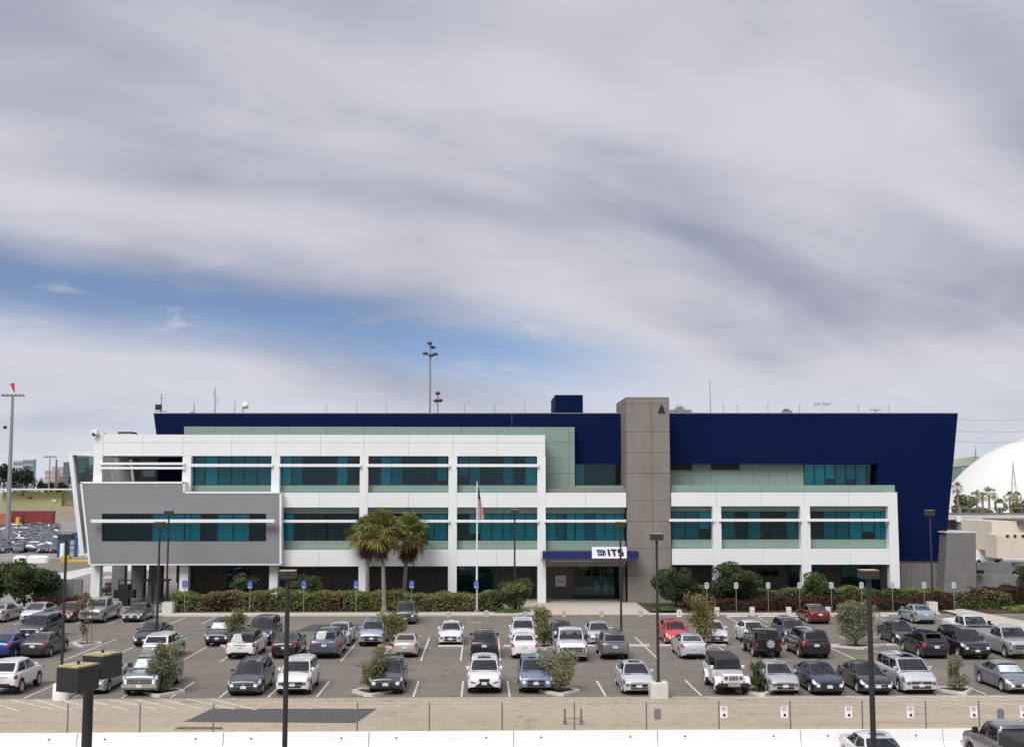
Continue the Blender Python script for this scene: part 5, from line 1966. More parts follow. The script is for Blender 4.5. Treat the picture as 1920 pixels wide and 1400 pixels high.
planter(163, 1209, 56, 'tree', ('diamond concrete planter kerb with leaning stakes in the empty left bays', 'bare leaning sapling tied to stakes in the empty left bays'), 46, 1112, 40, L_OLIVE, True, n=800, size=.09)
planter(441, 1212, 60, 'shrub', ('planter kerb hidden behind the white boxy wagon', 'yellow-green shrub behind the white boxy wagon'), 47, 1140, 42, L_OLIVE, n=2600, size=.08)
planter(737, 1212, 60, 'shrub', ('planter kerb left of the champagne old sedan', 'sprawling golden-green shrub beside the champagne old sedan'), 48, 1146, 54, L_OLIVE, n=3200, size=.08)
planter(1020, 1214, 54, 'shrub', ('planter kerb between the white sedan and the white pickup', 'dense rounded green-gold shrub between the white sedan and white pickup'), 49, 1140, 40, L_OLIVE, n=4200, size=.08)
planter(1318, 1212, 60, 'shrub', ('planter kerb behind the light silver saloon', 'golden olive shrub behind the light silver saloon'), 50, 1115, 62, L_GOLD, n=3600, size=.085)
planter(1605, 1213, 92, 'shrub', ('planter kerb right of the large black SUV', 'dense grey-olive shrub filling the planter right of the large black SUV'), 51, 1132, 84, L_GREYOL, n=6500, size=.085)
bush(1428, 1300, 44, 1264, G(1424, 1296).y, 'low dark green leaf clump at the foot of the staked sapling', L_GREEN, 1500, .09, 60, trunk=False)


# palms
def fan_leaf(mb, base, d, length, rnd, blades=11, droop=.25):
    """petiole and a folded fan of narrow drooping blades"""
    d = d.normalized()
    side = d.cross(Vector((0, 0, 1)))
    if side.length < .05:
        side = Vector((1, 0, 0))
    side.normalize()
    side = (Matrix.Rotation(rnd.gauss(0, .5), 3, d) @ side).normalized()
    upv = side.cross(d).normalized()
    hub = base + d * length * .5
    o = len(mb.v)
    w = .022
    mb.v += [tuple(base - side * w), tuple(base + side * w), tuple(hub + side * w * .6), tuple(hub - side * w * .6)]
    mb.f.append((o, o + 1, o + 2, o + 3))
    for k in range(blades):
        a = math.radians(lerp(-70, 70, k / (blades - 1)) + rnd.gauss(0, 3))
        dd = (d * math.cos(a) + side * math.sin(a)).normalized()
        l = length * .60 * (.65 + .35 * math.cos(a)) * rnd.uniform(.8, 1.1)
        q = dd.cross(upv).normalized() * l * .075
        m1 = hub + dd * l * .55 + upv * (.05 * l * (1 if k % 2 else -1))
        tip = hub + dd * l - Vector((0, 0, droop * l * rnd.uniform(.4, 1.5)))
        o = len(mb.v)
        mb.v += [tuple(hub), tuple(m1 - q), tuple(tip), tuple(m1 + q)]
        mb.f.append((o, o + 1, o + 2, o + 3))


def fan_palm(base, zc, R, label, seed, group=None, n=64, skirt=True, name='fan_palm', tr=.20, blades=11, lean=0.0):
    rnd = random.Random(seed)
    t = thing(name, label, 'palm tree', base, 0, group)
    b = Vector(base)
    c = Vector((b.x + lean, b.y, zc))
    pts = [b, b + Vector((0, 0, .5)), b + Vector((lean * .35, 0, (zc - b.z) * .5)), c]
    MB().path(pts, [tr * 1.8, tr * 1.15, tr * .9, tr * .75], 12).obj('trunk', M_PBARK, t, smooth=True)
    mb, mid_, old = MB(), MB(), MB()
    for k in range(n):
        el = math.radians(lerp(-45, 86, (k + .5) / n) + rnd.gauss(0, 7))
        a = k * 2.39996 + rnd.gauss(0, .25)
        d = Vector((math.cos(a) * math.cos(el), math.sin(a) * math.cos(el), math.sin(el)))
        fan_leaf(mid_ if (k < n * .3 and skirt) else mb, c + d * .12, d, R * rnd.uniform(.78, 1.2), rnd, blades, .35)
    mb.obj('crown', L_PALM, t)
    if skirt:
        mid_.obj('crown', L_PALM2, t)
        for k in range(int(n * 1.1)):
            el = math.radians(rnd.uniform(-86, -58))
            a = k * 2.39996
            d = Vector((math.cos(a) * math.cos(el), math.sin(a) * math.cos(el), math.sin(el)))
            fan_leaf(old, c + Vector((0, 0, -.15 - rnd.random() * .7)) + d * .08, d, R * rnd.uniform(.55, .9), rnd, 7, .3)
        old.obj('dead_frond_skirt', L_DEAD, t)
    return t


L_PALM2 = leaf_mat('yellowing_palm_leaf', (.24, .20, .055), .35)
for px, yc, Y, w, lean, lab in ((691, 1000, 114.6, 34, -.15, 'left fan palm of the three, behind the hedge'), (722, 996, 109.0, 39, -.35, 'middle fan palm, nearest, with its trunk foot in front of the hedge'), (758, 1003, 113.2, 40, .45, 'right fan palm of the three, behind the hedge')):
    p = P(px, yc, Y)
    fan_palm((p.x, Y, .1), p.z, w / 19.0, lab, int(px), 'fan palms before the facade', lean=lean)

# ------------------------------------------------------------------ lamps
M_LAMPTOP = mat('dusty_lamp_top', (.42, .33, .18), .85, var=.45, vscale=5)
M_LAMP = mat('dark_bronze_metal', (.026, .025, .024), .45)
M_LENS = mat('lamp_lens', (.30, .30, .30), .3)


def lamp(px, ytop, Y, label, heads=1, hw=.28, base=None, r=.075, hh=.30, pr=None, cat='street lamp'):
    top = P(px, ytop, Y)
    x = top.x
    z = top.z
    t = thing('lamp_post', label, cat, (x, Y, 0), 0, 'parking lot lamps')
    zb = 0
    if base == 'square':
        MB().bbox(x - .47, x + .47, Y - .47, Y + .47, 0, .82, .03).obj('concrete_base', M_KERB, t)
        zb = .82
    elif base == 'round':
        MB().lathe([(.42, 0), (.40, .80), (.37, .84)], 20, c=(x, Y, 0)).obj('concrete_base', mat('whitewashed_base', (.72, .72, .70), .8, var=.05, vscale=3), t, smooth=True)
        zb = .84
    MB().tube((x, Y, zb), (x, Y, z - hh * .6), r, r * .85, 10).tube((x, Y, zb), (x, Y, zb + .05), r * 2.0, r * 2.0, 8).obj('pole', M_LAMP, t, smooth=True)
    offs = [(0, 0, 0)] if heads == 1 else [(P(147, 1250, Y - .62).x - x, -.62, math.radians(-22)), (P(192, 1240, Y + .75).x - x, .75, math.radians(-22))]
    for ox, oy, ra in offs:
        cx, cy = x + ox, Y + oy
        hl = hw if heads == 1 else hw * 1.15
        ca, sa = math.cos(ra), math.sin(ra)

        def hb(u0, v0, za, zb_):
            q = [(-u0, -v0), (u0, -v0), (u0, v0), (-u0, v0)]
            return MB().prism([Vector((cx + u * ca - v * sa, cy + u * sa + v * ca, za)) for u, v in q], (0, 0, zb_ - za))
        h = hb(hw, hl, z - hh, z - .012).obj('lamp_head', M_LAMP, t)
        hb(hw * .97, hl * .97, z - .012, z + .015).obj('head_top', M_LAMPTOP, h)
        hb(hw * .85, hl * .85, z - hh - .012, z - hh - .002).obj('lens', M_LENS, h)
        if heads > 1:
            MB().box(cx - .02, cx + .02, cy - .02, cy + .02, z + .015, z + .07).obj('head_bolt', M_LAMP, h)
            MB().tube((x, Y, z - hh * .6), (cx, cy, z - hh * .6), .05, .05, 6).obj('arm', M_LAMP, t)
    return t


lamp(168, 1236, 20.5, 'near dark lamp post with two boxy heads with dusty tops, left foreground', 2, .22, r=.10, hh=.40)
lamp(540, 1069, 44.5, 'near dark lamp post with one head, left of centre', 1, .30, r=.10, hh=.28)
lamp(1628, 1068, 44.5, 'near dark lamp post with one yellowish-topped head on the right', 1, .32, r=.11, hh=.30)
lamp(1231, 1000, 64.15, 'lamp post on a square concrete base at the front row', 1, .33, 'square', .085, .34)
lamp(125, 1000, 64.2, 'lamp post on a round white concrete base at the left', 1, .33, 'round', .085, .34)
lamp(300, 978, 87.0, 'lamp post rising behind the pale green-white SUV', 1, .33, None, .085, .36)
lamp(1163, 978, 87.0, 'lamp post rising behind the dark grey crossover before the entrance', 1, .33, None, .085, .36)
lamp(317, 957, 111.0, 'lamp post at the hedge before the grey volume', 1, .36, None, .09, .40)
lamp(965, 955, 110.5, 'lamp post at the hedge left of the entrance', 1, .36, None, .09, .42)
lamp(1743, 956, 110.0, 'lamp post before the navy end wall', 1, .36, None, .09, .50)

# far stadium-style masts behind the building
t = thing('light_mast', 'tall floodlight mast rising behind the centre of the roof', 'light mast', (P(807, 760, 175).x, 175, 0))
p = P(807, 645, 175)
MB().tube((p.x, 175, 0), (p.x, 175, p.z), .22, .12, 10).obj('pole', M_GREYM, t)
for dz, w, dy in ((.1, -.1, -.2), (-.45, .35, .3), (-1.45, -.75, -.3), (-1.5, .75, .2), (-1.75, .15, -.4)):
    MB().ball((p.x + w, 175 + dy, p.z + dz), .42, .34, .24, 10, 6).obj('floodlight', M_BLACKM, t)
    MB().lathe([(.40, 0), (.44, .05)], 12, c=(p.x + w, 175 + dy, p.z + dz - .16)).obj('visor', M_GREYM, t)
MB().tube((p.x - .8, 175, p.z - 1.6), (p.x + .8, 175, p.z - 1.6), .06, .06, 6).tube((p.x - .2, 175, p.z - .3), (p.x + .4, 175, p.z - .3), .05, .05, 6).obj('crossarm', M_GREYM, t)
t = thing('light_mast', 'shorter distant floodlight mast just right of the tall roof mast', 'light mast', (P(821, 760, 330).x, 330, 0))
p = P(821, 736, 330)
MB().tube((p.x, 330, 0), (p.x, 330, p.z), .34, .2, 8).obj('pole', M_GREYM, t)
for dz, w in ((0, 0), (-2, .7), (-2.1, -.5)):
    MB().ball((p.x + w, 330, p.z + dz - .2), .7, .5, .5, 10, 6).obj('floodlight', M_BLACKM, t)
t = thing('light_mast', 'tall grey yard light mast with a red windsock at the left edge', 'light mast', (P(17, 960, 240).x, 240, 0))
p, q = P(24, 740, 240), P(15, 985, 240)
MB().tube((q.x, 240, 0), (p.x, 240, p.z), .55, .26, 10).obj('pole', M_GREYM, t)
MB().tube((p.x - 2.0, 240, p.z), (p.x + 2.0, 240, p.z), .12, .12, 6).obj('crossarm', M_GREYM, t)
for k in range(6):
    x = p.x - 2.0 + k * .8
    MB().bbox(x - .25, x + .25, 239.6, 240.4, p.z - .35, p.z + .12, .05).obj('floodlight', M_GREYM, t)
a, b = P(27, 735, 240), P(23, 719, 240)
MB().tube(a, b, .12, .42, 8).obj('windsock', mat('red_sock', (.62, .03, .05), .6), t)
a = P(17, 801, 240)
MB().bbox(a.x - 1.0, a.x - .4, 239.5, 240, a.z - .3, a.z + .3, .05).obj('camera_box', M_BLACKM, t)

# ------------------------------------------------------------------ flagpole
fx = P(894, 1139, 108.4)
t = thing('flagpole', 'tall white flagpole in front of the facade', 'flagpole', (fx.x, 108.4, .1))
ztop = ZR(905, 108.4)
MB().tube((fx.x, 108.4, .1), (fx.x, 108.4, ztop), .10, .05, 12).obj('pole', M_WHITE2, t, smooth=True)
MB().ball((fx.x, 108.4, ztop + .08), .09, .09, .09).obj('finial', M_GREYM, t)
MB().lathe([(.28, 0), (.26, .12), (.12, .16)], 14, c=(fx.x, 108.4, .1)).obj('base_collar', M_GREYM, t)
fl = thing('flag', 'limp red, white and blue striped flag hanging from the white flagpole', 'flag', (fx.x, 108.4, ZR(974, 108.4)))
z1, z0 = ZR(912, 108.4), ZR(974, 108.4)
M_FR, M_FW, M_FB = mat('flag_red', (.34, .022, .035), .8), mat('flag_white', (.60, .58, .60), .8), mat('flag_blue', (.016, .022, .085), .8)
nv, nu = 26, 13
gridp = []
for i in range(nv + 1):
    v = i / nv
    w = .10 + .52 * v ** 1.15 if v < .9 else .10 + .52 * .9 ** 1.15
    row = []
    for j in range(nu + 1):
        u = j / nu
        x = fx.x + .08 + w * u
        z = lerp(z1, z0, v) - .16 * u * (1 - v)
        y = 108.4 + .13 * math.sin(u * 9 + v * 3) * (.3 + .7 * v)
        row.append((x, y, z))
    gridp.append(row)
bufs = {'flag_blue': (MB(), M_FB), 'flag_red': (MB(), M_FR), 'flag_white': (MB(), M_FW)}
for i in range(nv):
    for j in range(nu):
        s_ = int((j + i * .28)) % 2
        k = 'flag_blue' if i < 10 and j > 1 + i * .1 - 2 and j < 12 else ('flag_red' if s_ else 'flag_white')
        if i < 8 and j >= 11:
            k = 'flag_red'
        bufs[k][0].add([gridp[i][j], gridp[i][j + 1], gridp[i + 1][j + 1], gridp[i + 1][j]], [(0, 1, 2, 3)])
for k, nm in (('flag_blue', 'canton'), ('flag_red', 'red_stripe'), ('flag_white', 'white_stripe')):
    bufs[k][0].obj(nm, bufs[k][1], fl)

# ------------------------------------------------------------------ signs on posts
M_SIGNBLUE = mat('sign_face_blue', (.020, .060, .30), .45)
M_SIGNGREY = mat('sign_back_grey', (.42, .41, .40), .5)


def post_sign(px, y0, y1, ybase, Y, w, m, label, cat, group, mark=None, zb=.1):
    c = P(px, (y0 + y1) / 2, Y)
    z0, z1 = ZR(y1, Y), ZR(y0, Y)
    t = thing('post_sign', label, cat, (c.x, Y, zb), 0, group)
    MB().tube((c.x, Y, zb), (c.x, Y, z1), .035, .035, 8).obj('post', M_GREYM, t)
    f = rrect(MB(), c.x - w / 2, c.x + w / 2, z0, z1, Y - .06, .02).obj('sign_plate', m, t)
    if mark == 'isa':      # wheelchair figure reduced to its strokes
        mw = mat('sign_mark_white', (.34, .40, .62), .5)
        zc = lerp(z0, z1, .58)
        g = MB()
        g.lathe([(.055, 0), (.055, .01)], 10, c=(c.x, Y - .075, zc + .26), axis='x')
        g.prism([Vector((c.x + a * w, Y - .07, zc + b * w)) for a, b in ((-.08, .42), (.06, .42), (.08, .1), (.26, .1), (.34, -.3), (.24, -.3), (.16, -.02), (-.08, -.02))], (0, .008, 0))
        for k in range(9):
            a0, a1 = math.radians(120 + 26 * k), math.radians(120 + 26 * (k + 1))
            g.prism([Vector((c.x + w * r_ * math.cos(a) - .02, Y - .07, zc - .08 + w * r_ * math.sin(a))) for a, r_ in ((a0, .36), (a1, .36), (a1, .28), (a0, .28))], (0, .008, 0))
        g.obj('symbol', mw, f)
        MB().box(c.x - w * .42, c.x + w * .42, Y - .072, Y - .06, z0 + .05, z0 + .16).obj('text_strip', mw, f)
    elif mark == 'text':
        mk = mat('sign_print', (.10, .12, .22), .6)
        g = MB()
        for k, ww in enumerate((.34, .24, .34)):
            zz = lerp(z1, z0, .25 + .22 * k)
            g.box(c.x - w * ww, c.x + w * ww, Y - .07, Y - .06, zz - .025, zz + .025)
        g.obj('print', mk, f)
    return t


names = ['leftmost', 'second', 'third', 'fourth', 'fifth', 'sixth']
for k, px in enumerate((347, 469, 570, 668, 772, 893)):
    post_sign(px, 1087, 1102, 1143, 107.9, .46, M_SIGNBLUE, names[k] + ' blue accessible parking sign from the left before the hedge', 'sign', 'blue accessible parking signs', 'isa')
names = ['leftmost', 'second', 'third', 'fourth', 'fifth', 'sixth', 'seventh', 'eighth', 'rightmost']
for k, px in enumerate((1325, 1380, 1440, 1499, 1558.5, 1615, 1673, 1732.5, 1788)):
    post_sign(px, 1092, 1103.5, 1128, 108.0, .38, mat('sign_face_white', (.55, .55, .56), .5), names[k] + ' white parking sign from the left in the burgundy hedge', 'sign', 'white parking signs before the right wing', 'text')
names = ['leftmost', 'second', 'third', 'fourth', 'fifth', 'sixth']
for k, (px, yt) in enumerate(((841, 1145), (912, 1143), (985, 1145), (1058, 1144), (1128, 1145), (1201, 1144))):
    post_sign(px, yt, yt + 13, 1172, 104.4, .40, M_SIGNGREY, names[k] + ' grey sign back from the left in the entrance bays', 'sign', 'grey sign backs before the plaza', zb=.014)
post_sign(1273.5, 1143, 1157, 1172, 104.4, .45, M_WHITE2, 'pale sign beside the red hatchback under the round tree', 'sign', None, 'text', zb=.014)
names = ['leftmost', 'second', 'third', 'fourth', 'rightmost']
for k, px in enumerate((1349, 1416, 1486, 1561, 1632)):
    g = G(px, 1157)
    t = thing('bollard', names[k] + ' short grey concrete bollard from the left before the burgundy hedge', 'bollard', (g.x, 104.9, .012), 0, 'concrete bollards before the hedge')
    MB().bbox(g.x - .2, g.x + .2, 104.7, 105.1, .012, .78, .03).obj('shaft', M_KERB, t)
    MB().box(g.x - .21, g.x + .21, 104.69, 105.11, .58, .64).obj('reflective_band', M_WHITE2, t)


OR12 = ['first', 'second', 'third', 'fourth', 'fifth', 'sixth', 'seventh', 'eighth', 'ninth', 'tenth', 'eleventh', 'twelfth']


def wheel_stop(x, y, label, i):
    o = MB()
    o.prism([Vector((x - .9, y - .08, .014)), Vector((x - .9, y + .08, .014)), Vector((x - .9, y + .055, .13)), Vector((x - .9, y - .055, .13))], (1.8, 0, 0))
    o = o.obj('wheel_stop', M_KERB)
    return tag(o, label, 'wheel stop', 'concrete wheel stops')


for i, px in enumerate((762, 845, 905, 968, 1125, 1195, 1262, 1340, 1420, 1550, 1640, 1690)):
    x = G(px, 1212).x
    wheel_stop(x, 84.9, 'pale concrete wheel stop, %s from the left along the double row centre line' % OR12[i], i)
for i, px in enumerate((1383, 1442, 1500, 1575, 1650)):
    wheel_stop(G(px, 1156).x, 104.3, 'pale concrete wheel stop, %s from the left in the bays before the burgundy hedge' % OR12[i], i)

# bins, blocks by the hedges
for px, yb, Y, w, h, lab in ((315.5, 1145, 107.4, .95, 1.0, 'square pale concrete bin at the left end of the hedge'), (1748, 1148, 106.6, .8, .95, 'pale square concrete post beside the pale blue sedan')):
    g = P(px, yb, Y)
    t = thing('concrete_bin', lab, 'bin', (g.x, Y, .1))
    MB().bbox(g.x - w / 2, g.x + w / 2, Y - w / 2, Y + w / 2, .1, h + .1, .04).obj('bin_body', M_KERB, t)
    MB().bbox(g.x - w / 2 + .06, g.x + w / 2 - .06, Y - w / 2 + .06, Y + w / 2 - .06, h + .1, h + .16, .04).obj('rim', M_CONC2, t)

# ------------------------------------------------------------------ barrier and fence
YBAR = 51.3
M_BAR = mat('barrier_white', (.84, .84, .83), .6, dirt=.07, vscale=1.5, stretch=(1, 1, .35))
pit = P(959.4, 1385, YBAR).x - P(688.2, 1385, YBAR).x
xj0 = P(145, 1385, YBAR).x
prof = [(-.30, 0), (-.30, .08), (-.17, .32), (-.085, .81), (.085, .81), (.17, .32), (.30, .08), (.30, 0)]
names = ['leftmost', 'second', 'third', 'fourth', 'fifth', 'sixth', 'seventh', 'rightmost']
bar_me = MB().prism([Vector((0.012, y, z)) for y, z in prof], (pit - .03, 0, 0)).mesh('rail_body')
bar_me.materials.append(M_BAR)
for k in range(8):
    x0 = xj0 + (k - 1) * pit
    t = thing('concrete_barrier', names[k] + ' white concrete road barrier along the bottom of the picture', 'barrier', (x0, YBAR + .085, 0), 0, 'white concrete barriers')
    o = bpy.data.objects.new('rail_body', bar_me)
    COL.objects.link(o)
    o.parent = t
    for hx in (.19, .81):
        h = MB().tube((pit * hx, -.135, .56), (pit * hx, -.10, .565), .045, .045, 10)
        h.obj('lifting_hole', M_BLACKM, t, local=True)
        MB().tube((pit * hx, -.15, .50), (pit * hx, -.145, .40), .012, .006, 6).obj('rust_drip', mat('rust_stain', (.42, .36, .30), .9), t, local=True)
    MB().box(pit - .018, pit - .002, -.06, .06, .05, .78).obj('joint_pin', M_JOINT, t, local=True)

# chain link fence behind the barriers
YFE = 51.95
M_POST = mat('fence_post', (.20, .20, .20), .5, metal=.5)
M_CHAIN = bpy.data.materials.new('chain_link')
M_CHAIN.use_nodes = True
nt = M_CHAIN.node_tree
bs_ = nt.nodes['Principled BSDF']
bs_.inputs['Base Color'].default_value = (.42, .40, .37, 1)
bs_.inputs['Metallic'].default_value = .5
bs_.inputs['Roughness'].default_value = .5
tcn = nt.nodes.new('ShaderNodeTexCoord')
outs = []
for rot in (45, -45):
    mp = nt.nodes.new('ShaderNodeMapping')
    mp.inputs['Rotation'].default_value = (0, math.radians(rot), 0)
    nt.links.new(tcn.outputs['Object'], mp.inputs['Vector'])
    sp = nt.nodes.new('ShaderNodeSeparateXYZ')
    nt.links.new(mp.outputs[0], sp.inputs[0])
    pp = nt.nodes.new('ShaderNodeMath')
    pp.operation = 'PINGPONG'
    pp.inputs[1].default_value = .03
    nt.links.new(sp.outputs[0], pp.inputs[0])
    lt = nt.nodes.new('ShaderNodeMath')
    lt.operation = 'LESS_THAN'
    lt.inputs[1].default_value = .0009
    nt.links.new(pp.outputs[0], lt.inputs[0])
    outs.append(lt.outputs[0])
mx = nt.nodes.new('ShaderNodeMath')
mx.operation = 'MAXIMUM'
nt.links.new(outs[0], mx.inputs[0])
nt.links.new(outs[1], mx.inputs[1])
nt.links.new(mx.outputs[0], bs_.inputs['Alpha'])
fx0, fx1 = P(-12, 1345, YFE).x, P(1980, 1345, YFE).x
fence = thing('chain_link_fence', 'chain-link fence with thin grey posts behind the white barriers', 'fence', ((fx0 + fx1) / 2, YFE, 0))
zf = 1.85
for px in (-10, 127, 262.5, 400, 535, 670, 805, 941.5, 1077, 1212, 1348, 1482, 1617, 1736, 1836, 1965):
    x = P(px, 1345, YFE).x
    MB().tube((x, YFE, 0), (x, YFE, zf + .03), .032, .032, 8).lathe([(.045, 0), (.03, .04)], 8, c=(x, YFE, zf + .03)).obj('fence_post', M_POST, fence)
MB().add([(fx0, YFE - .035, .05), (fx1, YFE - .035, .05), (fx1, YFE - .035, zf), (fx0, YFE - .035, zf)], [(0, 1, 2, 3)]).obj('mesh_fabric', M_CHAIN, fence)
MB().tube((fx0, YFE - .03, zf), (fx1, YFE - .03, zf), .007, .007, 5).tube((fx0, YFE - .03, .12), (fx1, YFE - .03, .12), .007, .007, 5).obj('tension_wire', M_POST, fence)
M_SRED = mat('sign_red', (.62, .22, .25), .5)
names = ['leftmost', 'second', 'third', 'fourth', 'fifth', 'rightmost']
for k, px in enumerate((1357, 1470.5, 1591, 1707, 1825.5, 1919)):
    c = P(px, 1334, YFE - .08)
    t = thing('fence_sign', names[k] + ' white and red notice from the left hung on the chain-link fence', 'sign', (c.x, YFE - .08, c.z - .24), 0, 'white and red fence notices')
    MB().box(c.x - .155, c.x + .155, YFE - .085, YFE - .07, c.z - .24, c.z + .24).obj('sign_plate', M_SIGNW, t)
    g = MB()
    for zz, ww in ((.19, .10), (.13, .12), (.065, .08)):
        g.box(c.x - ww, c.x + ww, YFE - .09, YFE - .085, c.z + zz - .02, c.z + zz + .02)
    g.obj('red_print', M_SRED, t)
    MB().lathe([(.06, 0), (.06, .006)], 10, c=(c.x + .02, YFE - .092, c.z - .12), axis='x').obj('figure', M_SBLACK, t)
    MB().prism([Vector((c.x + a, YFE - .093, c.z + b)) for a, b in ((-.05, -.18), (.09, -.18), (.05, -.06), (-.01, -.06))], (0, .008, 0)).obj('figure', M_SBLACK, t)
for k, (px, lab) in enumerate(((1233, 'plain grey square sign back on the fence below the square lamp base'), (1876, 'plain grey square sign back on the fence near the right edge'))):
    c = P(px, 1338, YFE - .08)
    o = rrect(MB(), c.x - .15, c.x + .15, c.z - .23, c.z + .23, YFE - .09, .015).obj('fence_sign', mat('plain_grey_sign', (.17, .17, .17), .6))
    tag(o, lab, 'sign')
t = thing('pipe_stand', 'thin grey pipe hydrant pair standing behind the fence near the centre', 'pipe', (G(1070, 1360).x, G(1070, 1360).y, 0))
for px in (1059, 1090):
    g = G(px, 1358)
    MB().tube((g.x, g.y, 0), (g.x, g.y, .75), .05, .05, 8).tube((g.x, g.y, .12), (g.x, g.y, .2), .1, .1, 8).obj('riser', M_POST, t)
a, b = G(1059, 1358), G(1090, 1358)
MB().tube((a.x, a.y, .3), (b.x, b.y, .3), .03, .03, 6).obj('link_pipe', M_POST, t)

# ------------------------------------------------------------------ gate passage, left
t = thing('turnstile', 'tall dark full-height turnstile with silver arms in the gate passage', 'turnstile', (P(298, 1125, 117).x, 117, 0))
x0, x1 = P(271, 1100, 117).x, P(318, 1100, 117).x
MB().box(x0, x1, 116.5, 117.5, 2.25, 2.42).obj('top_frame', M_BLACKM, t)
for k in range(6):
    x = lerp(x0, x1, k / 5)
    MB().box(x - .04, x + .04, 116.5, 116.6, 0, 2.25).obj('upright', M_BLACKM, t)
for xx, r_ in ((lerp(x0, x1, .22), .26), (lerp(x0, x1, .55), .22)):
    for k in range(11):
        z = .35 + k * .17
        MB().tube((xx - r_, 116.45, z), (xx + r_, 116.45, z), .022, .022, 6).obj('arm', M_CHROME, t)
t = thing('black_cabinet', 'black cross-shaped guard cabinet with an open top frame in the passage', 'cabinet', (P(234, 1120, 115.5).x, 115.5, 0))
cx = P(234, 1110, 115.5).x
MB().bbox(cx - 1.0, cx + 1.0, 115.2, 115.9, .75, 1.55, .04).obj('screen_box', M_BLACKM, t)
MB().bbox(cx - .45, cx + .45, 115.15, 115.95, 0, 2.05, .04).obj('body', M_BLACKM, t)
for sx in (-.6, .6):
    MB().box(cx + sx - .05, cx + sx + .05, 115.5, 115.6, 1.5, 2.45).obj('frame_post', M_BLACKM, t)
MB().box(cx - .65, cx + .65, 115.5, 115.6, 2.4, 2.5).obj('frame_bar', M_BLACKM, t)
t = thing('golf_cart', 'small white-roofed cart parked behind the left column', 'cart', (P(205, 1105, 128).x, 128, 0))
cx = P(205, 1105, 128).x
MB().bbox(cx - .7, cx + .7, 126.8, 129.2, 1.75, 1.87, .05).obj('roof', M_WHITE2, t)
for sx in (-.62, .62):
    for sy in (127, 129):
        MB().tube((cx + sx, sy, .6), (cx + sx * .9, sy, 1.75), .03, .03, 6).obj('roof_post', M_BLACKM, t)
MB().bbox(cx - .62, cx + .62, 126.9, 129.1, .3, .75, .12).obj('body', M_TRIM, t)
MB().bbox(cx - .55, cx + .55, 127.9, 128.4, .75, 1.25, .08).obj('seat', mat('seat_grey', (.2, .2, .2), .7), t)
for sx in (-.55, .55):
    for sy in (127.2, 128.8):
        MB().lathe([(.24, -.08), (.25, 0), (.24, .08)], 14, c=(cx + sx, sy, .25), axis='x').obj('wheel', M_TYRE, t)
t = thing('yellow_bollard', 'yellow bent guard post behind the left passage column', 'bollard', (P(206, 1098, 131).x, 131, 0))
a, b = P(206, 1098, 131), P(206, 1083, 131)
MB().tube((a.x, 131, 0), (a.x, 131, 1.9), .12, .12, 10).tube((a.x, 131, 1.85), (a.x + .35, 131, 1.85), .11, .11, 8).obj('post', mat('safety_yellow', (.62, .38, .03), .6), t)
# two motorbikes by the wall
for px, lab in ((160, 'dark motorbike parked between the grey wall and the left column'), (171, 'second motorbike tucked beside the left column')):
    g = P(px, 1105, 119)
    t = thing('motorbike', lab, 'motorbike', (g.x, 119, 0), .2)
    for dy in (-.6, .6):
        MB().lathe([(.22, -.06), (.31, -.04), (.31, .04), (.22, .06)], 16, c=(0, dy, .31), axis='x').obj('wheel', M_TYRE, t, local=True)
    MB().bbox(-.14, .14, -.4, .42, .4, .78, .08).obj('engine', M_GREYM, t, local=True)
    MB().bbox(-.14, .14, -.05, .45, .76, 1.02, .1).obj('fuel_tank', PAINTS['navy'] if px == 160 else PAINTS['white'], t, local=True)
    MB().bbox(-.13, .13, -.75, -.05, .76, .88, .04).obj('seat', M_TRIM, t, local=True)
    MB().tube((-.35, .45, 1.1), (.35, .45, 1.1), .025, .025, 6).tube((0, .62, .31), (0, .42, 1.1), .035, .035, 6).obj('handlebar', M_CHROME, t, local=True)
# grey yard wall
wl = thing('yard_wall', 'grey concrete yard wall left of the white passage column', 'wall', (P(115, 1120, 112).x, 112, 0))
x0, x1 = P(62, 1100, 112).x, P(154, 1100, 112).x
n = 5
for k in range(n):
    a, b = lerp(x0, x1, k / n), lerp(x0, x1, (k + 1) / n)
    MB().bbox(a + .01, b - .01, 112, 112.3, 0, ZR(1084, 112), .02).obj('wall_panel', M_CONC2, wl)

# ------------------------------------------------------------------ background, left
M_TAN = mat('tan_shed', (.40, .40, .17), .8, var=.1, vscale=.05)
M_TAN2 = mat('pale_shed', (.52, .49, .28), .8, var=.08, vscale=.05)
M_ROOFW = mat('pale_roof', (.66, .64, .58), .8)
YSH = 470


def sbox(name, x0, y0, x1, y1, Y, d, m, parent):
    a, b = P(x0, y0, Y), P(x1, y1, Y)
    return MB().box(a.x, b.x, Y, Y + d, max(0, min(a.z, b.z)), max(a.z, b.z)).obj(name, m, parent)


t = thing('warehouse', 'long yellow-green warehouse with pale roof beyond the left yard', 'building', (P(60, 975, YSH).x, YSH, 0))
sbox('wall', 5, 922, 114, 978, YSH, 30, M_TAN, t)
sbox('lower_wall', 10, 948, 150, 978, YSH - 1, .8, mat('beige_wall', (.34, .29, .22), .8, var=.1, vscale=.05), t)
sbox('wing', 115, 922, 165, 947, YSH + 2, 30, M_TAN2, t)
sbox('roof', -30, 915.5, 170, 918.5, YSH - 4, 44, M_ROOFW, t)
for a, b in ((38, 44), (52, 60)):
    sbox('vent', a, 926 if a == 38 else 932, b, 928 if a == 38 else 934, YSH - .4, .3, M_BLACKM, t)
sbox('sign_panel', 97, 935, 106, 941, YSH - .5, .3, M_ROOFW, t)
M_RED = mat('container_red', (.20, .030, .028), .6, var=.15, vscale=.4)
M_ORG = mat('container_orange', (.42, .14, .06), .6, var=.12, vscale=.4)


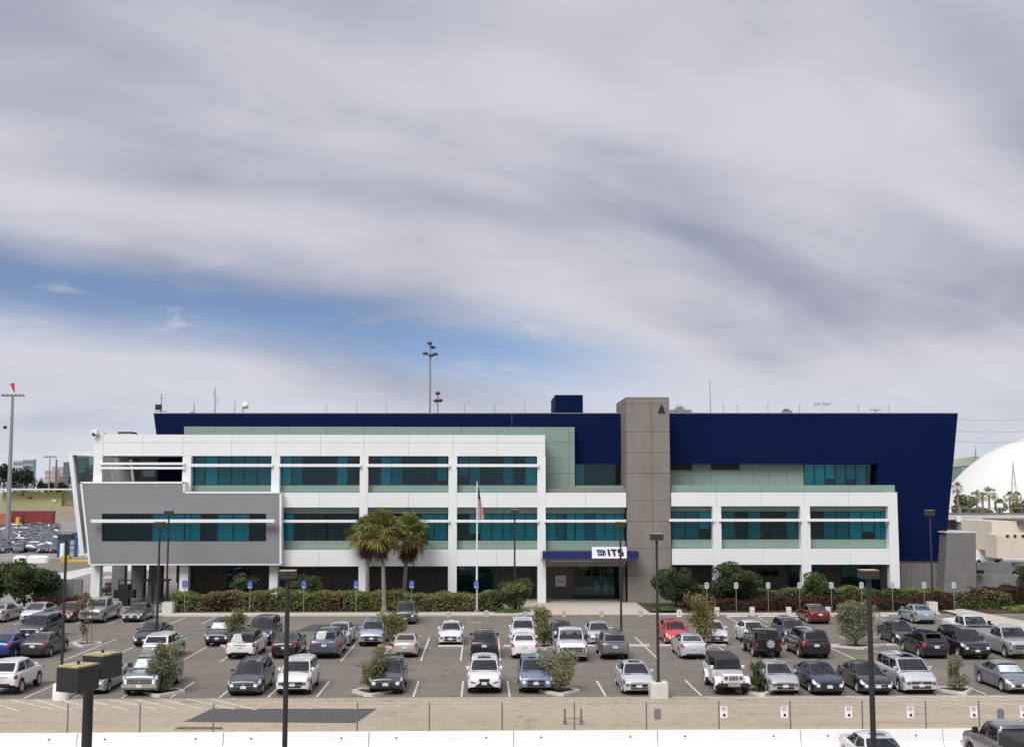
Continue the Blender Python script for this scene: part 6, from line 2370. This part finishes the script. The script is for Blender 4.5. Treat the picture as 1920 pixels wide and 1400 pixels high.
def container(x0, y0, x1, y1, Y, m, label):
    a, b = P(x0, y1, Y), P(x1, y0, Y)
    t = thing('shipping_container', label, 'container', ((a.x + b.x) / 2, Y, max(0, a.z)))
    z0, z1 = max(0, a.z), b.z
    MB().box(a.x, b.x, Y, Y + 2.4, z0, z1).obj('box_shell', m, t)
    mb = MB()
    nr = 26
    for k in range(nr):
        x = lerp(a.x, b.x, (k + .5) / nr)
        w = (b.x - a.x) / nr * .25
        mb.box(x - w, x + w, Y - .06, Y, z0 + .15, z1 - .15)
    r_ = mb.obj('corrugation', m, t)
    r_['kind'] = 'stuff'
    return t


container(20, 971, 98, 985, 372, M_RED, 'lower dark red shipping container behind the left car yard')
container(19, 957.5, 99, 971, 372, M_RED, 'upper dark red shipping container behind the left car yard')
container(-40, 962, 18, 985, 366, M_ORG, 'orange shipping container at the left edge beside the red stack')
t = thing('forklift', 'small yellow yard machine in front of the red container', 'forklift', (P(36, 988, 345).x, 345, 0))
c = P(36, 988, 345)
M_YEL = mat('machine_yellow', (.60, .38, .06), .6)
MB().bbox(c.x - 1.2, c.x + 1.0, 344, 346.5, .4, 1.7, .1).obj('body', M_YEL, t)
MB().bbox(c.x - .9, c.x + .2, 344.3, 346.2, 1.7, 3.4, .1).obj('cab', M_YEL, t)
MB().box(c.x + .9, c.x + 1.15, 344.4, 346, .1, 4.2).obj('fork_mast', M_BLACKM, t)
for dx in (-.7, .6):
    MB().lathe([(.45, -.15), (.5, 0), (.45, .15)], 12, c=(c.x + dx, 344, .5), axis='x').obj('wheel', M_TYRE, t)
# cars in the storage yard, seen over the left end of the building
rnd = random.Random(77)
cols = ['navy', 'charcoal', 'maroon', 'black', 'steelblue', 'slate', 'bluegrey', 'darkred', 'black', 'black', 'paleblue', 'slate', 'brown', 'maroon']
kinds = ['sedan', 'crossover', 'compact', 'hatch', 'old_suv', 'big_suv']
CW = {'navy': 'navy', 'charcoal': 'charcoal', 'maroon': 'maroon', 'black': 'black', 'silver': 'silver', 'steelblue': 'steel-blue', 'slate': 'dark slate', 'bluegrey': 'blue-grey', 'darkred': 'dark red', 'white': 'white', 'paleblue': 'pale blue', 'grey': 'grey', 'brown': 'grey-brown', 'blue': 'blue'}
cols += ['blue', 'blue', 'charcoal', 'maroon']
ORD = ['nearest', 'second', 'third', 'fourth', 'fifth', 'sixth', 'seventh', 'eighth', 'ninth', 'tenth', 'eleventh', 'farthest']
Yr = 214.0
for row in range(12):
    x = P(-14, 1010, Yr).x + rnd.uniform(0, 1.2)
    xe = P(112, 1010, Yr).x
    k = 0
    while x < xe - 1:
        kd, cl = rnd.choice(kinds), rnd.choice(cols)
        k += 1
        car(0, 0, 'F', kd, cl, '%s car, %s from left in the %s row of the far yard' % (CW[cl], OR12[k - 1], ORD[row]), 'car', group='cars in the far storage yard', loc=(x + 1.0, Yr + rnd.uniform(-.5, .5), .0), rz=rnd.choice((.15, .1, .2, 1.5, -2.9)) + rnd.gauss(0, .05), light=True, name='yard_car')
        x += rnd.uniform(2.2, 2.7)
    Yr += 6.4 + row * 1.25
# white water-filled barriers and blue frame at the yard edge
for a, b, lab in ((25, 51, 'left white rounded water barrier at the yard edge'), (51, 92, 'right longer white rounded water barrier at the yard edge')):
    p, q = P(a, 1046, 184), P(b, 1046, 184)
    o = MB().bbox(p.x + .05, q.x - .05, 183.6, 184.6, 0, 1.15, .3).obj('water_barrier', M_WHITE2)
    tag(o, lab, 'barrier')
t = thing('blue_frame', 'tall blue steel gate frame at the yard edge', 'gate', (P(125, 1038, 200).x, 200, 0))
M_BST = mat('blue_steel', (.015, .075, .19), .5)
for px, w in ((111, .38), (141, .2), (127, .15)):
    x = P(px, 1030, 200).x
    MB().box(x - w, x + w, 200, 200.6, 0, ZR(997, 200)).obj('upright', M_BST, t)
MB().box(P(108, 1000, 200).x, P(144, 1000, 200).x, 200.1, 200.5, ZR(997, 200) - .6, ZR(997, 200) - .01).obj('beam', M_BST, t)
for k in range(3):
    z = 1.0 + k * .9
    MB().box(P(113, 1000, 200).x, P(140, 1000, 200).x, 200.2, 200.3, z, z + .15).obj('rail', M_BST, t)
p = P(117.5, 1030, 199)
o = MB().bbox(p.x - .35, p.x + .35, 198.6, 199.4, 0, 2.3, .1).obj('white_tank', M_WHITE2)
tag(o, 'narrow white tank standing beside the blue steel frame', 'tank')
o = MB().bbox(P(114, 1045, 186).x, P(128, 1045, 186).x, 186, 187.5, 0, .95, .05).obj('yellow_block', mat('safety_yellow', (.62, .38, .03), .6))
tag(o, 'orange-yellow kerb block below the blue steel frame', 'kerb')
o = MB().bbox(P(128, 1045, 186).x, P(170, 1045, 186).x, 186, 187, 0, .32, .05).obj('yellow_kerb', mat('safety_yellow', (.62, .38, .03), .6))
tag(o, 'yellow painted kerb at the foot of the leaning end frame', 'kerb')


# far towers and trees
def tower_block(x0, y0, x1, Y, label, m, floors, bays, wm, setback=None):
    a, b = P(x0, y0, Y), P(x1, 918, Y)
    t = thing('tower_block', label, 'building', ((a.x + b.x) / 2, Y, 0))
    MB().box(a.x, b.x, Y, Y + (b.x - a.x) * .8, 0, a.z).obj('wall', m, t)
    w, h = (b.x - a.x) / bays, (a.z - 8) / floors
    mb_me = MB().box(-w * .33, w * .33, -.3, .1, -h * .28, h * .28).mesh('window')
    mb_me.materials.append(wm)
    for i in range(floors):
        for j in range(bays):
            o = bpy.data.objects.new('window', mb_me)
            COL.objects.link(o)
            o.parent = t
            o.location = (a.x + w * (j + .5) - t.location.x, 0, 8 + h * (i + .5))
    MB().box(a.x - .5, b.x + .5, Y - .5, Y + (b.x - a.x) * .8, a.z, a.z + 1.0).obj('roof_cap', M_ROOFW, t)
    return t


M_TWG = mat('tower_grey', (.34, .37, .40), .6)
M_TWP = mat('tower_pink', (.52, .43, .40), .7)
M_TWD = mat('tower_dark', (.14, .16, .18), .4)
M_TWW = mat('tower_glass', (.10, .13, .16), .2)
M_TWL = mat('tower_pale_window', (.36, .30, .29), .4)
tower_block(25, 864, 43, 1500, 'pale far office block left of the grey tower at the left edge', mat('tower_pale', (.48, .52, .52), .6), 6, 4, M_TWW)
tower_block(43, 862, 60, 1450, 'grey far office tower above the left trees', M_TWG, 7, 4, M_TWW)
tower_block(84, 882, 104, 1500, 'lower pinkish far apartment block', M_TWP, 5, 5, M_TWL)
tower_block(98, 875, 122, 1520, 'taller pinkish far apartment block', M_TWP, 6, 6, M_TWL)
tower_block(119, 866, 128, 1400, 'slim dark far tower beside the pink blocks', M_TWD, 7, 2, M_TWW)
tower_block(134, 857, 158, 1350, 'grey-green far tower seen through the end frame', mat('tower_green', (.20, .27, .27), .4), 8, 5, M_TWW)
L_FAR = leaf_mat('far_leaf', (.026, .040, .022), .35, .1)


def far_tree(px, ybase, ytop, wpx, Y, label, m, seed, n=1400, k=10):
    rnd = random.Random(seed)
    b, tp = P(px, ybase, Y), P(px, ytop, Y)
    sc = (P(px + 50, 900, Y).x - P(px - 50, 900, Y).x) / 100
    rx = wpx * sc / 2
    t = thing('far_tree', label, 'tree', (b.x, Y, 0), 0, 'far trees')
    z0 = max(b.z, 0)
    MB().path([Vector((b.x, Y, 0)), Vector((b.x, Y, lerp(z0, tp.z, .6)))], [rx * .06 + .15, .1], 7).obj('trunk', M_BARK, t)
    cz, rz = (z0 + tp.z) / 2, (tp.z - z0) / 2
    crown(rnd, rand_blobs(rnd, (b.x, Y, cz), rx, rx * .8, rz, k, .45), n, rx * .10 + .12).obj('crown', m, t)
    return t


for i, (px, yt, w, Y) in enumerate(((6, 868, 40, 620), (28, 872, 38, 640), (52, 872, 34, 600), (74, 893, 18, 700), (92, 903, 26, 720), (115, 905, 26, 690), (150, 872, 46, 560), (172, 866, 30, 570))):
    far_tree(px, 925, yt, w, Y, ['dark far tree at the left edge behind the yard mast', 'broad dark far tree right of the yard mast', 'dark far tree below the grey office tower', 'small far tree before the pink blocks', 'low far tree left below the pink blocks', 'low far tree right below the pink blocks', 'dark far tree seen through the end frame', 'dark far tree close behind the white end column'][i], L_FAR, 100 + i)
t = thing('light_mast', 'T-shaped far yard light mast before the pink apartment blocks', 'light mast', (P(94, 915, 520).x, 520, 0))
p = P(94, 856, 520)
MB().tube((p.x, 520, 0), (p.x, 520, p.z), .4, .25, 8).obj('pole', M_GREYM, t)
MB().box(p.x - 2.8, p.x + 2.8, 519.7, 520.3, p.z - .4, p.z + .3).obj('crossarm', M_GREYM, t)
t = thing('chimney_pole', 'thin brown far pole right of the T-shaped light mast', 'pole', (P(106, 915, 560).x, 560, 0))
p = P(106, 861, 560)
MB().tube((p.x, 560, 0), (p.x, 560, p.z), .5, .4, 8).obj('pole', mat('brown_pole', (.16, .12, .10), .8), t)

# ------------------------------------------------------------------ background, right
# white dome: spherical cap whose outline matches the visible arc
dcx, DY, dcz, dr = 211.2, 430.0, -15.0, 46.3
YD = DY
rows = []
nv, nu = 22, 72
zb = 1.5
a0 = math.asin(max(-1, min(1, (zb - dcz) / dr)))
for i in range(nv + 1):
    a = lerp(a0, math.pi / 2, i / nv)
    rows.append([(dcx + dr * math.cos(a) * math.cos(2 * math.pi * j / nu), DY + dr * math.cos(a) * math.sin(2 * math.pi * j / nu), dcz + dr * math.sin(a)) for j in range(nu + 1)])
t = thing('white_dome', 'huge white dome rising at the right edge behind palms', 'dome', (dcx, DY, 0))
MB().grid(rows).obj('shell', mat('dome_white', (.70, .69, .655), .6, var=.02, vscale=.05), t, smooth=True)
rb = dr * math.cos(a0)
MB().lathe([(rb + .5, 0), (rb + .5, zb + .3), (rb - .5, zb + .35)], 48, c=(dcx, DY, 0)).obj('base_ring', M_PALE, t)
g = P(1866, 890, YD - 40)
t = thing('lattice_tower', 'thin pale lattice tower before the white dome', 'tower', (P(1900, 930, 330).x, 330, 0))
M_PALEM = mat('pale_steel', (.36, .36, .36), .6)
tp, bs1, bs2 = P(1899, 864, 330), P(1892, 935, 330), P(1910, 935, 330)
for e in (bs1, bs2):
    for dy in (-1, 1):
        MB().tube((e.x, 330 + dy, 0), (tp.x, 330, tp.z), .14, .06, 6).obj('leg', M_PALEM, t)
for k in range(5):
    f = .15 + .17 * k
    a, b = Vector((bs1.x, 330, 0)).lerp(tp, f), Vector((bs2.x, 330, 0)).lerp(tp, f)
    MB().tube(a, b, .06, .06, 5).obj('brace', M_PALEM, t)
# green steel crown of a building behind the dome
t = thing('green_roofed_building', 'building with pale green pitched steel roof and mast peeking over the dome', 'building', (P(1815, 920, 700).x, 700, 0))
sbox('wall', 1803, 873, 1850, 920, 700, 20, mat('green_grey_wall', (.22, .29, .27), .7), t)
a = [P(x, y, 700) for x, y in ((1802, 874), (1814, 858), (1830, 855), (1852, 862), (1856, 874))]
MB().prism(a, (0, 20, 0)).obj('roof', mat('green_roof', (.32, .38, .26), .7, var=.2, vscale=.1), t)
p, q = P(1829, 856, 700), P(1829.5, 836, 700)
MB().tube(p, q, .5, .15, 6).obj('mast', M_GREYM, t)
# palms and bushes before the dome
for i, (px, yc, w, Y) in enumerate(((1795, 916, 13, 260), (1831, 932, 13, 250), (1854, 927, 15, 245), (1893, 933, 13, 255), (1907, 932, 11, 262), (1842, 931, 11, 258))):
    p = P(px, yc, Y)
    fan_palm((p.x, Y, 0), p.z, w / 2200. * Y * 1.0, ['leftmost far palm beside the navy wall', 'second far palm before the dome', 'tallest far palm in the middle before the dome', 'far palm before the lattice tower', 'rightmost far palm beside the lattice tower', 'far palm half hidden beside the tallest one'][i], 300 + i, 'far palms before the dome', 34, False, 'far_palm', .28, 7)
for i, (px, yt, w, Y) in enumerate(((1806, 925, 34, 262), (1818, 930, 34, 268), (1880, 928, 30, 270), (1908, 938, 28, 240), (1840, 950, 40, 235), (1800, 945, 30, 238), (1925, 930, 30, 262))):
    far_tree(px, 968, yt, w, Y, ['olive bush left of the far palms', 'broad olive bush below the far palms', 'grey-green bush before the dome base', 'green bush under the lattice tower', 'brown-green bush along the ramp', 'low bush beside the navy wall', 'green bush cut by the right edge'][i], L_OLIVE if i % 2 else L_GREYOL, 200 + i, 1200, 8)
# elevated ramp
t = thing('road_ramp', 'low concrete road ramp with railings below the far palms', 'bridge', (P(1850, 970, 222).x, 222, 0))
a, b = P(1770, 952, 222), P(1990, 960, 222)
MB().box(a.x, b.x, 222, 229, a.z - 2.2, a.z - 1.2).obj('deck', M_PALE, t)
MB().box(a.x, b.x, 221.9, 222.1, a.z - 1.2, a.z - .9).obj('kerb_beam', M_CONC2, t)
for k in range(8):
    x = lerp(a.x, b.x, k / 7)
    MB().box(x - .4, x + .4, 223, 228, 0, a.z - 2.2).obj('pier', M_CONC2, t)
    MB().tube((x, 222, a.z - .9), (x, 222, a.z), .06, .06, 6).obj('rail_post', M_GREYM, t)
MB().tube((a.x, 222, a.z - .05), (b.x, 222, a.z - .05), .06, .06, 6).obj('handrail', M_GREYM, t)
o = MB().bbox(a.x - 5, b.x, 214, 221, 0, 2.6, .6).obj('earth_bank', ground_mat('bank_earth', (.13, .115, .08), .3, streak=False, scale=.2, grain=.3))
struct(o)
# tan yard building
t = thing('yard_building', 'low cream yard building with small dark windows at the right edge', 'building', (P(1895, 1020, 172).x, 172, 0))
M_CREAM = mat('cream_wall', (.60, .53, .44), .8, var=.08, vscale=.3)
sbox('wall', 1859, 977, 1990, 1032, 172, 12, M_CREAM, t)
sbox('eave', 1857, 998.5, 1990, 1001.5, 170.6, 1.4, M_CREAM, t)
sbox('lower_wing', 1868, 1003, 1990, 1046, 168, 4, M_CREAM, t)
for a, b in ((1867, 1872), (1887, 1892), (1901, 1906), (1916, 1921)):
    sbox('window', a, 1001 if a < 1880 else 1002, b, 1011 if a < 1880 else 1007, 167.9 if a > 1880 else 171.9, .12, M_BLACKM, t)
sbox('dark_roof', 1912, 975, 1990, 984, 171, 13, mat('dark_roof', (.10, .09, .08), .8), t)
t = thing('white_van', 'white van with yellow roof rack parked beside the cream yard building', 'van', (P(1846, 1017, 178).x, 178, 0))
c = P(1846, 1017, 178)
w = 1.9
MB().prism([Vector((c.x + x, 177, z)) for x, z in ((-2.3, .45), (2.2, .45), (2.2, 1.2), (1.5, 1.35), (1.0, 2.2), (-2.3, 2.2))], (0, w, 0)).obj('body', M_WHITE2, t)
MB().prism([Vector((c.x + x, 176.97, z)) for x, z in ((.4, 1.35), (1.35, 1.35), (.95, 2.05), (.4, 2.05))], (0, .02, 0)).obj('side_window', M_CTINT, t)
MB().bbox(c.x - 2.0, c.x + .8, 177.2, 178.6, 2.22, 3.0, .05).obj('roof_rack', mat('rack_yellow', (.50, .36, .10), .6), t)
for dx in (-1.4, 1.4):
    wh = MB()
    wh.tube((c.x + dx, 176.95, .36), (c.x + dx, 177.2, .36), .36, .36, 16)
    wh.obj('wheel', M_TYRE, t)
t = thing('yard_scooter', 'small scooter standing on the pale yard', 'scooter', (P(1866, 1048, 152).x, 152, 0))
c = P(1866, 1048, 152)
for dx in (-.8, .8):
    MB().tube((c.x + dx, 151.9, .3), (c.x + dx, 152.1, .3), .3, .3, 14).obj('wheel', M_TYRE, t)
MB().bbox(c.x - .7, c.x + .5, 151.8, 152.2, .4, .9, .1).obj('body', M_GREYM, t)
MB().tube((c.x + .75, 152, .4), (c.x + .55, 152, 1.4), .05, .04, 6).obj('handlebar', M_GREYM, t)
car(0, 0, 'F', 'crossover', 'black', 'black SUV parked on the pale yard at the right edge', group='cars on the right yard', loc=(P(1908, 1045, 150).x, 149, .02), rz=-math.pi / 2 + .1, tint=True)
# service pole with box
t = thing('service_pole', 'grey service pole with white box beside the navy end wall', 'pole', (P(1799, 1000, 150).x, 150, 0))
c = P(1799, 960, 150)
MB().tube((c.x, 150, 0), (c.x, 150, ZR(948, 150)), .2, .18, 8).obj('pole', M_GREYM, t)
MB().bbox(c.x - .55, c.x + .0, 149.5, 149.85, ZR(978, 150), ZR(967, 150), .03).obj('meter_box', M_WHITE2, t)
t = thing('billboard', 'small white billboard on posts before the dome', 'sign', (P(1875, 965, 240).x, 240, 0))
a, b = P(1869, 943, 240), P(1881, 951, 240)
MB().box(a.x, b.x, 240, 240.2, b.z, a.z).obj('board', M_SIGNW, t)
for x in (a.x + .3, b.x - .3):
    MB().tube((x, 240.3, 0), (x, 240.3, b.z + .3), .12, .12, 6).obj('post', M_GREYM, t)
# stepped retaining walls beside the building
M_RW = mat('retaining_wall', (.185, .180, .172), .85, var=.1, vscale=.5, stretch=(1, 1, 4))
for (xa, ya, xb, yb_, Y, lab) in ((1831, 1054, 1897, 1120, 131.0, 'upper step of the grey retaining wall right of the building'), (1831, 1077, 1945, 1130, 122.0, 'lower step of the grey retaining wall right of the building')):
    t = thing('retaining_wall', lab, 'wall', (P((xa + xb) / 2, 1100, Y).x, Y, 0))
    a, b = P(xa, ya, Y), P(xb, ya, Y)
    n = 5
    for k in range(n):
        x0, x1 = lerp(a.x, b.x, k / n), lerp(a.x, b.x, (k + 1) / n)
        for r_ in range(3):
            MB().box(x0 + .008, x1 - .008, Y, Y + .5, a.z * r_ / 3 + .008, a.z * (r_ + 1) / 3 - .008).obj('wall_block', M_RW, t)
    MB().box(a.x, b.x, Y + .03, Y + .47, 0, a.z - .01).obj('core', M_JOINT, t)
t = thing('wall_floodlight', 'dark floodlight fixed beside the grey end wall', 'floodlight', (P(1837, 1075, 121.5).x, 121.8, ZR(1076, 121.5)))
c = P(1837, 1071, 121.5)
MB().bbox(c.x - .3, c.x + .3, 121.1, 121.6, c.z - .2, c.z + .2, .04).obj('housing', M_BLACKM, t)
MB().box(c.x - .5, c.x - .3, 121.3, 121.45, c.z - .05, c.z + .05).obj('bracket', M_BLACKM, t)
# overhead wires on the right
for k, (ya, yb_) in enumerate(((782, 773), (803, 796), (822, 815))):
    a, b = P(1760, ya, 260), P(2000, yb_, 225)
    mb = MB()
    pr = None
    for i in range(13):
        f = i / 12
        q = a.lerp(b, f) - Vector((0, 0, 1.2 * 4 * f * (1 - f)))
        if pr is not None:
            mb.tube(pr, q, .035, .035, 4, False)
        pr = q
    o = mb.obj('overhead_wire', mat('wire', (.12, .12, .13), .6))
    tag(o, ['top', 'middle', 'lowest'][k] + ' overhead wire crossing the sky right of the navy wall', 'wire', 'overhead wires')
